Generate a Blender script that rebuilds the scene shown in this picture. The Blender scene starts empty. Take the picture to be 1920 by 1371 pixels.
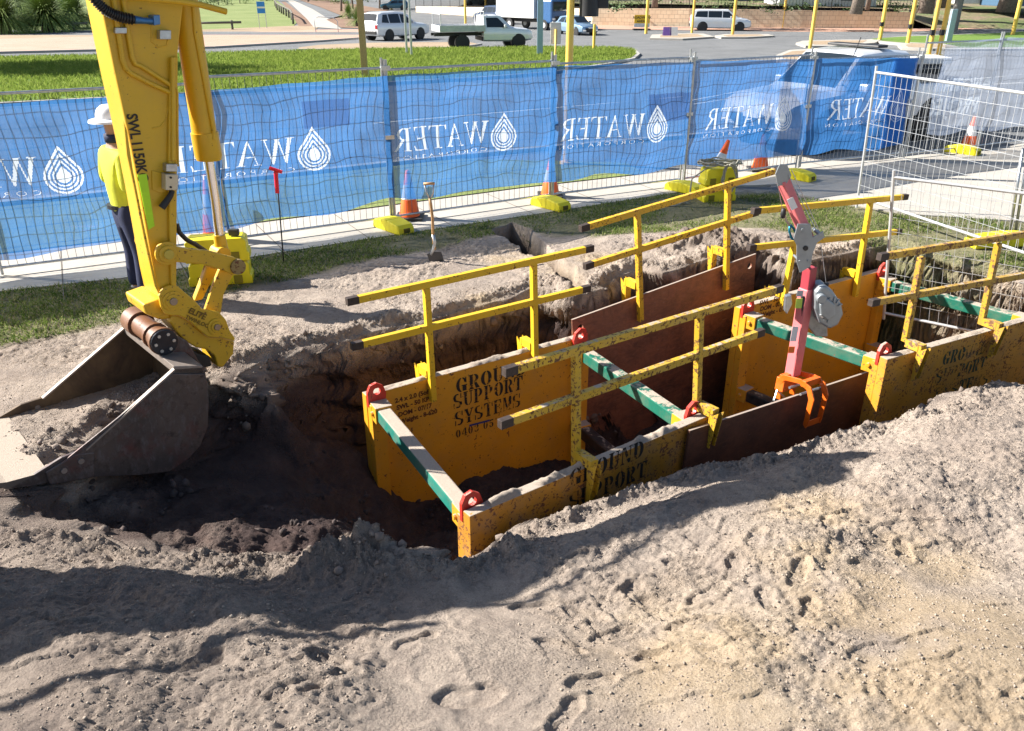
import bpy, bmesh, math, random
import numpy as np
from mathutils import Vector, Matrix
from mathutils.geometry import tessellate_polygon
S = bpy.context.scene
R = math.radians
random.seed(7)
# ---------------------------------------------------------------- camera, sky, sun, exposure
F, HOR, H = 1550.0, -38.0, 3.0
TH = math.atan((685.5 - HOR) / F)
cam = bpy.data.objects.new('camera', bpy.data.cameras.new('camera'))
S.collection.objects.link(cam); S.camera = cam
cam.location = (0, 0, H); cam.rotation_euler = (math.pi / 2 - TH, 0, 0)
cam.data.sensor_width = 36; cam.data.lens = F / 1920 * 36
cam.data.clip_start = 0.1; cam.data.clip_end = 3000
SUN_EL, SUN_AZ = 35.0, 169.0           # azimuth counter-clockwise from +X, towards the sun
sd_ = Vector((math.cos(R(SUN_AZ)) * math.cos(R(SUN_EL)), math.sin(R(SUN_AZ)) * math.cos(R(SUN_EL)), math.sin(R(SUN_EL))))
w = bpy.data.worlds.new('World'); S.world = w; w.use_nodes = True
nt = w.node_tree; bg = nt.nodes['Background']; sky = nt.nodes.new('ShaderNodeTexSky')
sky.sky_type = 'NISHITA'; sky.sun_disc = False; sky.sun_elevation = R(SUN_EL); sky.sun_rotation = R(90 - SUN_AZ)
nt.links.new(sky.outputs[0], bg.inputs[0]); bg.inputs[1].default_value = 0.056
sl = bpy.data.lights.new('sun', 'SUN'); sl.energy = 5.0; sl.angle = R(0.5); sl.color = (1, 0.955, 0.88)
so = bpy.data.objects.new('sun', sl); S.collection.objects.link(so)
so.rotation_euler = sd_.to_track_quat('Z', 'Y').to_euler()
S.view_settings.view_transform = 'Standard'; S.view_settings.look = 'None'
S.view_settings.exposure = 1.40; S.view_settings.gamma = 1
S.render.engine = 'CYCLES'
S.cycles.max_bounces = 6; S.cycles.transparent_max_bounces = 16

# ---------------------------------------------------------------- geometry helpers
def ray(x, y):
    a = (x - 960) / F; b = (685.5 - y) / F
    return Vector((a, math.cos(TH) + b * math.sin(TH), -math.sin(TH) + b * math.cos(TH)))
C0 = Vector((0, 0, H))
def P(x, y, z=0.0):                     # point of height z seen at a place of the photograph
    r = ray(x, y); t = (z - H) / r.z; return C0 + r * t
def D(x, y, Y):                         # point at distance Y
    r = ray(x, y); return C0 + r * (Y / r.y)
def zg(y):                              # the land falls gently away beyond the footpath
    return -0.019 * min(max(y - 17.0, 0.0), 55.0)
def G(x, y):
    p = P(x, y, 0)
    for _ in range(12): p = P(x, y, zg(p.y))
    return p
def PL(x, y, p0, n):                    # on a plane
    r = ray(x, y); n = Vector(n); t = (Vector(p0) - C0).dot(n) / r.dot(n); return C0 + r * t

def tag(o, label=None, cat=None, group=None, kind=None):
    if label: o['label'] = label
    if cat: o['category'] = cat
    if group: o['group'] = group
    if kind: o['kind'] = kind
    return o
def empty(name, loc=(0, 0, 0), label=None, cat=None, group=None, rz=0.0):
    o = bpy.data.objects.new(name, None); S.collection.objects.link(o)
    o.location = loc; o.rotation_euler = (0, 0, rz); o.empty_display_size = .1
    return tag(o, label, cat, group)
def copy_tree(o, parent=None):
    c = o.copy(); S.collection.objects.link(c); c.parent = parent
    for ch in list(o.children): copy_tree(ch, c)
    return c

class MB:
    def __init__(s): s.v = []; s.f = []; s.m = []
    def add(s, vs, fs, mi=0):
        b = len(s.v); s.v += [tuple(v) for v in vs]; s.f += [tuple(b + i for i in f) for f in fs]; s.m += [mi] * len(fs); return s
    def box(s, c, size, M=None, mi=0):
        hx, hy, hz = size[0] / 2, size[1] / 2, size[2] / 2
        vs = [Vector((sx * hx, sy * hy, sz * hz)) for sx in (-1, 1) for sy in (-1, 1) for sz in (-1, 1)]
        if M is not None: vs = [M @ v for v in vs]
        vs = [v + Vector(c) for v in vs]
        return s.add(vs, [(0, 1, 3, 2), (4, 6, 7, 5), (0, 4, 5, 1), (2, 3, 7, 6), (0, 2, 6, 4), (1, 5, 7, 3)], mi)
    def bar(s, p, q, w, h, up=(0, 0, 1), mi=0):          # rectangular bar p->q, w sideways, h along up
        p, q = Vector(p), Vector(q); d = (q - p).normalized(); u = Vector(up); sd = d.cross(u)
        if sd.length < 1e-4: sd = d.cross(Vector((1, 0, 0)))
        sd.normalize(); u = sd.cross(d).normalized()
        vs = [e + sd * (a * w / 2) + u * (b * h / 2) for e in (p, q) for a, b in ((-1, -1), (1, -1), (1, 1), (-1, 1))]
        return s.add(vs, [(3, 2, 1, 0), (4, 5, 6, 7), (0, 1, 5, 4), (1, 2, 6, 5), (2, 3, 7, 6), (3, 0, 4, 7)], mi)
    def prism(s, poly, off, mi=0):                         # polygon (3D points) extruded by off
        poly = [Vector(p) for p in poly]; off = Vector(off); n = len(poly)
        nrm = Vector((0, 0, 0))
        for i in range(n): nrm += poly[i].cross(poly[(i + 1) % n])
        if nrm.dot(off) > 0: poly = poly[::-1]
        vs = poly + [p + off for p in poly]
        return s.add(vs, [tuple(range(n)), tuple(range(2 * n - 1, n - 1, -1))] + [(i, i + n, (i + 1) % n + n, (i + 1) % n) for i in range(n)], mi)
    def tube(s, pts, r, seg=8, caps=True, mi=0):
        pts = [Vector(p) for p in pts]; n = len(pts)
        rs = r if isinstance(r, (list, tuple)) else [r] * n
        prev = None; rings = []
        for i, p in enumerate(pts):
            d = (pts[min(i + 1, n - 1)] - pts[max(i - 1, 0)])
            if d.length < 1e-9: d = Vector((0, 0, 1))
            d.normalize()
            if prev is None:
                a = Vector((0, 0, 1)) if abs(d.z) < .9 else Vector((1, 0, 0))
                u = d.cross(a).normalized()
            else:
                u = (prev - d * prev.dot(d)).normalized()
            prev = u; v = d.cross(u)
            rings.append([p + (u * math.cos(2 * math.pi * k / seg) + v * math.sin(2 * math.pi * k / seg)) * rs[i] for k in range(seg)])
        vs = [q for rg in rings for q in rg]
        fs = [(i * seg + k, i * seg + (k + 1) % seg, (i + 1) * seg + (k + 1) % seg, (i + 1) * seg + k) for i in range(n - 1) for k in range(seg)]
        if caps: fs += [tuple(range(seg - 1, -1, -1)), tuple(range((n - 1) * seg, n * seg))]
        return s.add(vs, fs, mi)
    def lathe(s, c, prof, seg=20, M=None, mi=0):           # prof (r,z)
        vs = []; n = len(prof)
        for r_, z_ in prof:
            for k in range(seg):
                v = Vector((r_ * math.cos(2 * math.pi * k / seg), r_ * math.sin(2 * math.pi * k / seg), z_))
                if M is not None: v = M @ v
                vs.append(v + Vector(c))
        fs = [(i * seg + k, i * seg + (k + 1) % seg, (i + 1) * seg + (k + 1) % seg, (i + 1) * seg + k) for i in range(n - 1) for k in range(seg)]
        if prof[0][0] > 1e-5: fs.append(tuple(range(seg - 1, -1, -1)))
        if prof[-1][0] > 1e-5: fs.append(tuple(range((n - 1) * seg, n * seg)))
        return s.add(vs, fs, mi)
    def build(s, name, mats, parent=None, smooth=False, bevel=0, loc=None, flat_angle=None):
        me = bpy.data.meshes.new(name); vs = s.v
        if parent is not None and loc is None:
            Mi = world(parent).inverted(); vs = [tuple(Mi @ Vector(v)) for v in s.v]
        elif loc is not None: vs = [tuple(Vector(v) - Vector(loc)) for v in s.v]
        me.from_pydata(vs, [], s.f); me.validate()
        if not isinstance(mats, (list, tuple)): mats = [mats]
        for m_ in mats: me.materials.append(m_)
        if len(mats) > 1 and len(me.polygons) == len(s.m): me.polygons.foreach_set('material_index', s.m)
        if smooth:
            me.polygons.foreach_set('use_smooth', [True] * len(me.polygons))
            if flat_angle: me.set_sharp_from_angle(angle=R(flat_angle))
        me.update()
        o = bpy.data.objects.new(name, me); S.collection.objects.link(o)
        if loc is not None: o.location = loc
        o.parent = parent
        if bevel:
            b = o.modifiers.new('bevel', 'BEVEL'); b.width = bevel; b.segments = 2; b.limit_method = 'ANGLE'; b.angle_limit = R(40)
        return o
def world(o):
    M = Matrix.Translation(o.location) @ o.rotation_euler.to_matrix().to_4x4() @ Matrix.Diagonal((*o.scale, 1))
    return (world(o.parent) @ M) if o.parent else M

# ---------------------------------------------------------------- noise
_rs = np.random.RandomState(3); _L = _rs.rand(256, 256)
def vnoise(x, y, seed=0):
    x = x + seed * 17.31; y = y + seed * 9.73
    xi = np.floor(x).astype(int); yi = np.floor(y).astype(int); fx = x - xi; fy = y - yi
    fx = fx * fx * fx * (fx * (fx * 6 - 15) + 10); fy = fy * fy * fy * (fy * (fy * 6 - 15) + 10)
    a = _L[xi % 256, yi % 256]; b = _L[(xi + 1) % 256, yi % 256]; c = _L[xi % 256, (yi + 1) % 256]; d = _L[(xi + 1) % 256, (yi + 1) % 256]
    return (a * (1 - fx) + b * fx) * (1 - fy) + (c * (1 - fx) + d * fx) * fy - .5
def fbm(x, y, o=4, seed=0, g=.5):
    t = 0; a = 1.0; f = 1.0
    for i in range(o):
        ca, sa = math.cos(i * 1.1), math.sin(i * 1.1)
        t = t + a * vnoise((x * ca - y * sa) * f, (x * sa + y * ca) * f, seed + i * 3.1); a *= g; f *= 2.03
    return t
def sstep(a, b, x): t = np.clip((x - a) / (b - a), 0, 1); return t * t * (3 - 2 * t)
def sdist(px, py, poly):                 # signed distance, positive inside
    d = np.full(px.shape, 1e9); ins = np.zeros(px.shape, bool); n = len(poly)
    for i in range(n):
        ax, ay = poly[i]; bx, by = poly[(i + 1) % n]; ex, ey = bx - ax, by - ay
        t = np.clip(((px - ax) * ex + (py - ay) * ey) / (ex * ex + ey * ey + 1e-12), 0, 1)
        d = np.minimum(d, np.hypot(px - ax - t * ex, py - ay - t * ey))
        c = ((ay > py) != (by > py)) & (px < (bx - ax) * (py - ay) / (by - ay + 1e-12) + ax); ins ^= c
    return np.where(ins, d, -d)

# ---------------------------------------------------------------- materials
MATS = {}
class NT:
    def __init__(s, name):
        s.m = bpy.data.materials.new(name); s.m.use_nodes = True; s.t = s.m.node_tree; s.b = s.t.nodes['Principled BSDF']
        s.out = s.t.nodes['Material Output']; s._c = None
    def n(s, t, **k):
        nd = s.t.nodes.new(t)
        for a, v in k.items(): setattr(nd, a, v)
        return nd
    def L(s, a, b): s.t.links.new(a, b)
    def coord(s, kind='Object'):
        if s._c is None: s._c = s.n('ShaderNodeTexCoord')
        return s._c.outputs[kind]
    def noise(s, scale, detail=4, rough=.55, vec=None, sc3=None, dist=0):
        nd = s.n('ShaderNodeTexNoise'); nd.inputs['Scale'].default_value = scale; nd.inputs['Detail'].default_value = detail
        nd.inputs['Roughness'].default_value = rough; nd.inputs['Distortion'].default_value = dist
        v = vec or s.coord()
        if sc3:
            mp = s.n('ShaderNodeMapping'); mp.inputs['Scale'].default_value = sc3; s.L(v, mp.inputs[0]); v = mp.outputs[0]
        s.L(v, nd.inputs['Vector']); return nd.outputs[0]
    def ramp(s, f, stops, interp='LINEAR'):
        r = s.n('ShaderNodeValToRGB'); r.color_ramp.interpolation = interp; e = r.color_ramp.elements
        while len(e) < len(stops): e.new(.5)
        for i, (p, c) in enumerate(stops):
            e[i].position = p; e[i].color = (c, c, c, 1) if not hasattr(c, '__len__') else (*c, 1)
        s.L(f, r.inputs[0]); return r.outputs[0]
    def mix(s, f, a, b, mode='MIX'):
        m = s.n('ShaderNodeMix', data_type='RGBA', blend_type=mode)
        for sock, v in ((m.inputs[0], f), (m.inputs[6], a), (m.inputs[7], b)):
            if hasattr(v, 'is_linked') or hasattr(v, 'links'): s.L(v, sock)
            elif hasattr(v, '__len__'): sock.default_value = (*v, 1)
            else: sock.default_value = v if sock == m.inputs[0] else (v, v, v, 1)
        return m.outputs[2]
    def math(s, op, a, b=None):
        m = s.n('ShaderNodeMath', operation=op)
        for i, v in enumerate((a, b)):
            if v is None: continue
            if isinstance(v, (int, float)): m.inputs[i].default_value = v
            else: s.L(v, m.inputs[i])
        return m.outputs[0]
    def normz(s):
        g = s.n('ShaderNodeNewGeometry'); x = s.n('ShaderNodeSeparateXYZ'); s.L(g.outputs['Normal'], x.inputs[0]); return x.outputs[2]
    def bump(s, hgt, strength=.3, dist=.02, prev=None):
        b = s.n('ShaderNodeBump'); b.inputs['Strength'].default_value = strength; b.inputs['Distance'].default_value = dist
        s.L(hgt, b.inputs['Height'])
        if prev is not None: s.L(prev, b.inputs['Normal'])
        return b.outputs[0]
    def fin(s, col=None, rough=None, metal=None, nrm=None, **k):
        for nm, v in (('Base Color', col), ('Roughness', rough), ('Metallic', metal), ('Normal', nrm)):
            if v is None: continue
            if isinstance(v, (int, float)): s.b.inputs[nm].default_value = v
            elif hasattr(v, '__len__'): s.b.inputs[nm].default_value = (*v, 1)
            else: s.L(v, s.b.inputs[nm])
        for nm, v in k.items(): s.b.inputs[nm.replace('_', ' ')].default_value = v
        return s.m
def simple(name, col, rough=.5, metal=0, var=.12, scale=6, bump=0, **k):
    if name in MATS: return MATS[name]
    t = NT(name); n1 = t.noise(scale, 5, .6)
    c = t.mix(t.ramp(n1, [(.3, 0), (.7, 1)]), tuple(x * (1 - var) for x in col), tuple(min(1, x * (1 + var)) for x in col))
    nr = t.bump(t.noise(scale * 12, 3), bump, .01) if bump else None
    rr = t.math('ADD', t.math('MULTIPLY', n1, .2), rough - .1) if 0.1 < rough < .9 else rough
    MATS[name] = t.fin(c, rr, metal, nr, **k); return MATS[name]
def painted(name, col, rust=(.10, .035, .015), amount=.5, dirt=.5, rough=.45, sand=0.0, sc=1.0, dark=.75):
    """site-worn paint: chips of rust, scuffs and, where asked, dry sand lying on the tops"""
    t = NT(name)
    big = t.noise(2.2 * sc, 5, .6); fine = t.noise(38 * sc, 6, .68); mid = t.noise(9 * sc, 5, .7)
    c = t.mix(t.ramp(big, [(.35, 0), (.65, 1)]), tuple(x * dark for x in col), col)
    scr = t.noise(14 * sc, 4, .6, sc3=(1, 1, 7)); c = t.mix(t.math('MULTIPLY', t.ramp(scr, [(.62, 0), (.70, 1)]), .35), c, tuple(x * .5 for x in col))
    msum = t.math('ADD', t.math('MULTIPLY', fine, .6), t.math('MULTIPLY', mid, .4))
    edge = .60 - .1 * amount
    rm = t.ramp(msum, [(edge, 0), (edge + .018, 1)])
    c = t.mix(rm, c, t.mix(t.noise(60, 3), rust, tuple(x * 2.2 for x in rust)))
    dm = t.math('MULTIPLY', t.ramp(t.noise(5 * sc, 6, .7), [(.45, 0), (.75, 1)]), dirt)
    c = t.mix(dm, c, (.26, .20, .15))
    rgh = t.mix(rm, rough, .85)
    hgt = t.mix(rm, .6, .3)
    if sand > 0:
        nz = t.normz()
        sm = t.math('MULTIPLY', t.ramp(nz, [(.75, 0), (.92, 1)]), t.ramp(t.noise(11, 5, .7), [(.62 - .4 * sand, 0), (.70 - .4 * sand, 1)]))
        c = t.mix(sm, c, t.mix(t.noise(70, 4, .7), (.30, .24, .19), (.52, .44, .36))); rgh = t.mix(sm, rgh, .95)
        hgt = t.mix(sm, hgt, t.math('MULTIPLY', t.noise(120, 3, .8), 4))
    MATS[name] = t.fin(c, rgh, 0, t.bump(hgt, .35, .006)); return MATS[name]
def worn_decal(name, col, keep=.5, rough=.7, sc=22):
    t = NT(name); n1 = t.noise(sc, 6, .7); n2 = t.noise(3.2, 3, .6)
    m = t.math('ADD', t.math('MULTIPLY', n1, .55), t.math('MULTIPLY', n2, .45))
    a = t.ramp(m, [(keep - .02 - .13, 0), (keep + .03 - .13, 1)])
    t.fin(col, rough); t.L(a, t.b.inputs['Alpha']); MATS[name] = t.m; return t.m
M_yel = painted('panel_yellow', (.74, .35, .02), amount=.12, dirt=.2, sand=.9, dark=.86)
M_yelN = painted('panel_yellow_dirty', (.60, .27, .03), amount=.65, dirt=.5, sand=.9, dark=.75)
M_yelR = painted('rail_yellow', (.80, .50, .02), rust=(.10, .035, .012), amount=.25, dirt=.08, dark=.9, sand=.0)
M_yelR2 = painted('rail_yellow_muddy', (.68, .42, .03), rust=(.09, .04, .015), amount=.7, dirt=.3, sand=.25)
M_red = painted('lug_red', (.62, .04, .025), amount=.1, dirt=.2, sand=.3, rough=.4)
M_grn = painted('strut_green', (.012, .15, .10), amount=-.1, dirt=.4, sand=.45)
M_grnS = painted('strut_green_sandy', (.02, .22, .17), amount=-.2, dirt=.5, sand=.95)
M_blk = painted('strut_black', (.018, .02, .024), amount=-.5, dirt=.25, sand=.2)
M_mach = painted('machine_yellow', (.72, .43, .015), amount=-.15, dirt=.12, rough=.38, dark=.92)
M_machW = painted('machine_yellow_worn', (.72, .43, .02), rust=(.13, .06, .02), amount=.3, dirt=.1, rough=.42, dark=.9)
M_bin = simple('block_yellow', (.78, .66, .01), .5, var=.06)
M_stencil = worn_decal('stencil_black', (.015, .013, .012), keep=.56)
M_steel = simple('galv_steel', (.48, .50, .52), .38, .85, var=.2, scale=20)
M_dark = simple('dark_rubber', (.02, .02, .022), .55, 0)
M_chrome = simple('chrome_rod', (.75, .76, .78), .12, 1.0, var=.05)
def rust_plate(nm='rust_plate', k=1.0):
    t = NT(nm); a = t.noise(1.6, 6, .65); b = t.noise(30, 6, .7, sc3=(1, 1, .25)); c0 = t.noise(7, 6, .75, sc3=(1, 1, 2.5), dist=1.5)
    c = t.mix(t.ramp(a, [(.32, 0), (.68, 1)]), (.035 * k, .020 * k, .018 * k), (.16 * k, .062 * k, .034 * k))
    c = t.mix(t.math('MULTIPLY', t.ramp(c0, [(.42, 0), (.66, 1)]), .55), c, (.20 * k, .085 * k, .046 * k))
    c = t.mix(t.math('MULTIPLY', t.ramp(b, [(.55, 0), (.75, 1)]), .5), c, (.035, .022, .02))
    s_ = t.noise(26, 4, .6, sc3=(.35, .35, 2.5)); c = t.mix(t.math('MULTIPLY', t.ramp(s_, [(.68, 0), (.72, 1)]), .5), c, (.33, .27, .24))
    nz = t.normz(); c = t.mix(t.ramp(nz, [(.7, 0), (.9, 1)]), c, (.42, .34, .28))
    return t.fin(c, t.math('ADD', t.math('MULTIPLY', a, .4), .38), .15, t.bump(b, .25, .006))
M_rust = rust_plate(); M_rust2 = rust_plate('rust_plate_brown', 1.9)
# ---------------------------------------------------------------- the ground: one sheet to the horizon with the excavation in it
def xy(l, z=0.0): return [tuple(P(a, b, z))[:2] for a, b in l]
BASE = [(P(a, b, c), c) for a, b, c in [
    (100, 700, .0), (30, 640, 0), (440, 600, .0), (800, 520, .02), (600, 560, .0), (1000, 470, .0), (1300, 425, .0), (1600, 400, .0), (1850, 420, 0), (300, 640, 0.02), (200, 660, .0),
    (1100, 500, .06), (1330, 455, .10), (1430, 450, .10), (1250, 480, .05), (1560, 450, .02), (1800, 500, 0.0), (1900, 520, 0), (20, 780, 0.02), (-60, 940, -.02), (-200, 900, .05), (-400, 700, 0), (2300, 600, 0), (2300, 800, -.0),
    (960, 990, -.34), (1060, 955, -.38), (1150, 915, -.38), (1250, 885, -.38), (1350, 865, -.38), (1450, 850, -.36), (1600, 800, -.36), (1700, 770, -.36), (1850, 715, -.32), (1950, 680, -.3), (1800, 800, -.08), (1550, 880, -.06), (1400, 930, -.04), (1250, 975, -.04), (1080, 1040, -.02),
    (890, 1300, .2), (1500, 1300, .24), (1900, 1300, .28), (1500, 1000, .12), (1900, 850, .05), (1700, 900, .08), (100, 1350, .32), (100, 1200, .28), (400, 1150, .22), (640, 1070, .04), (740, 1075, .02), (500, 1330, .26),
    (200, 1040, -.20), (30, 1030, -.14), (350, 1040, -.26), (520, 1060, -.16), (200, 1100, .08), (0, 1100, .12), (860, 1060, -.12), (2300, 1200, .25), (-300, 1200, .3)]]
BX = np.array([(p.x, p.y) for p, _ in BASE]); BZ = np.array([c for _, c in BASE])
def idw(x, y, X, Z, eps=.06, pw=1.7):
    num = 0; den = 0
    for (a, b), z_ in zip(X, Z):
        w_ = 1 / ((x - a) ** 2 + (y - b) ** 2 + eps) ** pw; num = num + w_ * z_; den = den + w_
    return num / den
PIT = xy([(352, 705), (440, 694), (520, 668), (580, 650), (640, 636), (700, 618), (760, 602), (830, 588), (900, 570), (985, 548), (1030, 548), (1075, 562), (1130, 556), (1165, 535), (1195, 512),
          (1240, 522), (1290, 512), (1330, 492), (1370, 505), (1410, 520), (1450, 545), (1475, 560), (1500, 550), (1560, 510), (1620, 492), (1680, 485), (1760, 490), (1850, 510), (1920, 530), (2250, 560)]) + \
      xy([(2250, 640), (1930, 690)], -.1) + xy([(1850, 722), (1780, 745), (1720, 766), (1660, 785), (1600, 802), (1520, 828), (1440, 852), (1380, 862), (1310, 880), (1240, 892), (1180, 912), (1110, 930), (1050, 952), (1000, 970), (960, 988)], -.34) + \
      xy([(905, 1008), (860, 1030), (800, 1052), (740, 1058), (660, 1042), (580, 1045), (480, 1022), (380, 1012), (250, 1000), (120, 975), (20, 955), (-120, 945), (-200, 925)], -.05) + xy([(-120, 945), (-40, 930), (30, 905), (110, 850), (230, 765), (320, 730)])
SLOT = xy([(925, 432), (960, 417), (985, 428), (1012, 452), (1040, 476), (1075, 500), (1100, 530), (1105, 556), (1085, 558), (1062, 540), (1040, 510), (1010, 490), (975, 462), (950, 450)])
FLOOR = [(P(a, b, c), c) for a, b, c in [(180, 905, -.30), (290, 895, -.42), (360, 870, -.48), (200, 800, -.45), (300, 780, -.5), (100, 880, -.25), (20, 915, -.10), (450, 850, -.50), (520, 900, -.58), (400, 920, -.5), (480, 795, -.45), (540, 800, -.52), (430, 760, -.7), (600, 830, -.80),
    (100, 940, -.28), (250, 985, -.38), (400, 1000, -.42), (560, 1010, -.52), (640, 930, -.95), (700, 980, -1.25), (760, 1030, -1.5), (640, 800, -1.05), (700, 870, -1.45), (350, 760, -.7), (60, 930, -.2),
    (820, 1000, -1.75), (850, 880, -1.75), (900, 870, -1.5), (960, 850, -1.65), (1100, 850, -1.9), (1300, 750, -1.9), (1500, 700, -1.9), (1700, 600, -1.6), (1900, 560, -1.4), (1150, 600, -1.0), (1250, 560, -1.0), (1400, 560, -1.0), (2100, 600, -1.4), (900, 700, -1.8), (1000, 620, -1.3), (700, 720, -1.5), (560, 720, -1.1)]]
FX = np.array([(p.x, p.y) for p, _ in FLOOR]); FZ = np.array([c for _, c in FLOOR])
def stamp(x, y, h, cx, cy, ang, L, Wd, depth, rim):
    u = (x - cx) * math.cos(ang) + (y - cy) * math.sin(ang); v = -(x - cx) * math.sin(ang) + (y - cy) * math.cos(ang)
    wv = Wd * (1 - .18 * np.cos(u / L * 5.5)); q = np.sqrt((u / L) ** 2 + (v / wv) ** 2)
    h = h - depth * (1 - sstep(.86, 1.0, q)) + rim * np.exp(-((q - 1.13) / .13) ** 2)
    return h, q
# fence line on the footpath, and the edges of footpath and verge
FEN = [P(*q) for q in ((-430, 580), (0, 521), (430, 465), (740, 421), (1036, 378), (1280, 348), (1497, 318), (1690, 298))]
PATHN = [P(*q) for q in ((-900, 690), (-400, 605), (0, 547), (230, 522), (500, 478), (700, 447), (1000, 403), (1330, 352), (1480, 345))]
DIRT = xy([(-500, 690), (0, 652), (130, 622), (290, 590), (450, 542), (560, 522), (700, 486), (820, 470), (900, 445), (960, 432), (1040, 440), (1120, 448), (1250, 440), (1330, 425), (1480, 440), (1640, 470), (1700, 480), (1920, 520), (2200, 560)])
GRASS = DIRT + [tuple(P(*q))[:2] for q in ((2300, 430), (1920, 400), (1640, 385), (1500, 372))] + [(p.x, p.y) for p in PATHN[::-1]]
SIDE = xy([(1480, 345), (1640, 300), (1920, 262), (2600, 250), (2600, 400), (1920, 415), (1700, 402), (1600, 385), (1480, 366)])   # concrete crossover on the right
def xyq(l): return [tuple(P(*q))[:2] for q in l]
_fd = [(FEN[min(i + 1, 7)] - FEN[min(i, 6)]).normalized() for i in range(8)]
PATHP = [(p.x, p.y) for p in PATHN] + xyq(((1500, 366), (1590, 384), (1700, 402), (1920, 416), (2500, 440), (2500, 262), (1920, 268), (1830, 281))) + [(p.x - d.y * .95, p.y + d.x * .95) for p, d in zip(FEN, _fd)][::-1]
rsf = np.random.RandomState(11)
PRINTS = []
for a, b in [(890, 1296), (620, 1256), (560, 1330), (1060, 1350), (1110, 1280), (1150, 1160), (1240, 1090), (1330, 1080), (1440, 1110), (1380, 1040), (1500, 1060), (1600, 1000), (1560, 960), (1700, 1010), (1290, 1010), (1180, 1060), (1100, 1110), (1050, 1200), (1000, 1090), (1640, 1050), (1420, 985), (1520, 1140), (1300, 1150), (1240, 1220), (1730, 940), (1830, 900), (380, 1270), (780, 1190)]:
    p = P(a, b, .15); PRINTS.append((p.x, p.y, rsf.uniform(-.6, 1.6), 1.0))
PRINTS[0] = (*tuple(P(880, 1300, .2))[:2], .12, 1.2)
def _far(q, s_, n_): return (q.x + n_[0] * s_, q.y + n_[1] * s_)
_a2, _b2, _c2 = P(1388, 578, -.2), P(1660, 506, -.2), P(1650, 668, -.2); _a1, _b1, _c1, _d1 = P(686, 742, -.28), P(1097, 630, -.28), P(868, 958, -.28), P(1316, 772, -.28)
def _ex(a, b, c, d, m):
    cx, cy = (a.x + b.x + c.x + d.x) / 4, (a.y + b.y + c.y + d.y) / 4
    return [(q.x + (q.x - cx) / math.hypot(q.x - cx, q.y - cy) * m, q.y + (q.y - cy) / math.hypot(q.x - cx, q.y - cy) * m) for q in (a, b, d, c)]
BOX2 = _ex(_a2, _b2, _c2, P(1925, 592, -.2), .30); BOX1 = _ex(_a1, _b1, _c1, _d1, .10)
_d1 = (_b1 - _a1).normalized(); _o1 = Vector((-_d1.y, _d1.x, 0)); _pp = _a1 + _o1 * .11; _tl, _tr = PL(1060, 606, _pp, _o1), PL(1440, 470, _pp, _o1)
BOX3 = [(q.x, q.y) for q in (_tl - _o1 * .5, _tr - _o1 * .5, _tr + _o1 * .20, _tl + _o1 * .22)]
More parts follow.
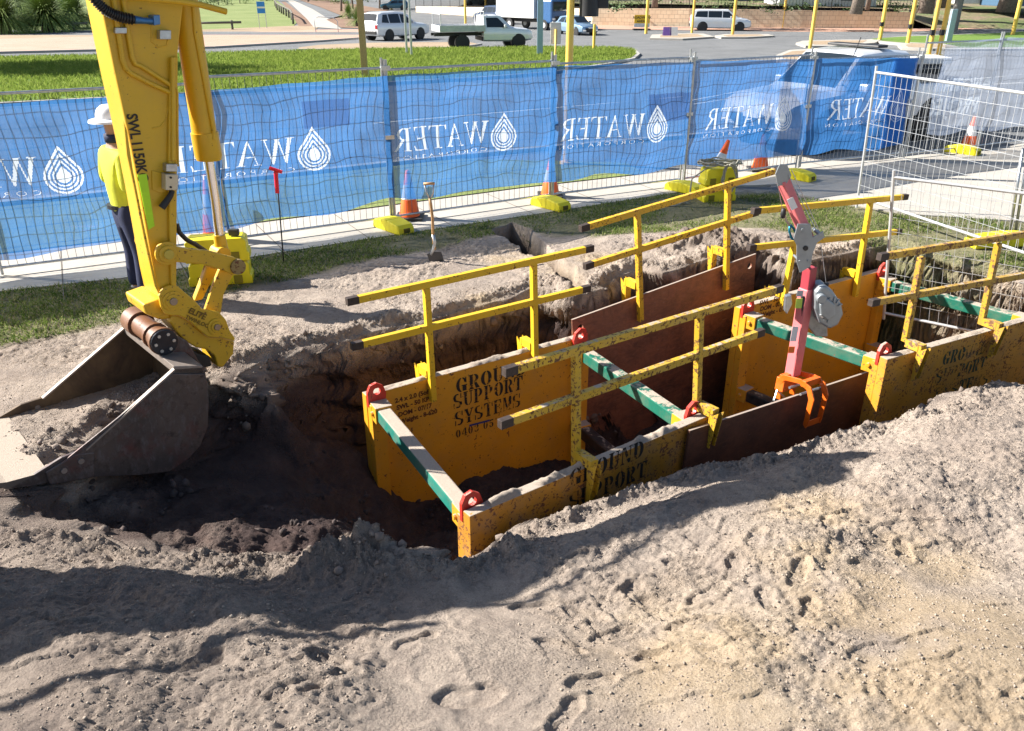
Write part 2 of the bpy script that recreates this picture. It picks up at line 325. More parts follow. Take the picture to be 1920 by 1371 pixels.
def height(x, y, full=True):
    base = np.where(y < 13, idw(x, y, BX, BZ), 0.0); fade = sstep(14, 9.5, y) * sstep(-9, -6.5, x) * sstep(11, 8, x)
    base = base * fade - .019 * np.clip(y - 17, 0, 55)
    if not full: return base
    rough = fade
    wx = x + .13 * fbm(x * 2.2, y * 2.2, 2, 5); wy = y + .13 * fbm(x * 2.2, y * 2.2, 2, 6)
    sd = np.maximum(np.maximum(sdist(wx, wy, PIT), sdist(x, y, BOX2) + .05), sdist(x, y, BOX1) + .02); sd = np.maximum(sd, sdist(x, y, BOX3)); sl_ = sdist(wx, wy, SLOT)
    fl = idw(x, y, FX, FZ, .05) + .03 * fbm(x * 2.5, y * 2.5, 4, 12)
    left = sstep(-.6, -1.6, x) * sstep(6.6, 5.2, y)
    shelf = sstep(-1.05, -1.6, x) * sstep(6.7, 6.2, y)
    # smooth print of the bucket back on the shelf
    c = P(450, 870, -.5); pr = np.hypot((x - c.x) / .62, (y - c.y) / .42)
    wallw = .30 + .06 * left - .10 * sstep(1.2, 2.2, x) * sstep(6.5, 7.2, y)
    wt = np.clip(sd / wallw, 0, 1); wt = sstep(0, 1, wt) * .55 + wt * .45
    # far side: clay walls with ledges
    n = fbm(x * 1.3, y * 1.3, 4, 1)
    lumps = fbm(x * 7, y * 7, 5, 2, .58); crumbs = fbm(x * 26, y * 26, 4, 3, .6)
    gran = .5 - 1.6 * np.abs(fbm(x * 38, y * 38, 2, 131)) - .5 * np.abs(fbm(x * 17, y * 17, 2, 132)); lm = sstep(.05, .45, fbm(x * 1.1, y * 1.1, 3, 21) + .28)
    tracks = np.sin((x * .55 - y * .9) * 2 * math.pi / .19 + 3 * fbm(x * 2, y * 2, 2, 30))
    sm_reg = sstep(.25, 0.0, np.abs(x - (-.35 + .03 * y)) - .22) * sstep(4.1, 3.7, y)      # the smooth drag mark bottom middle
    near = sstep(5.5, 4.6, y + .12 * x * 0)
    top = 1 - sstep(-.10, -.015, sd); h = base + rough * (.035 * n + top * (.018 * lumps * (.30 + lm) + .010 * crumbs * (.4 + .9 * lm) + .019 * np.maximum(gran, 0) * (.25 + .9 * lm)) * (1 - .9 * sm_reg))
    ridged = 1 - np.abs(fbm(x * 4.2, y * 4.2, 4, 40)) * 5; h = h + rough * near * .012 * np.clip(ridged, 0, 1) * lm * top
    # furrows left by the machine
    fur = fbm((x * .45 + y * .9) * 5.5, (x * .9 - y * .45) * .9, 3, 50); h = h + rough * top * .035 * fur * sstep(5.4, 4.6, y) * sstep(.4, -.6, x)
    # caterpillar tread marks on the right of the near bank
    tm = sstep(0.0, .25, fbm(x * .9 + 3, y * .9, 2, 60) + .12) * sstep(5.6, 4.4, y) * sstep(-.2, .4, x) * sstep(3.2, 1.6, x - y * .15)
    u_ = (x * .78 + y * .62) / .155 + 1.1 * fbm(x * 2.1, y * 2.1, 3, 160); vv_ = (-x * .62 + y * .78) / .42 + .6 * fbm(x * 1.5, y * 1.5, 2, 161); saw = u_ - np.floor(u_); seg = sstep(-.12, .05, vnoise(np.floor(u_) * 3.7, vv_ * 1.6, 162))
    h = h + .021 * tm * (saw ** 2.2 - .3) * seg * rough * top
    u2 = (x * .35 - y * .94) / .23 + 1.4 * fbm(x * 1.7, y * 1.7, 3, 165); s2_ = u2 - np.floor(u2); sg2 = sstep(.0, .12, vnoise(np.floor(u2) * 2.9, (x * .94 + y * .35) * 2.2, 166)); h = h + .016 * (s2_ ** 3 - .25) * sg2 * rough * top * sstep(5.6, 4.6, y) * (1 - sm_reg)
    # heaped clods along the rims
    rim = np.exp(-((sd + .14) / .13) ** 2); yl = sstep(.2, .5, x * 0 + .5)
    far_ = sstep(5.6, 6.4, y)
    h = h + rim * rough * top * (.03 + .06 * np.clip(gran, 0, 1) + .07 * np.clip(fbm(x * 5, y * 5, 4, 70) + .15, 0, 1) + .045 * (1 - far_) * np.clip(fbm(x * 11, y * 11, 4, 71) + .3, 0, 1)) * (1 - sstep(-2.6, -3.2, x) * .4)
    cl = P(1340, 455, .1); ck = np.exp(-(((x - cl.x) / .9) ** 2 + ((y - cl.y) / .45) ** 2)); h = h + ck * .22 * np.clip(fbm(x * 5.5, y * 5.5, 5, 72, .62) + .25, 0, 1)
    cl = P(700, 1040, .0); ck = np.exp(-(((x - cl.x) / .38) ** 2 + ((y - cl.y) / .14) ** 2)); h = h + ck * (.10 + .16 * np.clip(fbm(x * 9, y * 9, 4, 73, .6) + .3, 0, 1))
    for (cx, cy, an, k) in PRINTS:
        q0 = (np.abs(x - cx) < .3) & (np.abs(y - cy) < .3)
        if q0.any():
            hh, q = stamp(x[q0], y[q0], h[q0], cx, cy, an, .135 * k, .05 * k, .018, .008)
            h[q0] = hh
    pitn = (.07 * fbm(x * 4, y * 4, 4, 80) + .05 * lumps + .025 * np.maximum(gran, 0)) * sstep(.7, 1.0, wt)
    smooth_p = sstep(1.0, .85, pr)
    fl = fl + pitn * (1 - .95 * smooth_p) + smooth_p * (-.03) + .05 * np.exp(-((pr - 1.12) / .14) ** 2) * (1 + fbm(x * 9, y * 9, 3, 81))
    crest = P(490, 792, -.42); ck = np.exp(-(((x - crest.x) / .30) ** 2 + ((y - crest.y) / .13) ** 2)); fl = fl + ck * (.30 + .16 * np.clip(fbm(x * 12, y * 12, 4, 82), 0, 1))
    ledge = .10 * fbm(x * 2.2, y * 2.2, 2, 90)
    pth = sdist(x, y, PATHP); h = np.where(pth > -.03, np.minimum(h, -.03), np.where(pth > -.12, h * sstep(-.03, -.12, pth), h)) if True else h
    h2 = h + (fl - h) * wt + np.where((wt > 0) & (wt < 1), ledge * np.sin(wt * math.pi), 0)
    ws = np.clip(sl_ / .10, 0, 1); h2 = h2 - .55 * ws * (1 - wt) * (1 + .3 * lumps)
    return h2, sd, sl_, wt, h
def axis(lo, hi, a, b, step, grow=1.35):
    c = list(np.arange(a, b, step)); s_ = step; v = c[-1]
    while v < hi: s_ = min(s_ * grow, 30); v += s_; c.append(v)
    s_ = step; v = c[0]; o = []
    while v > lo: s_ = min(s_ * grow, 30); v -= s_; o.append(v)
    return np.array(o[::-1] + c)
def build_ground():
    xs = axis(-400, 400, -4.8, 6.6, .0145)
    ys = [-60, -30, -10, -4, -1, 0, .8, 1.3]; y = 1.6; 
    while y < 12.6: ys.append(y); y += .0088 + .0011 * (y - 1.6)
    y_ = y; s_ = .03
    while y_ < 700: ys.append(y_); s_ = min(s_ * 1.3, 40); y_ += s_
    ys = np.array(ys); X, Y = np.meshgrid(xs, ys); shp = X.shape; x = X.ravel(); y = Y.ravel()
    Hh, sd, sl_, wt, h0 = height(x, y)
    # undercut walls: push the middle of the steep parts outwards a little, with strata
    me = bpy.data.meshes.new('ground'); n = len(x); ny, nx = shp
    co = np.empty((n, 3), np.float32); co[:, 0] = x; co[:, 1] = y; co[:, 2] = Hh
    steep = (wt > .02) & (wt < .98)
    st = (.12 * fbm(x * 2 + Hh * 5, Hh * 9 + y * 1.5, 4, 95) + .05 * fbm((x + y) * 14, Hh * 22, 3, 96)); co[:, 0] += np.where(steep, st, 0); co[:, 1] += np.where(steep, st * 1.2, 0)
    me.vertices.add(n); me.vertices.foreach_set('co', co.ravel())
    i = np.arange((ny - 1) * (nx - 1)); r = i // (nx - 1); c = i % (nx - 1); a = r * nx + c
    q = np.stack([a, a + 1, a + nx + 1, a + nx], 1).astype(np.int32)
    me.loops.add(q.size); me.loops.foreach_set('vertex_index', q.ravel()); me.polygons.add(len(q))
    me.polygons.foreach_set('loop_start', np.arange(0, q.size, 4, dtype=np.int32)); me.polygons.foreach_set('loop_total', np.full(len(q), 4, np.int32))
    me.polygons.foreach_set('use_smooth', np.ones(len(q), bool)); me.update(calc_edges=True)
    warp = .12 * fbm(x * 2, y * 2, 4, 100) + .05 * fbm(x * 11, y * 11, 3, 101)
    g = sstep(-.10, .10, sdist(x + warp, y + warp, GRASS)) * (1 - sstep(-.05, .0, sl_))
    yel = np.zeros(n)
    for a_, b_, rr in ((960, 465, .28), (1050, 500, .25), (1130, 480, .3), (900, 545, .2), (1500, 1030, .25), (1330, 1240, .5), (1700, 1290, .6), (1850, 1250, .5), (1740, 1040, .3), (1550, 930, .35), (1640, 1150, .4), (1250, 1290, .25)):
        p = P(a_, b_, .1); yel = np.maximum(yel, np.exp(-(((x - p.x) ** 2 + (y - p.y) ** 2) / rr ** 2)))
    yel = yel + .8 * sstep(.0, .06, sl_); yel = np.clip(yel * (.6 + 1.8 * (fbm(x * 4, y * 4, 4, 110) + .3)), 0, 1)
    depth = np.clip(h0 - Hh, 0, 3); moist_shade = sstep(.08, .3, depth)
    moist_shade = np.maximum(moist_shade, .55 * sstep(-.12, .02, sd) * sstep(.0, .3, fbm(x * 6, y * 6, 3, 120) + .12))
    p = P(1350, 455, .1); moist_shade = np.maximum(moist_shade, .6 * np.exp(-(((x - p.x) / .8) ** 2 + ((y - p.y) / .4) ** 2)))
    lf = sstep(.1, -1.6, x) * sstep(5.0, 4.4, y); moist_shade = np.maximum(moist_shade, .30 * lf)
    q_ = sdist(x + .1 * fbm(x * 3, y * 3, 3, 170), y + .1 * fbm(x * 3, y * 3, 3, 171), xy([(-60, 940), (200, 930), (500, 960), (760, 1010), (800, 1060), (600, 1050), (350, 1025), (100, 1000), (-60, 985)], -.2)); moist_shade = np.maximum(moist_shade, .85 * sstep(-.05, .08, q_))  # damp soil, and the shade of the rim facing away put into the colour
    rw = sstep(4.6, 5.2, x) * sstep(6.8, 7.6, y); moist_shade = moist_shade * (1 - .8 * rw); yel = np.maximum(yel, rw * .45 * (sd > 0))  # right wall paler: its sunlit tone is put into the colour too
    far = sstep(12.5, 13.0, y + 0 * x) + 0; far = np.clip(far + sstep(8.5, 11, np.abs(x)), 0, 1)
    for nm, arr in (('grassy', g), ('yellow_sand', yel), ('moist_shade', moist_shade), ('far', far)):
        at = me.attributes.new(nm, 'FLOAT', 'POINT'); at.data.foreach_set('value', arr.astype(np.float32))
    o = bpy.data.objects.new('ground', me); S.collection.objects.link(o); o['kind'] = 'structure'
    t = NT('sandy_ground')
    def at(nm): a_ = t.n('ShaderNodeAttribute'); a_.attribute_name = nm; return a_.outputs['Fac']
    n1 = t.noise(1.3, 6, .62); n2 = t.noise(22, 7, .72); n3 = t.noise(130, 4, .75)
    dry = t.mix(t.ramp(n1, [(.32, 0), (.68, 1)]), (.36, .29, .24), (.54, .45, .37))
    dry = t.mix(t.ramp(t.noise(5, 5, .7), [(.5, 0), (.72, .7)]), dry, (.25, .21, .185))
    dry = t.mix(t.ramp(n2, [(.3, .6), (.52, 0)]), dry, (.17, .14, .12))  # crevice shade put into the colour: darker where the bump dips
    dry = t.mix(t.ramp(n3, [(.35, .5), (.6, 0)]), dry, (.19, .155, .13))
    dry = t.mix(t.math('MULTIPLY', at('yellow_sand'), .42), dry, t.mix(n2, (.42, .29, .14), (.58, .44, .26)))
    nz = t.normz()
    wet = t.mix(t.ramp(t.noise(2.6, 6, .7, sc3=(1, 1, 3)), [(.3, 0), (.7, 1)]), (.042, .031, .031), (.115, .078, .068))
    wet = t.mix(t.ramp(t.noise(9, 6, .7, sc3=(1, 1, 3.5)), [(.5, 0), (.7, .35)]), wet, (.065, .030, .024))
    c = t.mix(at('moist_shade'), dry, wet)
    gr = t.mix(t.ramp(t.noise(14, 5, .7), [(.35, 0), (.65, 1)]), (.075, .095, .03), (.24, .22, .11))
    c = t.mix(t.math('MULTIPLY', at('grassy'), .8), c, gr)
    asp = t.mix(t.ramp(t.noise(.5, 4, .6), [(.3, 0), (.7, 1)]), (.16, .165, .17), (.22, .225, .23)); asp = t.mix(t.ramp(t.noise(60, 2), [(.4, .25), (.6, 0)]), asp, (.1, .1, .1))
    c = t.mix(at('far'), c, asp)
    vo = t.n('ShaderNodeTexVoronoi'); vo.inputs['Scale'].default_value = 62; t.L(t.coord(), vo.inputs['Vector']); vv = t.math('SUBTRACT', .6, vo.outputs[0]); vv = t.math('MULTIPLY', vv, t.ramp(t.noise(3.5, 4, .6), [(.42, .15), (.6, 1)])); b1 = t.bump(n2, .5, .03); b1 = t.bump(vv, .9, .017, b1); b2 = t.bump(t.noise(90, 5, .8), .9, .015, b1); b3 = t.bump(n3, .5, .006, b2)
    t.fin(c, .92, 0, b3, Specular_IOR_Level=.2)
    me.materials.append(t.m)
    return o
build_ground()
def ground_z(px, py):
    a = np.array([px], float); b = np.array([py], float); return float(height(a, b)[0][0])
# ---------------------------------------------------------------- lettering
def ell(cx, cy, rx, ry, a0, a1, n=14): return [(cx + rx * math.cos(R(a0 + (a1 - a0) * i / n)), cy + ry * math.sin(R(a0 + (a1 - a0) * i / n))) for i in range(n + 1)]
def cres(cx, cy, ro, ri, a0, a1, ry, riy, sh=0):        # crescent between an outer and an inner ellipse
    return ell(cx, cy, ro, ry, a0, a1) + ell(cx + sh, cy, ri, riy, a1, a0)
def rc(a, b, c, d): return [(a, b), (c, b), (c, d), (a, d)]
def fat(ch):
    """fat stencil slab letters on a 0.8 x 1 cell"""
    s_ = lambda x0, x1, y: rc(x0, y, x1, y + .07)
    g = {
     'G': [cres(.4, .5, .4, .17, 97, 263, .5, .43), cres(.4, .5, .38, .2, 20, 80, .5, .44), rc(.46, .05, .74, .44), rc(.40, .40, .8, .47), rc(.66, .6, .74, .98)],
     'R': [rc(.08, .0, .30, 1), s_(0, .38, 0), s_(0, .34, .93), cres(.38, .73, .34, .13, -90, 84, .27, .2), [(.36, .46), (.54, .46), (.80, .02), (.80, 0), (.52, 0)]],
     'O': [cres(.4, .5, .4, .15, 97, 263, .5, .44), cres(.4, .5, .4, .15, -83, 83, .5, .44)],
     'U': [rc(.08, .3, .30, 1), s_(0, .38, .93), rc(.62, .3, .70, 1), s_(.5, .8, .93), cres(.39, .32, .31, .1, 184, 262, .32, .26), cres(.39, .32, .31, .22, 278, 356, .32, .27)],
     'N': [rc(.07, 0, .14, 1), s_(0, .24, 0), [(.1, 1), (.30, 1), (.72, .05), (.66, 0), (.54, 0)], rc(.65, .1, .72, 1), s_(.52, .8, .93)],
     'D': [rc(.08, 0, .30, 1), s_(0, .34, 0), s_(0, .34, .93), cres(.36, .5, .42, .18, -88, 88, .5, .42)],
     'S': [cres(.36, .74, .33, .12, 60, 235, .26, .18), [(.04, .72), (.22, .60), (.72, .38), (.76, .22), (.56, .36), (.10, .52)], cres(.42, .27, .35, .14, 235, 395, .27, .18), rc(.64, .66, .72, .98), rc(.04, .02, .12, .36)],
     'P': [rc(.08, 0, .30, 1), s_(0, .40, 0), s_(0, .34, .93), cres(.38, .70, .36, .13, -88, 86, .3, .22)],
     'T': [rc(.28, 0, .50, .9), s_(.18, .60, 0), rc(.0, .92, .36, 1), rc(.42, .92, .8, 1), [(.0, .92), (.0, .66), (.05, .66), (.14, .92)], [(.8, .92), (.8, .66), (.75, .66), (.64, .92)]],
     'Y': [[(.02, 1), (.26, 1), (.50, .44), (.30, .44)], [(.66, .97), (.74, .97), (.50, .44), (.44, .52)], rc(.28, 0, .50, .40), s_(.18, .6, 0), s_(0, .32, .93), s_(.54, .8, .93)],
     'E': [rc(.08, 0, .30, 1), rc(0, 0, .34, .07), rc(0, .93, .34, 1), rc(.36, 0, .72, .07), rc(.36, .93, .7, 1), [(.72, 0), (.76, .32), (.70, .32), (.56, .05)], [(.7, 1), (.72, .7), (.66, .7), (.54, .95)], rc(.34, .46, .54, .53), rc(.50, .34, .56, .66)],
     'M': [rc(.04, 0, .10, 1), s_(0, .2, 0), [(.05, 1), (.24, 1), (.46, .1), (.38, 0), (.34, 0)], [(.40, .1), (.46, .06), (.64, 1), (.58, 1)], rc(.58, 0, .78, 1), s_(.5, .84, 0)],
     '0': [cres(.36, .5, .32, .12, 98, 262, .5, .44), cres(.36, .5, .32, .12, -82, 82, .5, .44)],
     '4': [rc(.42, 0, .62, 1), rc(.0, .24, .36, .33), [(.0, .33), (.10, .33), (.38, .92), (.38, 1)], s_(.34, .72, 0), rc(.66, .24, .76, .33)],
     '3': [cres(.34, .74, .30, .1, -80, 140, .26, .18), cres(.34, .28, .34, .12, -140, 82, .28, .2), [(.08, .16), (.2, .16), (.2, .3), (.08, .3)], [(.08, .7), (.2, .7), (.2, .84), (.08, .84)]],
     '5': [rc(.10, .5, .16, 1), [(.1, 1), (.1, .84), (.6, .84), (.66, 1)], cres(.32, .32, .34, .12, -140, 120, .32, .25), [(.06, .16), (.2, .16), (.2, .3), (.06, .3)]],
     "'": [rc(.1, .75, .2, 1)], ' ': []}
    return g[ch]
def serif(ch):
    """light roman capitals, 1 high"""
    g = {
     'W': ([[(.04, 1), (.20, 1), (.40, .12), (.34, 0), (.30, 0)], [(.33, .08), (.37, .02), (.60, 1), (.54, 1)], [(.50, 1), (.66, 1), (.86, .12), (.80, 0), (.76, 0)], [(.79, .08), (.83, .02), (1.07, 1), (1.01, 1)], rc(-.04, .96, .28, 1), rc(.92, .96, 1.16, 1), rc(.46, .96, .72, 1)], 1.16),
     'A': ([[(.12, 0), (.17, 0), (.46, .92), (.42, 1)], [(.40, 1), (.48, 1), (.82, 0), (.66, 0)], rc(.22, .32, .66, .37), rc(.02, 0, .28, .04), rc(.56, 0, .90, .04)], .86),
     'T': ([rc(.33, 0, .47, 1), rc(.0, .95, .8, 1), [(.0, .96), (.0, .78), (.03, .78), (.10, .96)], [(.8, .96), (.8, .78), (.77, .78), (.70, .96)], rc(.22, 0, .58, .04)], .86),
     'E': ([rc(.10, 0, .24, 1), rc(0, 0, .62, .05), rc(0, .95, .6, 1), rc(.2, .48, .5, .53), rc(.47, .40, .50, .62), [(.62, 0), (.66, .22), (.62, .22), (.54, .04)], [(.6, 1), (.61, .8), (.58, .8), (.52, .96)]], .74),
     'R': ([rc(.10, 0, .24, 1), rc(0, 0, .36, .04), rc(0, .96, .34, 1), cres(.32, .74, .32, .18, -90, 90, .26, .2), [(.30, .50), (.44, .50), (.78, .03), (.88, .0), (.66, 0)], rc(.24, .48, .34, .53), rc(.24, .95, .34, 1)], .9)}
    return g[ch]
def put_polys(mb, polys, fn):
    for pl_ in polys:
        b = len(mb.v); mb.v += [tuple(fn(u, v)) for u, v in pl_]; mb.f.append(tuple(range(b, b + len(pl_)))); mb.m.append(0)
def stencil_text(mb, txt, org, ux, uy, size, adv=.9):
    org, ux, uy = Vector(org), Vector(ux), Vector(uy)
    x = 0
    for ch in txt:
        put_polys(mb, fat(ch), lambda u, v: org + ux * ((x + u * max(adv, .9) * 1.10) * size * .82) + uy * (v * size)); x += adv * (.5 if ch in " '" else 1)
def font_polys(txt, size=1.0, bold=0.0, align='LEFT'):
    cu = bpy.data.curves.new('tmp', 'FONT'); cu.body = txt; cu.size = size; cu.offset = bold; cu.align_x = align; cu.resolution_u = 3
    o = bpy.data.objects.new('tmp', cu); S.collection.objects.link(o); dg = bpy.context.evaluated_depsgraph_get()
    me = bpy.data.meshes.new_from_object(o.evaluated_get(dg)); vs = [(v.co.x, v.co.y) for v in me.vertices]; fs = [tuple(p.vertices) for p in me.polygons]
    bpy.data.objects.remove(o); bpy.data.curves.remove(cu); bpy.data.meshes.remove(me); return vs, fs
def font_on(mb, txt, org, ux, uy, size, bold=0.0, align='LEFT', stretch=1.0):
    vs, fs = font_polys(txt, size, bold, align); org, ux, uy = Vector(org), Vector(ux).normalized(), Vector(uy).normalized()
    mb.add([org + ux * (u * stretch) + uy * v for u, v in vs], fs)

# ---------------------------------------------------------------- trench boxes
ZT = -.28
A1, B1 = P(686, 742, ZT), P(1097, 630, ZT)
C1, D1 = P(868, 958, ZT), P(1316, 772, ZT)
A2, B2 = P(1388, 578, ZT + .08), P(1660, 506, ZT + .08)
C2 = P(1650, 668, ZT + .08); D2 = C2 + (P(1925, 592, ZT + .08) - C2).normalized() * 2.45
def lin(a, b, t): return a + (b - a) * t
Z3 = Vector((0, 0, 1))
def panel(parent, a, b, inward, hgt, mat, sandy=True):
    d = (b - a).normalized(); out = -inward; th = .085
    mb = MB(); n = 18; tops = []
    # closed steel panel with knife edge at the foot
    for k, (p, q) in enumerate(((a, b),)):
        mb.prism([p, q, q - Z3 * (hgt - .12), q - Z3 * hgt + out * 0, p - Z3 * hgt, p - Z3 * (hgt - .12)], out * th)
    o = mb.build('side_panel', mat, parent, bevel=.006)
    for e, s_ in ((a, 1), (b, -1)):                      # end channel the struts pin into
        m2 = MB(); m2.box(e + d * s_ * .07 + inward * .045 - Z3 * (hgt / 2 + .03), (.13, .085, hgt - .08), Matrix(((d.x, -d.y, 0), (d.y, d.x, 0), (0, 0, 1))))
        m2.build('strut_channel', mat, parent, bevel=.006)
    return o
def sand_strip(parent, a, b, out, th=.08, hmax=.03, t0=0, t1=1, seed=0):
    """dry sand lying along a top edge: part of what the photo shows on the panel"""
    a_, b_ = lin(a, b, t0), lin(a, b, t1); L_ = (b_ - a_).length; n = int(L_ / .012); m = 7; vs = []; fs = []
    for i in range(n + 1):
        for j in range(m):
            v = j / (m - 1); s_ = i / n * L_ + seed * 5
            hh = hmax * math.sin(math.pi * v) ** .7 * float(np.clip(.35 + 1.5 * fbm(np.array([s_ * 7.]), np.array([v * .6 + seed]), 3, seed)[0], .0, 1)) + .004 * float(vnoise(np.array([s_ * 60]), np.array([v * 8.]), 2)[0]) * 2 - .003
            if min(i, n - i) < 2: hh = -.004
            p = lin(a_, b_, i / n) + out * (th * (v * 1.06 - .03)) + Z3 * hh; vs.append(p)
    for i in range(n):
        for j in range(m - 1): fs.append((i * m + j, i * m + j + 1, (i + 1) * m + j + 1, (i + 1) * m + j))
    MB().add(vs, fs).build('sand_crust', M_sandc, parent, smooth=True)
t_ = NT('sand_crust'); nn = t_.noise(45, 6, .75)
M_sandc = t_.fin(t_.mix(nn, (.24, .19, .15), (.56, .47, .38)), .95, 0, t_.bump(t_.noise(110, 5, .8), .9, .012)); 
def lug(parent, e, d, inward, mat=M_red):
    """rounded plate with an eye, standing on the end of the panel top"""
    prof = [(0, -.10), (.16, -.10), (.175, .0), (.15, .075), (.09, .115), (.03, .10), (0, .04)]
    hole = [(.088 + .034 * math.cos(a), .035 + .034 * math.sin(a)) for a in [2 * math.pi * k / 14 for k in range(14)]]
    bm = bmesh.new()
    for off in (0, .03):
        vo = [bm.verts.new(e + d * x + Z3 * z - inward * (.012 + off)) for x, z in prof]; vh = [bm.verts.new(e + d * x + Z3 * z - inward * (.012 + off)) for x, z in hole]
        ed = [bm.edges.new((vo[i], vo[(i + 1) % len(vo)])) for i in range(len(vo))] + [bm.edges.new((vh[i], vh[(i + 1) % 14])) for i in range(14)]
        bmesh.ops.triangle_fill(bm, edges=ed, use_beauty=True)
        if off == 0: first = (vo, vh)
        else:
            for A_, B_ in ((first[0], vo), (first[1], vh)):
                for i in range(len(A_)): bm.faces.new((A_[i], A_[(i + 1) % len(A_)], B_[(i + 1) % len(A_)], B_[i]))
    bmesh.ops.recalc_face_normals(bm, faces=bm.faces)
    mb = MB(); bm.verts.index_update(); mb.add([v.co.copy() for v in bm.verts], [tuple(v.index for v in f.verts) for f in bm.faces]); bm.free()
    return mb.build('lifting_lug', mat, parent)
def strut(parent, p, q, mat, bands=(), w_=.12, sandy=False):
    d = (q - p).normalized(); mb = MB()
    mb.bar(p + d * .05, q - d * .05, w_, w_); o = mb.build('strut', mat, parent, bevel=.012)
    for (t0, t1) in bands:
        m2 = MB(); m2.bar(lin(p, q, t0), lin(p, q, t1), w_ + .007, w_ + .007); m2.build('shade_sleeve' if t1 - t0 > .2 else 'band', M_blk, o, bevel=.01)  # black collar standing in for a rail's shadow across the strut
    for e, s_ in ((p, 1), (q, -1)):
        m3 = MB(); m3.bar(e - d * s_ * .01, e + d * s_ * .14, w_ + .035, w_ + .035); 
        a = e + d * s_ * .07; sdv = d.cross(Z3).normalized(); m3.tube([a - sdv * .1, a + sdv * .1], .022, 10)
        m3.build('end_socket', M_yel, o, bevel=.006)
    return o
def trench_box(label, a, b, c, d, hgt=1.95, bands1=(), bands2=(), mat1=M_grnS, mat2=M_grn, lugs=(1, 1, 1, 1), group='trench boxes', low_left=False):
    root = empty('trench_box', (a + d) / 2 - Z3 * (hgt + 0), label, 'trench shoring', group)
    inn = Vector((-(b - a).y, (b - a).x, 0)).normalized()
    if inn.dot(c - a) < 0: inn = -inn
    inn2 = Vector((-(d - c).y, (d - c).x, 0)).normalized()
    if inn2.dot(a - c) < 0: inn2 = -inn2
    pf = panel(root, a, b, inn, hgt, M_yel); pn = panel(root, c, d, inn2, hgt, M_yelN if mat1 is M_grnS else painted('panel_yellow_scuffed', (.66, .31, .03), amount=.6, dirt=.35, sand=.9, dark=.8))
    df = (b - a).normalized(); dn = (d - c).normalized()
    for zz, (m1, m2) in ((-.13, (mat1, mat2)), (-1.0, (M_blk, M_blk))):
        if zz > -.5 or not low_left: strut(root, a + df * .09 + inn * .05 + Z3 * zz, c + dn * .09 + inn2 * .05 + Z3 * zz, m1, bands1 if zz > -.5 else ())
        strut(root, b - df * .09 + inn * .05 + Z3 * zz, d - dn * .09 + inn2 * .05 + Z3 * zz, m2, bands2 if zz > -.5 else ())
    for (e, dd, iv, on) in ((a, df, inn, lugs[0]), (b, -df, inn, lugs[1]), (c, dn, inn2, lugs[2]), (d, -dn, inn2, lugs[3])):
        if on: lug(root, e, dd, iv * -1.0)
    return root, pf, pn, inn, inn2, df, dn
tb1, pf1, pn1, in1, in1n, df1, dn1 = trench_box('orange yellow trench box nearest the bucket, with GROUND SUPPORT SYSTEMS on its inner face', A1, B1, C1, D1, bands1=(), bands2=((.0, .055),), low_left=True)
sand_strip(pf1, A1 + df1 * .16, B1 - df1 * .16, -in1, seed=1, hmax=.035); sand_strip(pn1, C1 + dn1 * .16, D1, -in1n, seed=2, t1=.93, hmax=.05)
tb2, pf2, pn2, in2, in2n, df2, dn2 = trench_box('cleaner yellow trench box at the far end of the trench, beside the lifting davit', A2, B2, C2, D2, bands1=(), bands2=(), mat1=M_grn, mat2=M_grn)
sand_strip(pn2, C2 + dn2 * .16, D2, -in2n, seed=4, hmax=.015)
# lettering of box 1, inner face of the far panel: placed on the plane of the face
def face_frame(a, b, inn, off=.003): return a + inn * off, (b - a).normalized()
def on_face(px, py, a, b, inn, off=.003):
    n = inn; return PL(px, py, a + inn * off, n)
mb = MB(); dface = df1
for txt, px, py, px2 in (('GROUND', 856, 738, 990), ('SUPPORT', 850, 768, 982), ('SYSTEMS', 853, 800, 978)):
    p = on_face(px, py, A1, B1, in1); q = on_face(px2, py - (px2 - px) * .27, A1, B1, in1)
    L_ = (q - p).dot(dface); sz = .150; adv = L_ / (len(txt) * sz * .82)
    mb = MB(); stencil_text(mb, txt, p, dface, Z3, sz, adv=adv); mb.build('stencilled_word', M_stencil, tb1)
mb = MB(); p = on_face(855, 822, A1, B1, in1); stencil_text(mb, "0403 05'", p, dface, Z3, .085, .98)
mb.build('stencilled_lettering', M_stencil, tb1)
mb = MB()
for k, txt in enumerate(('2.4 x 2.0 (5of7', 'SWL - 50 KPA', 'DOM - 07/17', 'Weight - 8-620')):
    p = on_face(741 + 3 * k, 756 + k * 13, A1, B1, in1); font_on(mb, txt, p, dface, Z3, .062, .0022)
mb.build('data_lettering', worn_decal('data_brown', (.10, .03, .01), .50), tb1)
mb = MB(); p = on_face(880, 800, A1, B1, in1, .004); q = on_face(918, 790, A1, B1, in1, .004)
mb.prism([p, q, q + Z3 * .02, p + Z3 * .02], in1 * .001); mb.build('blue_paint_stroke', simple('blue_paint', (.02, .04, .2), .5), tb1)
# outer face of near panel of box 1 (faces camera): GROUND / SUPPORT partly under the bracket
outn = -in1n; mb = MB(); pc = C1 + outn * .088
for txt, px, py, px2 in (('GROUND', 1068, 915, 1208), ('SUPPORT', 1066, 958, 1212)):
    p = PL(px, py, pc, outn); q = PL(px2, py - (px2 - px) * .37, pc, outn); L_ = (q - p).dot(dn1); sz = .150
    mb = MB(); stencil_text(mb, txt, p, dn1, Z3, sz, adv=L_ / (len(txt) * sz * .82)); mb.build('stencilled_word', M_stencil, tb1)
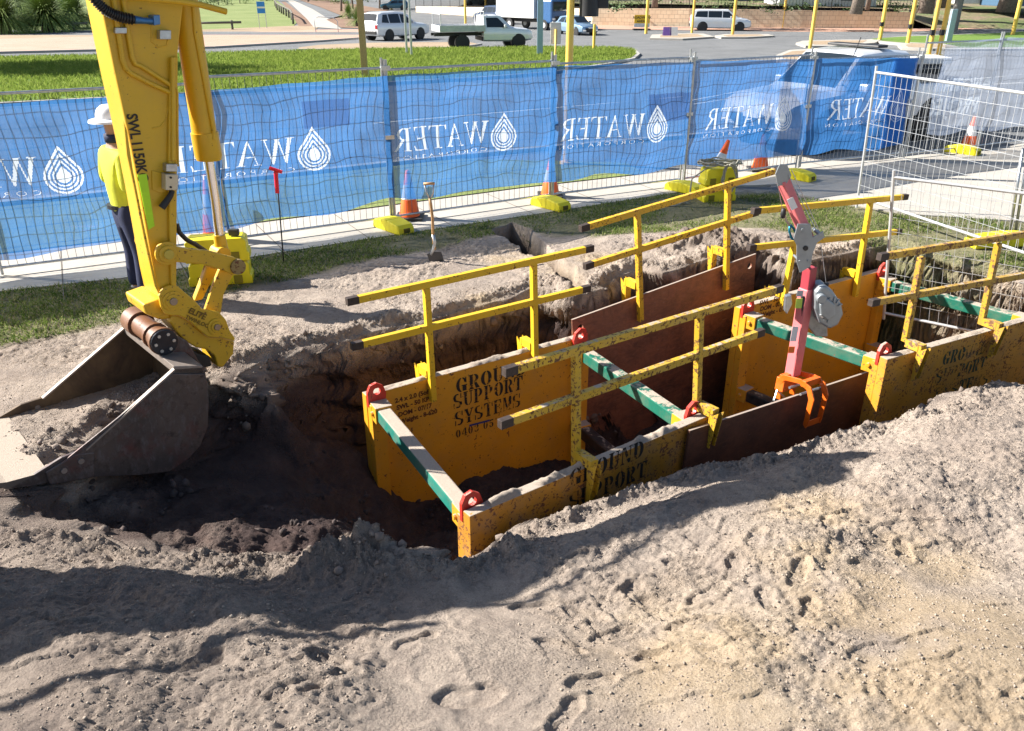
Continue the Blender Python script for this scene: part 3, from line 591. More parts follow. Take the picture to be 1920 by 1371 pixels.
# box 2
mb = MB()
for k, txt in enumerate(('2.4 x 2.0 (5o', 'SWL - 50 K', 'DOM - 07/17', 'Weight - 0.70')):
    p = on_face(1423 + k, 562 + k * 11, A2, B2, in2); font_on(mb, txt, p, df2, Z3, .075, .0025)
mb.build('data_lettering', MATS['data_brown'], tb2)
mb = MB(); p = on_face(1495, 655, A2, B2, in2); stencil_text(mb, "03 0453", p, df2, Z3, .075, .98); mb.build('stencilled_lettering', M_stencil, tb2)
out2 = -in2n; pc = C2 + out2 * .088; mb = MB()
for txt, px, py, px2 in (('GROUND', 1766, 686, 1848), ('SUPPORT', 1752, 720, 1846), ('SYSTEMS', 1750, 752, 1850)):
    p = PL(px, py, pc, out2); q = PL(px2, py - (px2 - px) * .26, pc, out2); L_ = (q - p).dot(dn2); sz = .145
    mb = MB(); stencil_text(mb, txt, p, dn2, Z3, sz, adv=L_ / (len(txt) * sz * .82)); mb.build('stencilled_word', MATS.get('stencil_green') or worn_decal('stencil_green', (.012, .05, .03), .60), tb2)

# ---------------------------------------------------------------- rusty steel sheets
def sheet_plate(label, tl, tr, out, hgt, th=.022, holes=(1, 1)):
    d = (tr - tl); L_ = d.length; dd = d.normalized(); up = Z3 - dd * dd.z; up.normalize()
    bm = bmesh.new(); rings = []
    outer = [(0, 0), (0, -hgt), (L_, -hgt), (L_, 0)]
    hs = []
    if holes[0]: hs.append((.10, -.12))
    if holes[1]: hs.append((L_ - .10, -.12))
    lay = []
    for off in (0, th):
        loops = [[bm.verts.new(tl + dd * x + up * z + out * off) for x, z in outer]]
        for hx, hz in hs: loops.append([bm.verts.new(tl + dd * (hx + .038 * math.cos(2 * math.pi * k / 16)) + up * (hz + .038 * math.sin(2 * math.pi * k / 16)) + out * off) for k in range(16)])
        ed = [bm.edges.new((lp[i], lp[(i + 1) % len(lp)])) for lp in loops for i in range(len(lp))]
        bmesh.ops.triangle_fill(bm, edges=ed, use_beauty=True); lay.append(loops)
    for l0, l1 in zip(*lay):
        for i in range(len(l0)): bm.faces.new((l0[i], l0[(i + 1) % len(l0)], l1[(i + 1) % len(l0)], l1[i]))
    bmesh.ops.recalc_face_normals(bm, faces=bm.faces); bm.verts.index_update()
    mb = MB(); mb.add([v.co.copy() for v in bm.verts], [tuple(v.index for v in f.verts) for f in bm.faces]); bm.free()
    base = (tl + tr) / 2 - Z3 * hgt
    o = mb.build('steel_sheet', M_rust2 if holes[0] else M_rust, None, loc=base); tag(o, label, 'steel sheet', 'steel sheets lining the trench'); return o
o1 = -in1; pl1 = A1 + o1 * .11
TLF, TRF = PL(1073, 600, pl1, o1), PL(1418, 476, pl1, o1)
sheet_plate('rust brown steel sheet with two eye holes, behind the middle far guard rail', TLF, TRF, o1, 2.2)
o1n = -in1n; pl2 = C1 + o1n * .11
TLN, TRN = PL(1290, 806, pl2, o1n), PL(1723, 664, pl2, o1n)
sheet_plate('dark rusty steel sheet on the near side carrying the orange davit clamp', TLN, TRN, o1n, 2.0, holes=(0, 1))

# ---------------------------------------------------------------- yellow guard rails hooked over the panels
def guard_rail(label, planept, inn, posts, rails, mat, hooklen=.34, hook_up=0.0, caps=M_blk, ph=.07, topoff=.0):
    """posts: (pixel top, pixel bottom, pixel where the hook crosses the panel top); rails: (pixel end, pixel end)"""
    n = inn; off = planept + n * .05
    base = PL(*posts[0][1], off, n)
    root = empty('guard_rail', base, label, 'guard rail', 'yellow guard rails round the trench')
    ext = Vector((n.y, -n.x, 0))
    for (tp, bt, hk) in posts:
        t0 = PL(*tp, off, n); b0 = PL(*bt, off, n)
        MB().bar(b0, t0 , .055, .055, up=n).build('post', mat, root, bevel=.004)
        hz = planept.z if hk is None else hk
        hp = lin(b0, t0, (hz + .055 - b0.z) / (t0.z - b0.z)) if t0.z != b0.z else b0
        dv = (t0 - b0).normalized()
        m2 = MB(); q0 = hp - n * .029; q1 = hp - n * (.05 + .085 + .07)
        m2.bar(q0, q1, .075, .075, up=Z3); m2.bar(q1 + n * .03 + Z3 * .036, q1 + n * .03 - Z3 * hooklen, .075, .012, up=n)
        m2.prism([q1 + n * .024 - Z3 * .03 + ext * .03, q1 + n * .024 - Z3 * (hooklen - .02) + ext * .03, q1 + n * .0 - Z3 * (hooklen - .02) + ext * .03, q1 - n * .055 + Z3 * .03 + ext * .03], ext * .009)
        m2.prism([q1 + n * .024 - Z3 * .03 - ext * .036, q1 + n * .024 - Z3 * (hooklen - .02) - ext * .036, q1 + n * .0 - Z3 * (hooklen - .02) - ext * .036, q1 - n * .055 + Z3 * .03 - ext * .036], ext * .009)
        m2.build('hook_bracket', mat, root)
    for (e0, e1) in rails:
        p = PL(*e0, off - n * .0, n); q = PL(*e1, off, n)
        shift = n * .058
        p, q = p + shift * 0, q + shift * 0
        d = (q - p).normalized(); o = MB().bar(p, q, .052, .062).build('rail', mat, root, bevel=.004)
        for e, s_ in ((p, 1), (q, -1)):
            wc = MB(); wc.bar(e - d * s_ * .002, e + d * s_ * .10, .055, .065)
            wc.build('bare_end', simple('bare_end_brown', (.045, .03, .024), .7, var=.4, scale=30), o, bevel=.003)
    return root
guard_rail('clean yellow guard rail over the far side of the nearest trench box', A1, in1, [((799, 540), (812, 752), ZT), ((1000, 489), (1003, 668), ZT)], [((650, 566), (1111, 465)), ((659, 650), (1105, 540))], M_yelR)
guard_rail('yellow guard rail rising to the right over the far rusty steel sheet', A1 - in1 * .1, in1, [((1195, 400), (1201, 602), TLF.z + .16), ((1365, 345), (1361, 543), TLF.z + .3)], [((1088, 429), (1462, 318)), ((1096, 500), (1420, 398))], painted('rail_yellow_scratched', (.76, .45, .02), amount=.5, dirt=.2, dark=.85, sand=.05))
guard_rail('shiny yellow guard rail on the far panel behind the red davit arm', A2, in2, [((1490, 455), (1467, 572), A2.z), ((1632, 378), (1603, 556), A2.z)], [((1411, 396), (1700, 369)), ((1403, 465), (1688, 434))], M_yelR)
guard_rail('mud-caked guard rail crossing in front of the nearest box, the longest one', C1, in1n, [((1080, 655), (1080, 880), ZT), ((1312, 583), (1306, 770), ZT)], [((945, 698), (1465, 540)), ((937, 796), (1430, 622))], M_yelR2)
guard_rail('muddy guard rail at the right edge of the photo over the far trench box', C2, in2n, [((1728, 482), (1697, 640), C2.z), ((1872, 456), (1840, 608), C2.z)], [((1648, 482), (2010, 425)), ((1632, 568), (2010, 500))], painted('rail_yellow_brown', (.60, .36, .03), rust=(.10, .045, .02), amount=.8, dirt=.35, sand=.2))
# ---------------------------------------------------------------- excavator: traced on planes that stand parallel to the stick
AE = R(42); XM = Vector((-math.cos(AE), -math.sin(AE), 0)); WD = Vector((math.sin(AE), -math.cos(AE), 0))    # towards the machine / towards the near side
T0 = P(10, 915, 0.0)
def M_(px, py, off): return PL(px, py, T0 - WD * off, WD)          # off: metres behind the near bucket side
BW = 1.05; MID = BW / 2
def mprism(parent, name, pix, off0, off1, mat, bevel=.008, smooth=False):
    poly = [M_(x, y, off0) for x, y in pix]
    return MB().prism(poly, -WD * (off1 - off0)).build(name, mat, parent, bevel=bevel)
ex = empty('excavator', T0 + XM * 4.2 - WD * MID, 'yellow excavator reaching in from the left with its open bucket resting at the pit edge', 'excavator')
# bucket
t_ = NT('bucket_steel'); a_ = t_.noise(2.2, 6, .68); b_ = t_.noise(26, 6, .75, sc3=(1, 1, .4)); cc = t_.mix(t_.ramp(a_, [(.3, 0), (.7, 1)]), (.065, .058, .06), (.15, .12, .11))
cc = t_.mix(t_.math('MULTIPLY', t_.ramp(t_.noise(3.1, 5, .7), [(.5, 0), (.68, 1)]), .55), cc, (.16, .045, .04)); cc = t_.mix(t_.math('MULTIPLY', t_.ramp(b_, [(.5, 0), (.7, 1)]), .6), cc, (.19, .18, .19))
cc = t_.mix(t_.ramp(t_.noise(9, 6, .75), [(.54, 0), (.68, .7)]), cc, (.04, .032, .03))
M_buck = t_.fin(cc, t_.math('ADD', t_.math('MULTIPLY', b_, .4), .30), .55, t_.bump(b_, .3, .006))
t_ = NT('bucket_inside'); a_ = t_.noise(1.8, 6, .7, dist=1); cc = t_.mix(t_.ramp(a_, [(.3, 0), (.68, 1)]), (.035, .022, .018), (.20, .13, .065)); cc = t_.mix(t_.ramp(t_.noise(30, 5, .8, sc3=(1, 1, .3)), [(.5, 0), (.75, .6)]), cc, (.09, .05, .035))
M_bin_ = t_.fin(cc, .62, .25, t_.bump(a_, .3, .01))
t_ = NT('worn_edge'); M_edge = t_.fin(t_.mix(t_.noise(14, 5, .7), (.16, .13, .12), (.42, .36, .31)), .55, .4)
bk = empty('bucket', (0, 0, 0)); bk.parent = ex; bk.location = -ex.location + T0
side_px = [(384, 688), (326, 692), (246, 764), (160, 842), (116, 858), (60, 893), (14, 917), (60, 912), (120, 898), (200, 893), (262, 891), (318, 884), (352, 862), (376, 836), (390, 800), (392, 750), (388, 716)]
side = [M_(x, y, 0) for x, y in side_px]
def off2(p, o): return p - WD * o
mb = MB(); mb.prism(side, -WD * .025); mb.build('near_side_plate', M_buck, bk, bevel=.004)
mb = MB(); mb.prism([off2(p, BW - .025) for p in side], -WD * .025); mb.build('far_side_plate', M_bin_, bk, bevel=.004)
# shell: from the lip at the front along the bottom and round the back up to the top
shell_px = [(14, 917), (60, 912), (120, 898), (200, 893), (262, 891), (318, 884), (352, 862), (376, 836), (390, 800), (392, 750), (388, 716), (384, 688)]
sh = [M_(x, y, 0) for x, y in shell_px]; cen = M_(250, 800, 0); inn_ = [p + (cen - p).normalized() * .028 for p in sh]
mb = MB()
for i in range(len(sh) - 1): mb.add([off2(sh[i], .02), off2(sh[i + 1], .02), off2(sh[i + 1], BW - .02), off2(sh[i], BW - .02)], [(0, 1, 2, 3)])
for i in range(len(sh) - 1): mb.add([off2(inn_[i], .02), off2(inn_[i + 1], .02), off2(inn_[i + 1], BW - .02), off2(inn_[i], BW - .02)], [(3, 2, 1, 0)], 1)
mb.build('shell', [M_buck, M_bin_], bk, smooth=True, flat_angle=50)
# stiffener strip on the side plate, top beam, side cutters, cutting edge
ribp = [(322, 700), (384, 700), (358, 716), (150, 866), (108, 872)]
mb = MB(); mb.prism([off2(M_(x, y, 0), -.001) for x, y in ribp], WD * .014); mb.build('wear_strip', M_buck, bk, bevel=.004)
mb = MB(); e0, e1 = M_(326, 690, 0), M_(380, 688, 0)
mb.prism([e0 + Z3 * .012, e1 + Z3 * .012, e1 - Z3 * .10, e0 - Z3 * .05], -WD * BW); mb.build('top_beam', M_edge, bk, bevel=.004)
for k, (u, v) in enumerate((((326, 692), (160, 842)),)):
    for o_ in (-.004, BW - .03):
        mb = MB(); p, q = off2(M_(*u, 0), o_), off2(M_(*v, 0), o_); mb.bar(p, q, .036, .012, up=(q - p).cross(WD)); mb.build('rim_edge', M_edge, bk)
for o_ in (-.02, BW - .02):
    mb = MB(); mb.prism([off2(M_(x, y, 0), o_) for x, y in ((176, 846), (140, 850), (84, 884), (92, 908), (176, 893))], -WD * .035); c = mb.build('side_cutter', M_buck, bk, bevel=.008)
    for (x, y) in ((150, 862), (118, 880)):
        p = off2(M_(x, y, 0), o_); MB().tube([p + WD * .012, p - WD * .05], .02, 8).build('bolt', M_edge, c)
p = [M_(x, y, 0) for x, y in ((96, 899), (14, 919), (-16, 908), (12, 905), (90, 884))]
mb = MB(); mb.prism([q - WD * .0 + Z3 * .002 for q in p], -WD * BW); mb.build('cutting_edge', painted('edge_sandy', (.12, .10, .09), amount=.2, dirt=.6, sand=.9), bk)
# spoil left inside the bucket
vs = []; fs = []; n_ = 110; m_ = 80
pa, pb = M_(30, 903, 0), M_(330, 866, 0)
for i in range(n_ + 1):
    for j in range(m_ + 1):
        s_ = i / n_; v_ = j / m_; q = lin(pa, pb, s_) - WD * (.03 + v_ * (BW - .06))
        hh = -.01 + .05 * float(fbm(np.array([s_ * 6.]), np.array([v_ * 4. + 9]), 6, 7, .62)[0]) + .03 * float(np.clip(np.sin(v_ * 14 + s_ * 3) * .5, 0, 1)) * (s_ > .15) * (s_ < .6); hh *= min(1, s_ * 5) * (1.15 - s_ * .55)
        vs.append(q + Z3 * (hh + .005))
for i in range(n_):
    for j in range(m_): b = i * (m_ + 1) + j; fs.append((b, b + 1, b + m_ + 2, b + m_ + 1))
mbk = MB(); mbk.add(vs, fs); o_ = mbk.build('spoil', M_sandc, None, smooth=True, loc=lin(pa, pb, .5)); tag(o_, 'ribbed dry sand spoil lying in the open excavator bucket', 'spoil', kind='stuff')
# ears and the tubular pivot with its black end cap
ear_px = [(306, 650), (330, 628), (352, 640), (372, 676), (384, 690), (384, 716), (330, 704)]
for o_ in (BW / 2 - .20, BW / 2 + .17):
    mprism(bk, 'ear', ear_px, o_, o_ + .03, M_buck)
c0 = M_(307, 641, MID - .26); mb = MB(); a0, a1 = c0, c0 - WD * .62
mb.tube([a0 - WD * .03, a0 - WD * .60], .085, 20); mb.tube([a0 + WD * .0, a0 - WD * .035], .105, 20); mb.tube([a0 - WD * .14, a0 - WD * .17], .10, 20); mb.tube([a0 - WD * .44, a0 - WD * .60], .105, 20)
mb.build('pivot_tube', painted('pivot_rust', (.20, .085, .04), amount=.3, dirt=.3), bk, smooth=True, flat_angle=40)
mb = MB(); mb.tube([a0 + WD * .022, a0 - WD * .002], .098, 24); cap = mb.build('end_cap', simple('cap_black', (.02, .022, .03), .25, .3), bk, bevel=.004)
for k in range(6):
    q = a0 + (XM * math.cos(k * 1.047) + Z3 * math.sin(k * 1.047)) * .066; MB().tube([q + WD * .03, q], .013, 6).build('bolt', M_steel, cap)
# quick hitch
hi = empty('quick_hitch', (0, 0, 0)); hi.parent = ex; hi.location = bk.location
hp = [(298, 555), (305, 541), (318, 535), (334, 537), (346, 548), (364, 562), (380, 580), (410, 585), (424, 600), (432, 622), (441, 634), (440, 640), (418, 634), (390, 632), (372, 618), (352, 600), (336, 592), (322, 592), (310, 590), (302, 576)]
hook = [(322, 592), (336, 592), (352, 600), (372, 618), (390, 632), (418, 634), (440, 640), (438, 664), (418, 690), (408, 688), (403, 668), (388, 656), (368, 652), (348, 640), (330, 622), (318, 604)]
for o_ in (MID - .185, MID + .155): mprism(hi, 'side_plate', hp, o_, o_ + .03, M_machW)
mprism(hi, 'hook_body', hook, MID - .14, MID + .14, M_machW, bevel=.012)
for cx_, cy_, r_ in ((323, 564, .052), (405, 612, .045)):
    c = M_(cx_, cy_, MID - .185); mb = MB(); mb.tube([c + WD * .022, c - WD * .40], r_, 18); mb.tube([c + WD * .012, c - WD * .01], r_ + .022, 18); mb.build('pin_boss', M_machW, hi, bevel=.004)
    MB().tube([c + WD * .034, c], r_ * .55, 14).build('grease_pin', simple('pin_steel', (.30, .25, .20), .4, .7), hi, bevel=.003)
mb = MB()
pt = M_(352, 586, MID - .189); ex_u = (M_(384, 600, MID - .189) - pt).normalized(); ey_u = (Z3 - ex_u * Z3.dot(ex_u)).normalized()
M_emb = simple('embossed_lettering', (.16, .09, .01), .6)
font_on(mb, 'ELITE', pt + WD * .003, ex_u, ey_u, .062, .002); font_on(mb, 'TWINLOCK', pt + WD * .003 - ey_u * .048, ex_u, ey_u, .042, .001); mb.build('embossed_lettering', M_emb, hi)
mprism(hi, 'black_recess', [(334, 640), (352, 650), (372, 664), (392, 668), (398, 686), (384, 690), (360, 682), (338, 664)], MID - .13, MID + .1, M_dark)
mprism(hi, 'hitch_saddle', [(268, 572), (300, 560), (316, 560), (320, 598), (300, 600), (274, 590)], MID - .12, MID + .26, M_machW, bevel=.015)
# dipper stick (box section): near face at MID-.15, far face at MID+.15
stick_px = [(200, -150), (164, -110), (188, 0), (214, 130), (244, 268), (262, 360), (276, 440), (290, 520), (298, 556), (322, 548), (329, 500), (331, 420), (331, 300), (333, 180), (334, 100), (345, 0), (354, -110), (330, -150)]
st = empty('stick', (0, 0, 0)); st.parent = ex; st.location = bk.location
mprism(st, 'stick_body', stick_px, MID - .15, MID + .15, M_mach, bevel=.012)
def mt(parent, name, pts, off, r_, mat, seg=8, smooth=True): 
    return MB().tube([M_(x, y, off) for x, y in pts], r_, seg).build(name, mat, parent, smooth=smooth, flat_angle=50)
NF = MID - .15
mprism(st, 'edge_flange', [(321, 108), (334, 106), (331, 560), (322, 548), (318, 440), (316, 300), (318, 180)], NF - .030, NF - .001, M_mach)
mprism(st, 'edge_flange', [(232, 226), (239, 246), (250, 320), (268, 410), (287, 500), (300, 556), (290, 536), (270, 446), (250, 345), (238, 290)], NF - .02, NF - .001, M_machW)
for dx_ in (0, 18):
    mt(st, 'hydraulic_pipe', [(209 + dx_, -100), (213 + dx_, 0), (222 + dx_, 60), (230 + dx_, 112 - dx_ * .2), (236 + dx_, 128 - dx_ * .4), (246 + dx_, 138 - dx_ * .8), (280 + dx_ * .5, 156 - dx_ * .9), (320, 174 - dx_ * .8)], NF - .015, .017, M_mach)
mt(st, 'hydraulic_pipe', [(324, 108), (325, 200), (325, 300)], NF - .035, .016, M_mach)
for x_ in (325, 329, 333): mt(st, 'hydraulic_pipe', [(x_ - 2, 166), (x_, 178), (x_, 240), (x_ + 1, 312)], NF - .03, .007, M_mach, 6)
mprism(st, 'pipe_clamp', [(217, 52), (238, 52), (238, 63), (217, 63)], NF - .045, NF - .001, M_steel, bevel=.003)
mprism(st, 'pipe_clamp', [(300, 57), (321, 57), (321, 74), (300, 74)], NF - .06, NF - .001, M_steel, bevel=.003)
mprism(st, 'pipe_clamp', [(312, 308), (333, 308), (333, 322), (312, 322)], NF - .07, NF - .001, M_steel, bevel=.003)
vb = mprism(st, 'valve_block', [(311, 327), (334, 327), (334, 357), (311, 357)], NF - .10, NF - .02, simple('valve_tan', (.55, .50, .38), .35, .4), bevel=.004)
for (x, y) in ((320, 333), (320, 351)): c = M_(x, y, NF - .10); MB().tube([c + WD * .006, c], .008, 8).build('port', M_dark, vb)
mprism(st, 'valve_bracket', [(285, 320), (306, 325), (311, 325), (311, 360), (300, 362), (286, 356)], NF - .012, NF - .001, M_mach, bevel=.003)
mt(st, 'cut_hose', [(323, 357), (320, 366), (312, 378), (303, 390)], NF - .05, [.018, .02, .023, .025], M_dark, 12)
mt(st, 'hydraulic_hose', [(331, 420), (336, 436), (350, 450), (366, 458), (384, 470), (394, 478)], MID + .05, .018, M_dark, 10)
# thick ribbed hose across the top of the stick
ctr = [(150, -40), (166, -16), (182, 4), (196, 18), (212, 27), (230, 33), (252, 37)]
cp = [M_(x, y, NF - .07) for x, y in ctr]; fine_ = []
for i in range(len(cp) - 1):
    for k in range(16): fine_.append(lin(cp[i], cp[i + 1], k / 16))
mb = MB(); mb.tube(fine_, [.030 + (.005 if i % 4 < 2 else -.004) for i in range(len(fine_))], 12); mb.build('ribbed_hose', simple('hose_black', (.018, .018, .02), .35), st, smooth=True, flat_angle=40)
mt(st, 'hose_fitting', [(252, 37), (270, 39), (290, 40)], NF - .07, [.026, .02, .02], simple('fitting_blue', (.05, .16, .35), .35, .5), 12)
mprism(st, 'hose_clamp', [(288, 29), (300, 28), (301, 46), (289, 48)], NF - .10, NF - .001, simple('clamp_blue', (.10, .22, .42), .35, .5), bevel=.004)
mt(st, 'grab_rail', [(236, -6), (330, 2), (376, 9), (424, 22)], NF - .13, .021, M_mach, 10)
mprism(st, 'hi_vis_strip', [(258, 328), (275, 326), (290, 424), (279, 431)], NF - .008, NF - .0005, simple('hivis_decal', (.50, .85, .01), .4), bevel=0)
pt = M_(237, 214, NF - .002); ud = (M_(256, 320, NF - .002) - pt).normalized(); uu = ud.cross(WD) * -1
if uu.x < 0: uu = -uu
for wd__, sh__ in (('SWL', 0), ('1150KG', .175)):
    mb = MB(); font_on(mb, wd__, pt + WD * .004 + ud * sh__, ud, uu, .098, .0026, stretch=.84); swl = mb.build('load_lettering', simple('letter_brown', (.02, .012, .008), .5), st)
for (pts, nm) in (([(284, 48), (284, 78), (296, 88), (312, 86), (316, 70)], 'weld'), ([(316, 200), (310, 226), (300, 238), (286, 240)], 'weld')):
    mt(st, 'weld_bead', pts, NF - .001, .005, M_mach, 6)
# pins, tipping links, bucket cylinder
li = empty('bucket_linkage', (0, 0, 0)); li.parent = ex; li.location = bk.location
c = M_(316, 477, NF - .10); mb = MB(); mb.tube([c - WD * .0, c - WD * .5], .062, 20); mb.tube([c - WD * .02, c - WD * .05], .085, 20); mb.build('pivot_boss', M_machW, li, bevel=.005)
MB().tube([c + WD * .02, c - WD * .02], .035, 16).build('pivot_pin', simple('pin_yellow', (.55, .40, .05), .4), li, bevel=.004)
link = [(300, 477), (304, 464), (318, 459), (336, 464), (390, 470), (440, 483), (457, 492), (460, 503), (452, 514), (436, 516), (420, 508), (380, 496), (330, 492), (314, 494), (303, 488)]
for o_ in (NF - .075, MID + .18): mprism(li, 'tipping_link', link, o_, o_ + .035, M_machW)
hl = [(394, 500), (436, 512), (434, 540), (420, 560), (412, 590), (392, 590), (384, 575), (398, 530)]
hl2 = [(396, 498), (384, 530), (366, 560), (372, 566), (394, 530), (404, 502)]
mprism(li, 'h_link', [(412, 505), (438, 514), (420, 552), (414, 590), (383, 588), (402, 530)], MID - .12, MID - .08, M_machW); mprism(li, 'h_link', [(388, 500), (410, 505), (396, 530), (380, 562), (364, 566), (376, 535)], MID + .02, MID + .08, M_machW)
c = M_(447, 501, NF - .09); mb = MB(); mb.tube([c, c - WD * .44], .045, 18); mb.tube([c + WD * .005, c - WD * .03], .06, 18); mb.build('link_pin', painted('pin_worn', (.35, .24, .08), amount=.8, dirt=.4), li, bevel=.004)
cy = empty('bucket_cylinder', (0, 0, 0)); cy.parent = ex; cy.location = bk.location
mt(cy, 'cylinder_barrel', [(338, -100), (346, 0), (364, 120), (384, 256)], MID, [.088] * 4, M_mach, 24)
mt(cy, 'cylinder_head', [(383, 248), (391, 292), (392, 300)], MID, [.098, .098, .088], M_mach, 24)
mt(cy, 'cylinder_pipe', [(354, -90), (360, -20), (366, 60), (392, 200), (400, 240), (401, 262)], MID - .09, .015, M_mach, 8)
mt(cy, 'rod', [(391, 296), (403, 372), (413, 455)], MID, .036, M_chrome, 20)
mt(cy, 'rod_eye', [(411, 440), (416, 470)], MID, [.045, .05], M_mach, 16)
c = M_(420, 478, MID - .07); MB().tube([c, c - WD * .14], .06, 18).build('rod_end_bush', M_machW, cy, bevel=.005)
# boom, cab and tracks: out of the picture on the left, they throw the shadow that falls across the near bank
bm_pts = [(-1.42, 3.42), (-1.18, 3.46), (-.56, 3.08), (.0, 2.92), (.62, 2.90), (1.08, 2.85), (1.49, 2.72), (1.98, 2.46), (2.28, 2.39), (3.2, 1.95), (4.4, 1.05), (4.4, .6), (3.3, .75), (2.1, 1.0), (1.43, 1.55), (1.18, 2.03), (.8, 2.60), (.12, 2.72), (-.58, 2.84), (-1.15, 3.10), (-1.42, 3.2)]
bo = Vector((T0.x, T0.y, 0)) - WD * MID; mb = MB(); mb.prism([bo + XM * a + Z3 * b + WD * .14 for a, b in bm_pts], -WD * .28); mb.build('boom', M_mach, ex, bevel=.01)
ang_ = [(2.9, 2.25), (2.55, 2.62), (2.2, 2.70), (1.76, 2.68), (1.5, 2.76), (1.2, 2.86)]; MB().tube([bo + XM * a + Z3 * (b + .10) + WD * .10 for a, b in ang_], .03, 8).build('boom_hose', M_dark, ex, smooth=True)
ang_ = [(1.1, 2.86), (.8, 3.06), (.3, 3.12), (-.3, 3.10), (-.7, 3.16)]; MB().tube([bo + XM * a + Z3 * b + WD * .05 for a, b in ang_], .022, 8).build('boom_hose', M_dark, ex, smooth=True)
cb = bo + XM * 5.6; RX = Matrix(((XM.x, WD.x, 0), (XM.y, WD.y, 0), (0, 0, 1))); mb = MB()
mb.box(cb + Z3 * 1.15, (2.3, 1.9, .7), RX); mb.box(cb + XM * .9 + Z3 * 1.6, (.8, 1.8, .5), RX); mb.build('machine_body', M_mach, ex, bevel=.06)
mb = MB(); mb.box(cb - XM * .4 + WD * .5 + Z3 * 1.95, (1.2, .85, 1.3), RX); cab = mb.build('cab', simple('cab_glass', (.02, .025, .03), .08), ex, bevel=.08)
for s_ in (-1, 1):
    tp = []
    for k in range(28):
        a = 2 * math.pi * k / 28; tp.append(cb + WD * (s_ * .8 - .2) + XM * (math.cos(a) * .35 + (1.0 if math.cos(a) > 0 else -1.0)) + Z3 * (.38 + .35 * math.sin(a)))
    MB().prism(tp, WD * .4).build('track', M_dark, ex, bevel=.02)

# ---------------------------------------------------------------- site fence: steel mesh panels, feet and blue printed cloth
FP = [Vector((p.x, p.y, 0)) for p in FEN]
def fence_dir(i): return (FP[i + 1] - FP[i]).normalized()
TOPS = {3: (718, 112), 4: (1039, 104), 5: (1297, 97), 6: (1510, 96), 7: (1703, 96)}
def mesh_panel(name, label, a, b, hgt, group, wire=M_steel, tube=M_steel, vx=.085, hy=.21, lean=Vector((0, 0, 0)), r=.016, tops=.08, zb=.10, extra_mid=None, rw=.0023):
    """steel tube frame with welded wire; a,b at ground level"""
    root = empty(name, a, label, 'fence panel', group); d = (b - a); L_ = d.length; d = d.normalized(); up = (Z3 + lean).normalized()
    mb = MB(); 
    for e in (a + d * .03, b - d * .03): MB().tube([e + up * .02, e + up * (hgt + tops)], r, 10).build('frame_post', tube, root, smooth=True, flat_angle=50)
    for z_ in (zb, hgt): MB().tube([a + d * .03 + up * z_, b - d * .03 + up * z_], r, 10).build('frame_rail', tube, root, smooth=True, flat_angle=50)
    nrm = d.cross(up); k = .03 + vx
    while k < L_ - .03: mb.bar(a + d * k + up * zb, a + d * k + up * hgt, rw * 2, rw * 2, up=d); k += vx
    z_ = zb + hy
    while z_ < hgt - .03: mb.bar(a + d * .03 + up * z_ + nrm * .005, b - d * .03 + up * z_ + nrm * .005, rw * 2, rw * 2); z_ += hy
    mb.build('wire_mesh', wire, root); return root
FH = []
fl_lab = ['behind the worker and the excavator stick', 'behind the red T handle', 'behind the shovel handle', 'just left of the hose covered block', 'in front of the pickup bonnet', 'by the pickup door, last with bright blue cloth']
for i in range(len(FP) - 1):
    a, b = FP[i], FP[i + 1]; dd = (b - a).normalized(); bk_ = Vector((-dd.y, dd.x, 0)) * .045
    hgt = 2.02 if i else 2.02
    if i == 0: lb = 'galvanised mesh fence panel partly outside the left edge'
    else: lb = 'galvanised mesh fence panel ' + fl_lab[i - 1]
    hh = []
    for k in (i, i + 1):
        if k in TOPS:
            q = D(TOPS[k][0], TOPS[k][1], FP[k].y); hh.append(q.z)
    hgt = (sum(hh) / len(hh) - .10) if hh else 1.93
    FH.append(hgt); mesh_panel("mesh_fence", lb, a + bk_ * (1 if i < 4 else 1), b + bk_, hgt, 'galvanised fence panels along the footpath', wire=simple('fence_wire', (.10, .11, .13), .5, .6), tops=.12)
for i in range(3, 8):
    a = FP[i] + Vector((0, 0, 0)); mb = MB(); 
    dd = fence_dir(min(i, len(FP) - 2)); nn = Vector((dd.y, -dd.x, 0)); zt_ = D(*TOPS[i], a.y).z
    mb.tube([a + nn * (.02 if i >= 5 else -.03) + Z3 * .05, a + nn * (.02 if i >= 5 else -.03) + Z3 * zt_], .019, 10)
    for zz in (.55 * zt_, zt_ - .1):
        mb.box(a + nn * .0 + Z3 * zz, (.12, .05, .05), Matrix(((dd.x, -dd.y, 0), (dd.y, dd.x, 0), (0, 0, 1))))
    o = mb.build("clamped_fence_post", M_steel, None, smooth=True, flat_angle=50, loc=a)
    tag(o, 'galvanised fence post with clamps ' + {3: 'standing left of the striped cone and shovel', 4: 'beside the yellow traffic light pole', 5: 'at the hose covered block, in front of the cloth', 6: 'in front of the pickup headlight', 7: 'where blue cloth ends and grey cloth begins'}[i], 'fence post', 'clamped posts joining the fence panels')
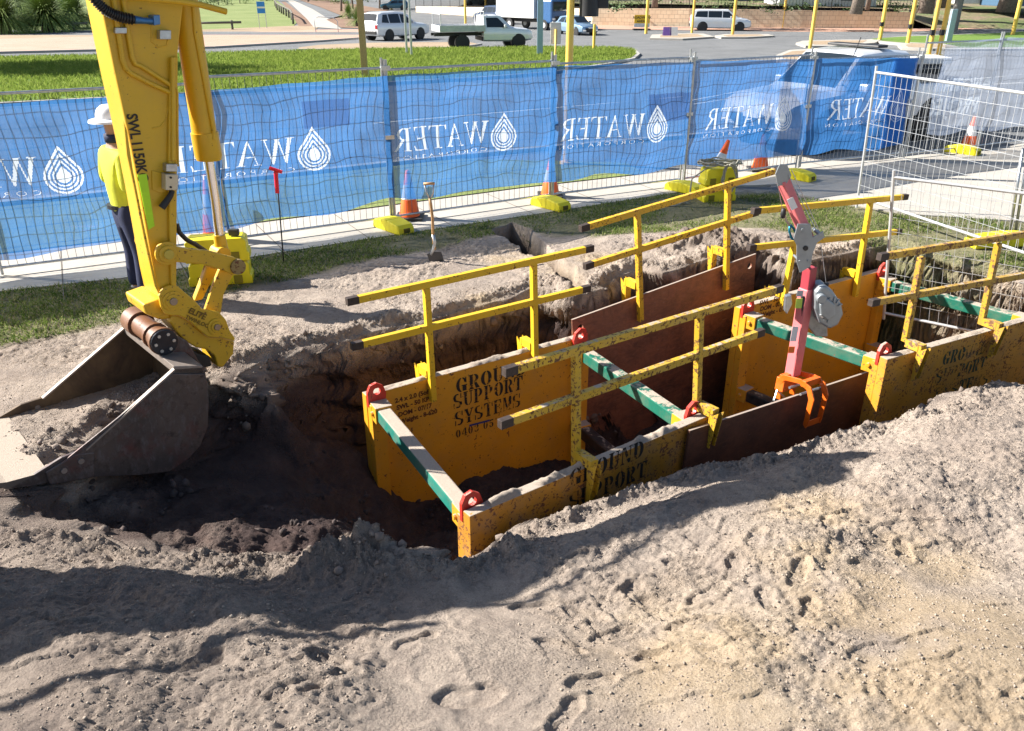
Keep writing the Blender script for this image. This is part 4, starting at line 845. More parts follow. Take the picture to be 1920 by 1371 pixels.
# cloth surface: s along the fence, z up
def chain(pts):
    L = [0]
    for i in range(len(pts) - 1): L.append(L[-1] + (pts[i + 1] - pts[i]).length)
    return L
class Cloth:
    def __init__(s, pts, tops, bots, amp=.045, seed=0, off=.0):
        s.p = pts; s.L = chain(pts); s.t = tops; s.b = bots; s.amp = amp; s.seed = seed; s.off = off
        s.nx = [(pts[min(i + 1, len(pts) - 1)] - pts[min(i, len(pts) - 2)]).normalized() for i in range(len(pts))]
    def surf(s, U, Vv):
        ip = lambda a: np.interp(U, s.L, a)
        X = ip([p.x for p in s.p]); Y = ip([p.y for p in s.p]); idx = np.clip(np.searchsorted(s.L, U) - 1, 0, len(s.L) - 2)
        dx = np.array([d.x for d in s.nx])[idx]; dy = np.array([d.y for d in s.nx])[idx]
        z0 = ip(s.b) + .02 * np.sin(U * 5.1) - .05 * np.abs(np.sin(U * 1.9)); z1 = ip(s.t) - .012 * np.abs(np.sin(U * 3.9 + 1)); B = Vv * 2.0
        wv = fbm(U * 1.15 + B * .35, B * .75 - U * .2, 3, s.seed) * 1.6 + .30 * vnoise(U * 5.5 + B * .6, B * .7, s.seed + 4) + .06 * np.sin(U * 17 + Vv * 3) * (1 - Vv)
        ed = np.minimum(1, (1 - Vv) * 5 + .12) * np.minimum(1, Vv * 4 + .35); n = s.off + s.amp * wv * ed + .015
        return X + dy * n, Y - dx * n, z0 + (z1 - z0) * Vv
    def build(s, name, mat, u0, u1, label, cat='fence cloth', group=None, prints=(), step=.009, parent=None):
        nu = int((u1 - u0) / step); nv = int(1.6 / step); U, Vv = np.meshgrid(np.linspace(u0, u1, nu + 1), np.linspace(0, 1, nv + 1), indexing='ij'); shp = U.shape; U = U.ravel(); Vv = Vv.ravel()
        X, Y, Z = s.surf(U, Vv); c = (float(X[len(X) // 2]), float(Y[len(Y) // 2]), float(Z.min())); co = np.stack([X - c[0], Y - c[1], Z - c[2]], 1).astype(np.float32)
        mask = np.zeros(len(U), np.float32)
        for polys, mu, zb, val in prints:
            for pl_ in polys:
                a = np.array(pl_); lo, hi = a.min(0), a.max(0); sel = np.where((U > mu - hi[0]) & (U < mu - lo[0]) & (Z > zb + lo[1]) & (Z < zb + hi[1]))[0]
                if len(sel): ins = sdist(mu - U[sel], Z[sel] - zb, pl_) > 0; mask[sel[ins]] = val
        me = bpy.data.meshes.new(name); me.vertices.add(len(co)); me.vertices.foreach_set('co', co.ravel()); ii = np.arange(nu * nv); r = ii // nv; k = ii % nv; a = r * (nv + 1) + k
        q = np.stack([a, a + nv + 1, a + nv + 2, a + 1], 1).astype(np.int32); me.loops.add(q.size); me.loops.foreach_set('vertex_index', q.ravel()); me.polygons.add(len(q)); me.polygons.foreach_set('loop_start', np.arange(0, q.size, 4, dtype=np.int32)); me.polygons.foreach_set('loop_total', np.full(len(q), 4, np.int32)); me.polygons.foreach_set('use_smooth', np.ones(len(q), bool)); me.update(calc_edges=True)
        at = me.attributes.new('print', 'FLOAT', 'POINT'); at.data.foreach_set('value', mask); me.materials.append(mat)
        o = bpy.data.objects.new(name, me); S.collection.objects.link(o); o.location = c
        if parent: o.parent = parent; o.location = Vector(c) - parent.location
        return tag(o, label, cat, group)
def cloth_mat(name, col, alpha, tr=.6, dark=.8):
    t = NT(name); t.t.nodes.remove(t.b)
    n1 = t.noise(3.5, 5, .6); c = t.mix(t.ramp(n1, [(.3, 0), (.7, 1)]), tuple(x * dark for x in col), col)
    pa = t.n('ShaderNodeAttribute'); pa.attribute_name = 'print'; pf = t.ramp(pa.outputs['Fac'], [(.45, 0), (.62, 1)]) if False else None
    pm = t.math('GREATER_THAN', pa.outputs['Fac'], .7); pd_ = t.math('MULTIPLY', t.math('GREATER_THAN', pa.outputs['Fac'], .25), t.math('LESS_THAN', pa.outputs['Fac'], .7))
    c = t.mix(pm, c, (.60, .68, .80)); c = t.mix(pd_, c, (.045, .13, .36))
    df = t.n('ShaderNodeBsdfDiffuse'); tl = t.n('ShaderNodeBsdfTranslucent'); tp = t.n('ShaderNodeBsdfTransparent'); m1 = t.n('ShaderNodeMixShader'); m2 = t.n('ShaderNodeMixShader')
    t.L(c, df.inputs[0]); t.L(c, tl.inputs[0]); m1.inputs[0].default_value = tr; t.L(df.outputs[0], m1.inputs[1]); t.L(tl.outputs[0], m1.inputs[2])
    br = t.n('ShaderNodeTexWave')      # the weave, seen as a fine variation of how much shows through
    t.L(t.coord(), br.inputs[0]); br.inputs['Scale'].default_value = 40
    a = t.math('ADD', t.math('MULTIPLY', br.outputs[1], .05), alpha - .025); a = t.math('ADD', t.math('MULTIPLY', t.ramp(t.noise(1.2, 3), [(.3, 0), (.7, 1)]), .12), t.math('SUBTRACT', a, .06))
    a = t.math('ADD', a, t.math('MULTIPLY', pm, .14)); a = t.math('ADD', a, t.math('MULTIPLY', pd_, .12)); t.L(a, m2.inputs[0]); t.L(tp.outputs[0], m2.inputs[1]); t.L(m1.outputs[0], m2.inputs[2]); t.L(m2.outputs[0], t.out.inputs[0]); MATS[name] = t.m; return t.m
M_cl = cloth_mat('blue_cloth', (.055, .215, .55), .80, tr=.6); M_cl2 = cloth_mat('grey_cloth', (.42, .50, .66), .50, tr=.5)
tz = [1.84, 1.84, 1.86, FH[2] - .08, FH[3] - .06, FH[4] - .05, FH[5] - .05, FH[6] - .04]
bz = [.28, .25, .27, .36, .34, .33, .30, .26]
cl1 = Cloth(FP, tz, bz, amp=.065, seed=5); LC = cl1.L
cl1b = Cloth(FP, tz, bz, amp=.08, seed=9)
def drop(cx, cy, hgt, rings=((1, .86), (.78, .66), (.58, .47), (.38, .0))):
    out = []
    def ring(k):
        pts = []; rr = .36 * hgt * k; cyy = cy + .36 * hgt
        for i in range(28):
            a = R(-210 + 240 * i / 27); pts.append((cx + rr * math.cos(a), cyy + rr * math.sin(a)))
        return pts, (cx, cyy + .36 * hgt * k + .28 * hgt * k ** 1.1 * 1.0)
    for o_, i_ in rings:
        po, to = ring(o_)
        if i_ > 0:
            pi_, ti = ring(i_); out.append(po[:1] + po[1:] + [to] + [ti] + pi_[::-1]); out[-1] = [to] + po + [po[-1]] if False else out[-1]
            # close left side
            out.append([to, po[0], pi_[0], ti])
        else: out.append(po + [to])
    return out
def water_polys(size):
    out = []; x = 0
    for ch in 'WATER':
        pl_, adv = serif(ch); out += [[(x + u * size, v * size) for u, v in q] for q in pl_]; x += (adv + .03) * size * .98
    wd = x; dh = size * 1.75; dr = drop(-dh * .42, -size * .42, dh)
    out += dr
    vs, fs = font_polys('C O R P O R A T I O N', size * .26)
    mx = max(v[0] for v in vs); k = wd * .98 / mx
    for f in fs: out.append([(vs[i][0] * k + .01, vs[i][1] - size * .36) for i in f])
    return out, wd
def u_of(px, py):                       # place along the cloth for a pixel on the fence
    best = None
    for i in range(len(FP) - 1):
        a, b = FP[i], FP[i + 1]; dd = (b - a).normalized(); q = PL(px, py, a, (dd.y, -dd.x, 0)); u = (q - a).dot(dd)
        if -.01 <= u <= (b - a).length + .01: return LC[i] + u, q.z
    return LC[0], 1
PR = [[], []]
for (w_, tx, yb, hgtpx) in ((0, 78, 344, 53), (0, 553, 304, 48), (0, 915, 268, 42), (0, 1203, 252, 40), (1, 1446, 232, 38), (1, 1664, 216, 36)):
    u0, z0 = u_of(tx, yb); _, z1 = u_of(tx, yb - hgtpx); pol, wd = water_polys(z1 - z0); k_ = {78: 1.05, 553: 1.12, 915: 1.05, 1203: 1.02, 1446: .98, 1664: .95}[tx]
    PR[w_].append(([[(x * k_, y) for x, y in q] for q in pol], u0, z0, 1.0))
for (px, py) in ((570, 190), (1213, 178)):      # darker square patches
    u0, z0 = u_of(px, py + 52); u1, _ = u_of(px + 84, py); _, z1 = u_of(px, py); PR[0].insert(0, ([[(0, 0), (u1 - u0, 0), (u1 - u0, z1 - z0), (0, z1 - z0)]], u1, z0, .5))
c_a = cl1.build('fence_cloth', M_cl, LC[0], LC[5], 'long blue see-through cloth left of the hose block, printed WATER CORPORATION', group='blue printed cloths on the fence', prints=PR[0])
c_b = cl1b.build('fence_cloth', M_cl, LC[5], LC[7] - .06, 'rippled blue see-through cloth in front of the white pickup', group='blue printed cloths on the fence', prints=PR[1])
dbl = Cloth(FP, tz, bz, amp=.08, seed=9, off=-.03).build('cloth_overlap', M_cl, LC[7] - .62, LC[7] - .06, 'doubled darker blue end of the cloth before the grey one', group='blue printed cloths on the fence', step=.03)
Cloth(FP, tz, bz, amp=.08, seed=9, off=-.05).build('second_layer', M_cl, LC[7] - .60, LC[7] - .08, None, None, step=.03, parent=dbl)
# grey cloth, second run of fence going right
GP = [FP[-1] + Vector((.0, -.04, 0)), P(1830, 283), P(2000, 262), P(2300, 236)]
GP = [Vector((p.x, p.y, 0)) for p in GP]
gl = ['grey-clothed mesh fence panel with the words ANOTHER PROJECT', 'mesh fence panel under creased grey cloth at right edge', 'mesh fence panel beyond the right edge']
for i in range(3):
    a, b = GP[i], GP[i + 1]; mesh_panel("mesh_fence", gl[i], a, b, 2.0, 'fence panels under grey cloth', wire=M_steel, vx=.09, tops=.14)
cl2 = Cloth(GP, [1.95, 2.05, 1.98, 1.98], [.46, .42, .42, .42], amp=.09, seed=20, off=.02)
def gtext(txt, px, py, hpx):
    dd = (GP[1] - GP[0]).normalized(); q = PL(px, py, GP[0], (dd.y, -dd.x, 0)); q1 = PL(px, py - hpx, GP[0], (dd.y, -dd.x, 0))
    vs, fs = font_polys(txt, (q1.z - q.z) * 1.35, .014); return ([[vs[i] for i in f] for f in fs], (q - GP[0]).length, q.z, 1.0)
c_g = cl2.build('fence_cloth', M_cl2, .45, cl2.L[-1], 'pale grey see-through cloth printed ANOTHER PROJECT back to front', prints=[gtext('ANOTH', 1818, 168, 24), gtext('PROJEC', 1814, 210, 30)])

# feet of the fence: yellow plastic blocks
def bin_block(label, c, ang, L_=.62, W_=.24, Hh_=.15, group='yellow plastic feet of the fence', tilt=None, stack=False):
    root = empty("ballast_foot_block", c, label, 'fence foot', group); M = Matrix.Rotation(ang, 3, 'Z')
    if tilt: M = M @ tilt
    mb = MB()
    prof = [(-L_ / 2, 0), (-L_ / 2 + .01, Hh_ * .55), (-L_ / 2 + .05, Hh_ * .8), (-L_ * .12, Hh_), (L_ * .12, Hh_), (L_ / 2 - .05, Hh_ * .8), (L_ / 2 - .01, Hh_ * .55), (L_ / 2, 0)]
    mb.prism([c + M @ Vector((x, -W_ / 2, z)) for x, z in prof], M @ Vector((0, W_, 0))); mb.build('block_shell', M_bin, root, bevel=.014)
    m2 = MB(); m2.box(c + M @ Vector((0, 0, Hh_ * .55)), (.05, W_ + .004, Hh_ * .95), M); m2.build('strap_rib', M_bin, root, bevel=.004)
    m3 = MB(); m3.box(c + M @ Vector((L_ / 2 - .012, 0, .05)), (.04, .09, .06), M); m3.build('hand_hole', simple('hole_dark', (.10, .08, .01), .8), root, bevel=.004)
    return root
def fdir(px, py): return P(px, py)
for (px, py, lb) in ((738, 432, 'yellow plastic foot under the post left of the shovel'), (1032, 390, 'yellow plastic foot between shovel and handrail, by a half hidden cone'), (1283, 360, 'flat yellow foot left of the hose-covered blocks'), (1492, 336, 'yellow foot beside the davit head and the orange cone'), (1803, 288, 'yellow foot under the grey cloth at right')):
    q = P(px, py); bin_block(lb, Vector((q.x, q.y, .008)), R(-48))
q = P(1868, 462); bin_block('long yellow foot under the leaning gate panel at right', Vector((q.x + .1, q.y, .02)), R(10), L_=1.0)
def tall_block(label, c, ang, W_=.62, D_=.26, Hh_=.55):
    root = empty('counterweight_block', c, label, 'fence block', 'stacked yellow counterweight blocks'); M = Matrix.Rotation(ang, 3, 'Z')
    for k in range(2):
        z0 = k * Hh_ / 2; mb = MB(); h_ = Hh_ / 2 - .008
        prof = [(-W_ / 2, 0), (-W_ / 2, h_ * .35), (-W_ / 2 + .02, h_ * .4), (-W_ / 2 + .02, h_ * .9), (-W_ / 2 + .06, h_), (W_ / 2 - .06, h_), (W_ / 2 - .02, h_ * .9), (W_ / 2 - .02, h_ * .4), (W_ / 2, h_ * .35), (W_ / 2, 0)]
        mb.prism([c + M @ Vector((x, -D_ / 2, z + z0)) for x, z in prof], M @ Vector((0, D_, 0))); mb.build('block', M_bin, root, bevel=.016)
        for s_ in (-1, 1):
            m2 = MB(); m2.box(c + M @ Vector((s_ * W_ * .28, -D_ / 2 - .004, z0 + .06)), (.09, .02, .09), M); m2.build('foot_recess', simple('recess', (.22, .18, .01), .8), root, bevel=.004)
    return root
q = P(404, 528); tall_block('stack of yellow blocks with tape measure on top, behind the bucket linkage', Vector((q.x + .08, q.y, 0)), R(12), W_=.66, Hh_=.52)
tq = D(443, 445, q.y); mb = MB(); mb.box(Vector((q.x + .28, q.y + .0, .555)), (.11, .06, .07)); o = mb.build('tape_case', simple('tape_dark', (.03, .03, .02), .5), None, bevel=.012, loc=Vector((q.x + .28, q.y, .525))); tag(o, 'small black tape measure lying on the yellow block', 'tape measure'); o.name = 'tape_measure'
q = P(1345, 378); tb_ = tall_block('yellow block stack draped with coiled hose beside the footpath', Vector((q.x, q.y + .1, 0)), R(14), W_=.52, Hh_=.5)
ho = MB(); base_ = Vector((q.x, q.y + .1, 0))
hz = simple('hose_grey', (.32, .30, .24), .5)
pts = []
for k in range(150):
    a = k * .21; rx = .30 + .03 * math.sin(k * .37); pts.append(base_ + Vector((math.cos(a) * rx, math.sin(a) * .17 * (1 + .2 * math.sin(k)), .535 + .02 * math.sin(k * .9) + k * .0003)))
ho.tube(pts, .011, 6)
pts = []
for k in range(110):
    a = k * .23; pts.append(base_ + Vector((.12 + .02 * math.sin(k * .5), -.17 - .006 * (k % 7), .36)) + Vector((math.cos(a) * .10, 0, math.sin(a) * (.2 + .02 * math.sin(k * .3)))))
ho.tube(pts, .010, 6)
pts = [base_ + Vector((-.2, -.1, .5)), base_ + Vector((-.42, -.15, .35)), base_ + Vector((-.45, -.2, .05)), base_ + Vector((-.7, -.45, .02)), base_ + Vector((-.95, -.42, .02)), base_ + Vector((-.8, -.25, .02)), base_ + Vector((-.4, -.3, .02))]
sm = []
for i in range(len(pts) - 1):
    for k in range(8): sm.append(lin(pts[i], pts[i + 1], k / 8))
ho.tube(sm, .011, 6); o = ho.build('hose_coil', hz, None, smooth=True, loc=base_ + Z3 * .5); tag(o, 'grey water hose coiled over the yellow block stack', 'hose')
# cones
def cone(label, c, hgt=.7, lean=None, sc=1.0, base=True):
    root = empty('traffic_cone', c, label, 'traffic cone', 'orange and white traffic cones'); M = lean.to_3x3() if lean else None
    M_o = simple('cone_orange', (.95, .13, .01), .45, var=.05); M_w = simple('cone_white', (.75, .76, .78), .4, var=.04)
    def rr(z): return .15 * (1 - z / hgt) + .028 * (z / hgt)
    def seg(z0, z1, nm, m, e=0):
        prof = [(rr(z0) + e, z0), (rr(z1) + e, z1)] + ([(rr(z1) * .6, z1 + .01)] if z1 >= hgt - .01 else [])
        MB().lathe(c, prof, 24, M).build(nm, m, root, smooth=True, flat_angle=50)
    seg(.04, hgt, 'cone_body', M_o); seg(hgt * .42, hgt * .72, 'white_band', M_w, .002)
    if base: mb = MB(); mb.box(c + (M @ Vector((0, 0, .02)) if M else Vector((0, 0, .02))), (.38, .38, .035), M); mb.build('cone_base', simple('base_black', (.03, .03, .03), .6), root, bevel=.012)
for (px, py, pt_, lb) in ((768, 418, 322, 'striped traffic cone standing on the footpath left of the shovel'), (1035, 376, 300, 'traffic cone mostly behind a fence post, middle of the cloth'), (396, 460, 330, 'traffic cone behind the bucket cylinder rod'), (1433, 325, 254, 'tall traffic cone left of the davit head'), (1816, 280, 220, 'traffic cone at the grey cloth, furthest right')):
    q = P(px, py) + Vector((-.02, .22 if px != 1816 else 0, 0)); tp_ = D(px, pt_, q.y); cone(lb, Vector((q.x, q.y, .012)), hgt=max(.5, tp_.z))
q = P(1336, 352); cone('tilted red tipped cone leaning out behind the hose blocks', Vector((q.x, q.y + .15, .02)), .72, Matrix.Rotation(R(17), 4, 'Y'), base=False)
# temporary gate panels on the right, white tube
M_wt = simple('white_tube', (.58, .59, .60), .35, .4, var=.08)
q0 = P(1603, 391); q1 = P(2050, 470)
aA = Vector((q0.x, q0.y, 0)); topA = D(1642, 116, q0.y)
bA = Vector((D(1920, 168, 9.6).x, 9.6, 0)); dA = (bA - aA).normalized(); bA = aA + dA * 3.3
lean = (topA - aA) / topA.z - Z3; 
mesh_panel("mesh_gate", 'white tube gate panel standing open across the crossover, farther one', aA, bA, topA.z - .13, 'open white gate panels', wire=M_wt, tube=M_wt, lean=Vector((lean.x, 0, 0)), vx=.10, hy=.17, r=.018, zb=.18, rw=.002)
tB = D(1671, 322, 9.35); bB0 = D(1652, 600, 9.35); LBv = (tB - bB0)
aB = Vector((bB0.x, 9.35, bB0.z)); eB = D(1920, 372, 8.55); dB = Vector((eB.x - tB.x, eB.y - tB.y, 0)).normalized()
mesh_panel("mesh_gate", 'white tube gate panel standing down in the trench end, nearer one', aB, aB + dB * 2.6, LBv.length - .06, 'open white gate panels', wire=M_wt, tube=M_wt, lean=Vector((LBv.x / LBv.z, 0, 0)), vx=.10, hy=.17, r=.018, zb=.1, rw=.002)
mb = MB()
for dx in (0, .07): q = P(1893, 440); t__ = D(1922, 300, q.y - .1); mb.tube([Vector((q.x + dx, q.y, 0)), Vector((t__.x + dx, q.y, 1.1))], .018, 10)
o = mb.build("steel_gate_posts", M_steel, None, smooth=True, loc=Vector((q.x, q.y, 0))); tag(o, 'pair of grey gate posts at the right edge', 'gate post')

# shovel and probe rod
def thing1(name, label, cat, loc): return empty(name, loc, label, cat)
q = P(816, 492); YS = q.y; sh_ = thing1('shovel', 'long handled shovel standing upright in the sand with a wooden D handle', 'shovel', q)
M_wood = simple('worn_wood', (.42, .24, .10), .55, var=.25, scale=20); hpix = [(815, 468), (812, 440), (811, 410), (808, 385), (806, 372)]
MB().tube([D(x, y, YS) for x, y in hpix], [.018, .017, .017, .017, .016], 10).build('shaft', M_wood, sh_, smooth=True)
MB().tube([D(x, y, YS) for x, y in ((808, 478), (813, 468), (815, 455), (812, 440))], [.012, .02, .021, .019], 10).build('socket', M_steel, sh_, smooth=True)
bl = [(800, 476), (812, 472), (827, 472), (833, 492), (824, 500), (808, 499)]; vs = []; fs = []
blade = MB(); A = [D(x, y, YS + .02) for x, y in bl]; blade.prism(A, Vector((.004, -.012, .002))); blade.build('blade', simple('blade_steel', (.07, .07, .075), .5, .5), sh_, bevel=.004)
mb = MB(); mb.tube([D(x, y, YS) for x, y in ((806, 374), (800, 362), (796, 345))], .011, 8); mb.tube([D(x, y, YS) for x, y in ((806, 374), (812, 362), (813, 345))], .011, 8); mb.build('yoke', M_steel, sh_, smooth=True)
MB().tube([D(794, 345, YS), D(815, 344, YS)], .015, 10).build('grip', M_wood, sh_, smooth=True)
q = P(532, 492); YS = q.y; pr_ = thing1('probe_rod', 'thin steel probe rod with red T handle standing in the grass', 'probe rod', q)
MB().tube([D(532, 493, YS), D(521, 355, YS)], .008, 8).build('rod', M_dark, pr_, smooth=True)
Mr = simple('grip_red', (.75, .01, .03), .35)
mb = MB(); mb.tube([D(520, 362, YS), D(517, 322, YS)], .024, 12); mb.tube([D(505, 315, YS), D(529, 323, YS)], .020, 12); mb.build('t_handle', Mr, pr_, smooth=True, flat_angle=50)

# ---------------------------------------------------------------- davit on the near sheet
dv = empty('davit_arm', lin(TLN, TRN, .42), 'pale red folding davit arm with grey winch, clamped on the near rusty sheet', 'davit'); YD = PL(1500, 700, pl2 - o1n * .12, o1n).y
M_pk = painted('davit_red', (.78, .20, .21), amount=-.6, dirt=.12, rough=.4, dark=.85); M_gy = simple('davit_grey', (.30, .33, .35), .4, .4, var=.15); M_or = painted('clamp_orange', (.90, .16, .01), amount=-.2, dirt=.15, rough=.4)
def pd(x, y, dy=0.0): return D(x, y, YD + dy)
MB().bar(pd(1486, 702), pd(1513, 540), .105, .105, up=(.5, -.8, 0)).build('mast', M_pk, dv, bevel=.01)
MB().bar(pd(1513, 545), pd(1519, 500), .09, .09, up=(.5, -.8, 0)).build('mast_sleeve', painted('davit_dark_red', (.45, .05, .07), amount=-.6, dirt=.1), dv, bevel=.008)
MB().bar(pd(1516, 452), pd(1468, 338), .085, .085, up=(.5, -.8, 0)).build('upper_arm', M_pk, dv, bevel=.01)
kn = [(1496, 420), (1520, 420), (1524, 445), (1544, 433), (1546, 446), (1532, 456), (1524, 476), (1520, 500), (1500, 512), (1494, 492), (1494, 460), (1488, 448)]
for dy in (-.075, .065):
    o = MB().prism([pd(x, y, dy) for x, y in kn], Vector((0, .012, 0))).build('knuckle_plate', M_gy, dv, bevel=.004)
for x, y, r_ in ((1511, 466, .022), (1506, 432, .02), (1538, 440, .016), (1500, 490, .01), (1516, 490, .01)):
    c = pd(x, y, -.085); MB().tube([c, c + Vector((0, .17, 0))], r_, 12).build('knuckle_pin', M_dark if r_ > .021 else M_gy, dv, bevel=.002)
hd = [(1454, 326), (1462, 308), (1476, 308), (1484, 330), (1474, 346), (1458, 350)]
for dy in (-.045, .035): MB().prism([pd(x, y, dy) for x, y in hd], Vector((0, .01, 0))).build('head_plate', M_gy, dv, bevel=.003)
c = pd(1469, 322, -.03); MB().tube([c, c + Vector((0, .06, 0))], .05, 20).build('sheave', M_dark, dv, bevel=.004)
for k, (t0, t1, m) in enumerate((((1481, 372), (1490, 392), simple('label_white', (.75, .72, .72), .5)), ((1492, 612), (1487, 640), MATS['label_white']), ((1501, 545), (1499, 556), simple('label_grey', (.4, .4, .42), .5)), ((1499, 560), (1497, 578), simple('label_green', (.45, .6, .08), .5)), ((1485, 650), (1483, 662), simple('label_orange', (.9, .2, .03), .5)))):
    p, q = pd(*t0, -.062), pd(*t1, -.062); MB().bar(p, q, .055, .003, up=(.0, -1, 0)).build('sticker', m, dv)
# winch
c = pd(1545, 600, -.02); wp = [(1530, 548), (1538, 538), (1550, 536), (1562, 546), (1578, 570), (1582, 590), (1572, 610), (1556, 618), (1536, 606), (1528, 580)]
wi = MB().prism([pd(x, y, -.12) for x, y in wp], Vector((0, .19, 0))).build('winch_housing', M_gy, dv, bevel=.02)
MB().prism([pd(x, y, .0) for x, y in ((1510, 566), (1534, 562), (1552, 590), (1552, 632), (1530, 632), (1508, 604))], Vector((0, .07, 0))).build('winch_frame', simple('winch_dull', (.34, .35, .34), .5, .5, var=.3, scale=15), dv, bevel=.01)
c = pd(1538, 558, -.12); MB().tube([c + Vector((0, -.05, 0)), c + Vector((0, .03, 0))], .042, 18).build('winch_hub', M_gy, wi, bevel=.008)
c = pd(1541, 590, -.12); MB().tube([c + Vector((0, -.03, 0)), c + Vector((0, .03, 0))], .026, 14).build('winch_pin', M_steel, wi, bevel=.004)
for k in range(9):
    a = .5 + k * .5; cc_ = pd(1556, 578, -.075); MB().bar(cc_ + Vector((math.cos(a) * .055, -.052, math.sin(a) * .075)), cc_ + Vector((math.cos(a) * .092, -.052, math.sin(a) * .125)), .012, .012, up=(0, 1, 0)).build('cooling_rib', M_gy, wi)
MB().prism([pd(x, y, -.165) for x, y in ((1538, 572), (1552, 560), (1566, 572), (1568, 592), (1552, 602), (1540, 592))], Vector((0, .05, 0))).build('gear_cover', M_gy, wi, bevel=.012)
c = pd(1549, 537, -.05); MB().tube([c + Vector((0, 0, -.02)), c + Vector((0, 0, .03))], .02, 10).build('cable_guide', M_dark, wi)
MB().prism([pd(x, y, -.04) for x, y in ((1474, 556), (1484, 554), (1486, 570), (1476, 590), (1472, 584))], Vector((0, .06, 0))).build('winch_handle', M_steel, dv, bevel=.006)
MB().prism([pd(x, y, -.06) for x, y in ((1504, 556), (1510, 556), (1508, 600), (1503, 610))], Vector((0, .12, 0))).build('winch_mount', M_dark, dv, bevel=.004)
mb = MB(); mb.tube([pd(1549, 534, -.05), pd(1539, 455, -.02)], .0035, 5); mb.tube([pd(1539, 440, -.05), pd(1484, 318, -.05)], .0035, 5); mb.tube([pd(1455, 330), pd(1467, 392)], .0035, 5); mb.tube([pd(1479, 330, -.06), pd(1530, 432, -.05)], .0035, 5); mb.build('winch_cable', M_steel, dv)
mb = MB(); c = pd(1469, 397); mb.lathe(c + Z3 * -.02, [(.006, .05), (.02, .04), (.024, .0), (.018, -.03), (.006, -.04)], 12); mb.build('cable_stop', M_dark, dv, smooth=True)
pts = [pd(1471, 404), pd(1474, 414), pd(1481, 424), pd(1480, 434), pd(1484, 446), pd(1492, 452)]; MB().tube(pts[:3], .009, 6).build('swivel', M_steel, dv); MB().tube(pts[2:] + [pd(1495, 444), pd(1488, 428), pd(1482, 422)], .010, 8).build('snap_hook', simple('hook_teal', (.01, .20, .30), .35, .5), dv, smooth=True)
# orange clamp: two C plates and cross bars over the sheet
cf = PL(1500, 700, pl2, o1n); 
def cpx(x, y, off): return PL(x, y, pl2 + o1n * off, o1n)
for (offx, k) in ((0, 0), (44, 1)):
    sh_x = offx; dyp = -offx * .37
    for nm, pts in (('clamp_plate', [(1454, 736), (1455, 700), (1462, 691), (1474, 692), (1500, 712), (1513, 724), (1512, 738), (1496, 774), (1505, 779), (1500, 760), (1497, 728), (1486, 718), (1470, 708), (1466, 712), (1466, 734)]),):
        pass
    P_ = lambda a, z_: lin(TLN, TRN, .40 + k * .06) + o1n * a + Z3 * (z_)
    outl = [(-.15, -.12), (-.17, .03), (-.13, .09), (.02, .115), (.10, .085), (.135, .0), (.12, -.26), (.155, -.285), (.165, -.25), (.19, .02), (.14, .125), (.03, .165), (-.16, .14), (-.225, .05), (-.205, -.12)]
    MB().prism([P_(a, b) for a, b in outl], (TRN - TLN).normalized() * .016).build('clamp_plate', M_or, dv, bevel=.004)
ddn = (TRN - TLN).normalized(); b0 = lin(TLN, TRN, .40); b1 = lin(TLN, TRN, .46) + ddn * .016
for a, z_, m, r_ in ((.145, -.25, M_or, 0), (-.17, .10, M_or, 0), (.06, .03, M_steel, .013), (-.06, .05, M_steel, .013), (.06, .13, M_or, 0)):
    if r_: MB().tube([b0 + o1n * a + Z3 * z_ - ddn * .02, b1 + o1n * a + Z3 * z_ + ddn * .02], r_, 10).build('clamp_bolt', m, dv)
    else: MB().bar(b0 + o1n * a + Z3 * z_, b1 + o1n * a + Z3 * z_, .012 if a > .1 else .05, .06, up=Z3).build('clamp_bar', m, dv, bevel=.003)
MB().bar(b0 - o1n * .18 + ddn * .0 + Z3 * .03, b1 - o1n * .18 + Z3 * .03, .09, .13, up=Z3).build('mast_socket', M_or, dv, bevel=.006)
MB().tube([b0 - ddn * .02 - o1n * .1 - Z3 * .06, b0 - ddn * .12 - o1n * .12 + Z3 * .02, b0 - ddn * .17 - o1n * .1 - Z3 * .06], .009, 6).build('lock_lever', M_steel, dv)
# ---------------------------------------------------------------- paving, roads, lawns
def sheet(name, pts, mat, lift=.004, kind='structure', thick=0, zf=None):
    bm = bmesh.new(); vv = [bm.verts.new((p[0], p[1], 0)) for p in pts]
    for tr in tessellate_polygon([[Vector((p[0], p[1], 0)) for p in pts]]):
        try: bm.faces.new([vv[i] for i in tr])
        except ValueError: pass
    for yy in (17.0, 72.0): bmesh.ops.bisect_plane(bm, geom=bm.verts[:] + bm.edges[:] + bm.faces[:], plane_co=(0, yy, 0), plane_no=(0, 1, 0))
    for v in bm.verts: v.co.z = (zf(v.co.x, v.co.y) if zf else zg(v.co.y)) + lift
    for f in bm.faces:
        if f.normal.z < 0: f.normal_flip()
    bm.normal_update()
    for f in bm.faces:
        if f.normal.z < 0: f.normal_flip()
    if thick:
        r = bmesh.ops.extrude_face_region(bm, geom=bm.faces[:]); 
        for g in r['geom']:
            if isinstance(g, bmesh.types.BMVert): g.co.z += thick
        bmesh.ops.recalc_face_normals(bm, faces=bm.faces)
    me = bpy.data.meshes.new(name); bm.to_mesh(me); bm.free(); me.materials.append(mat)
    o = bpy.data.objects.new(name, me); S.collection.objects.link(o)
    if kind: o['kind'] = kind
    return o
def gx(l): return [tuple(G(a, b))[:2] for a, b in l]
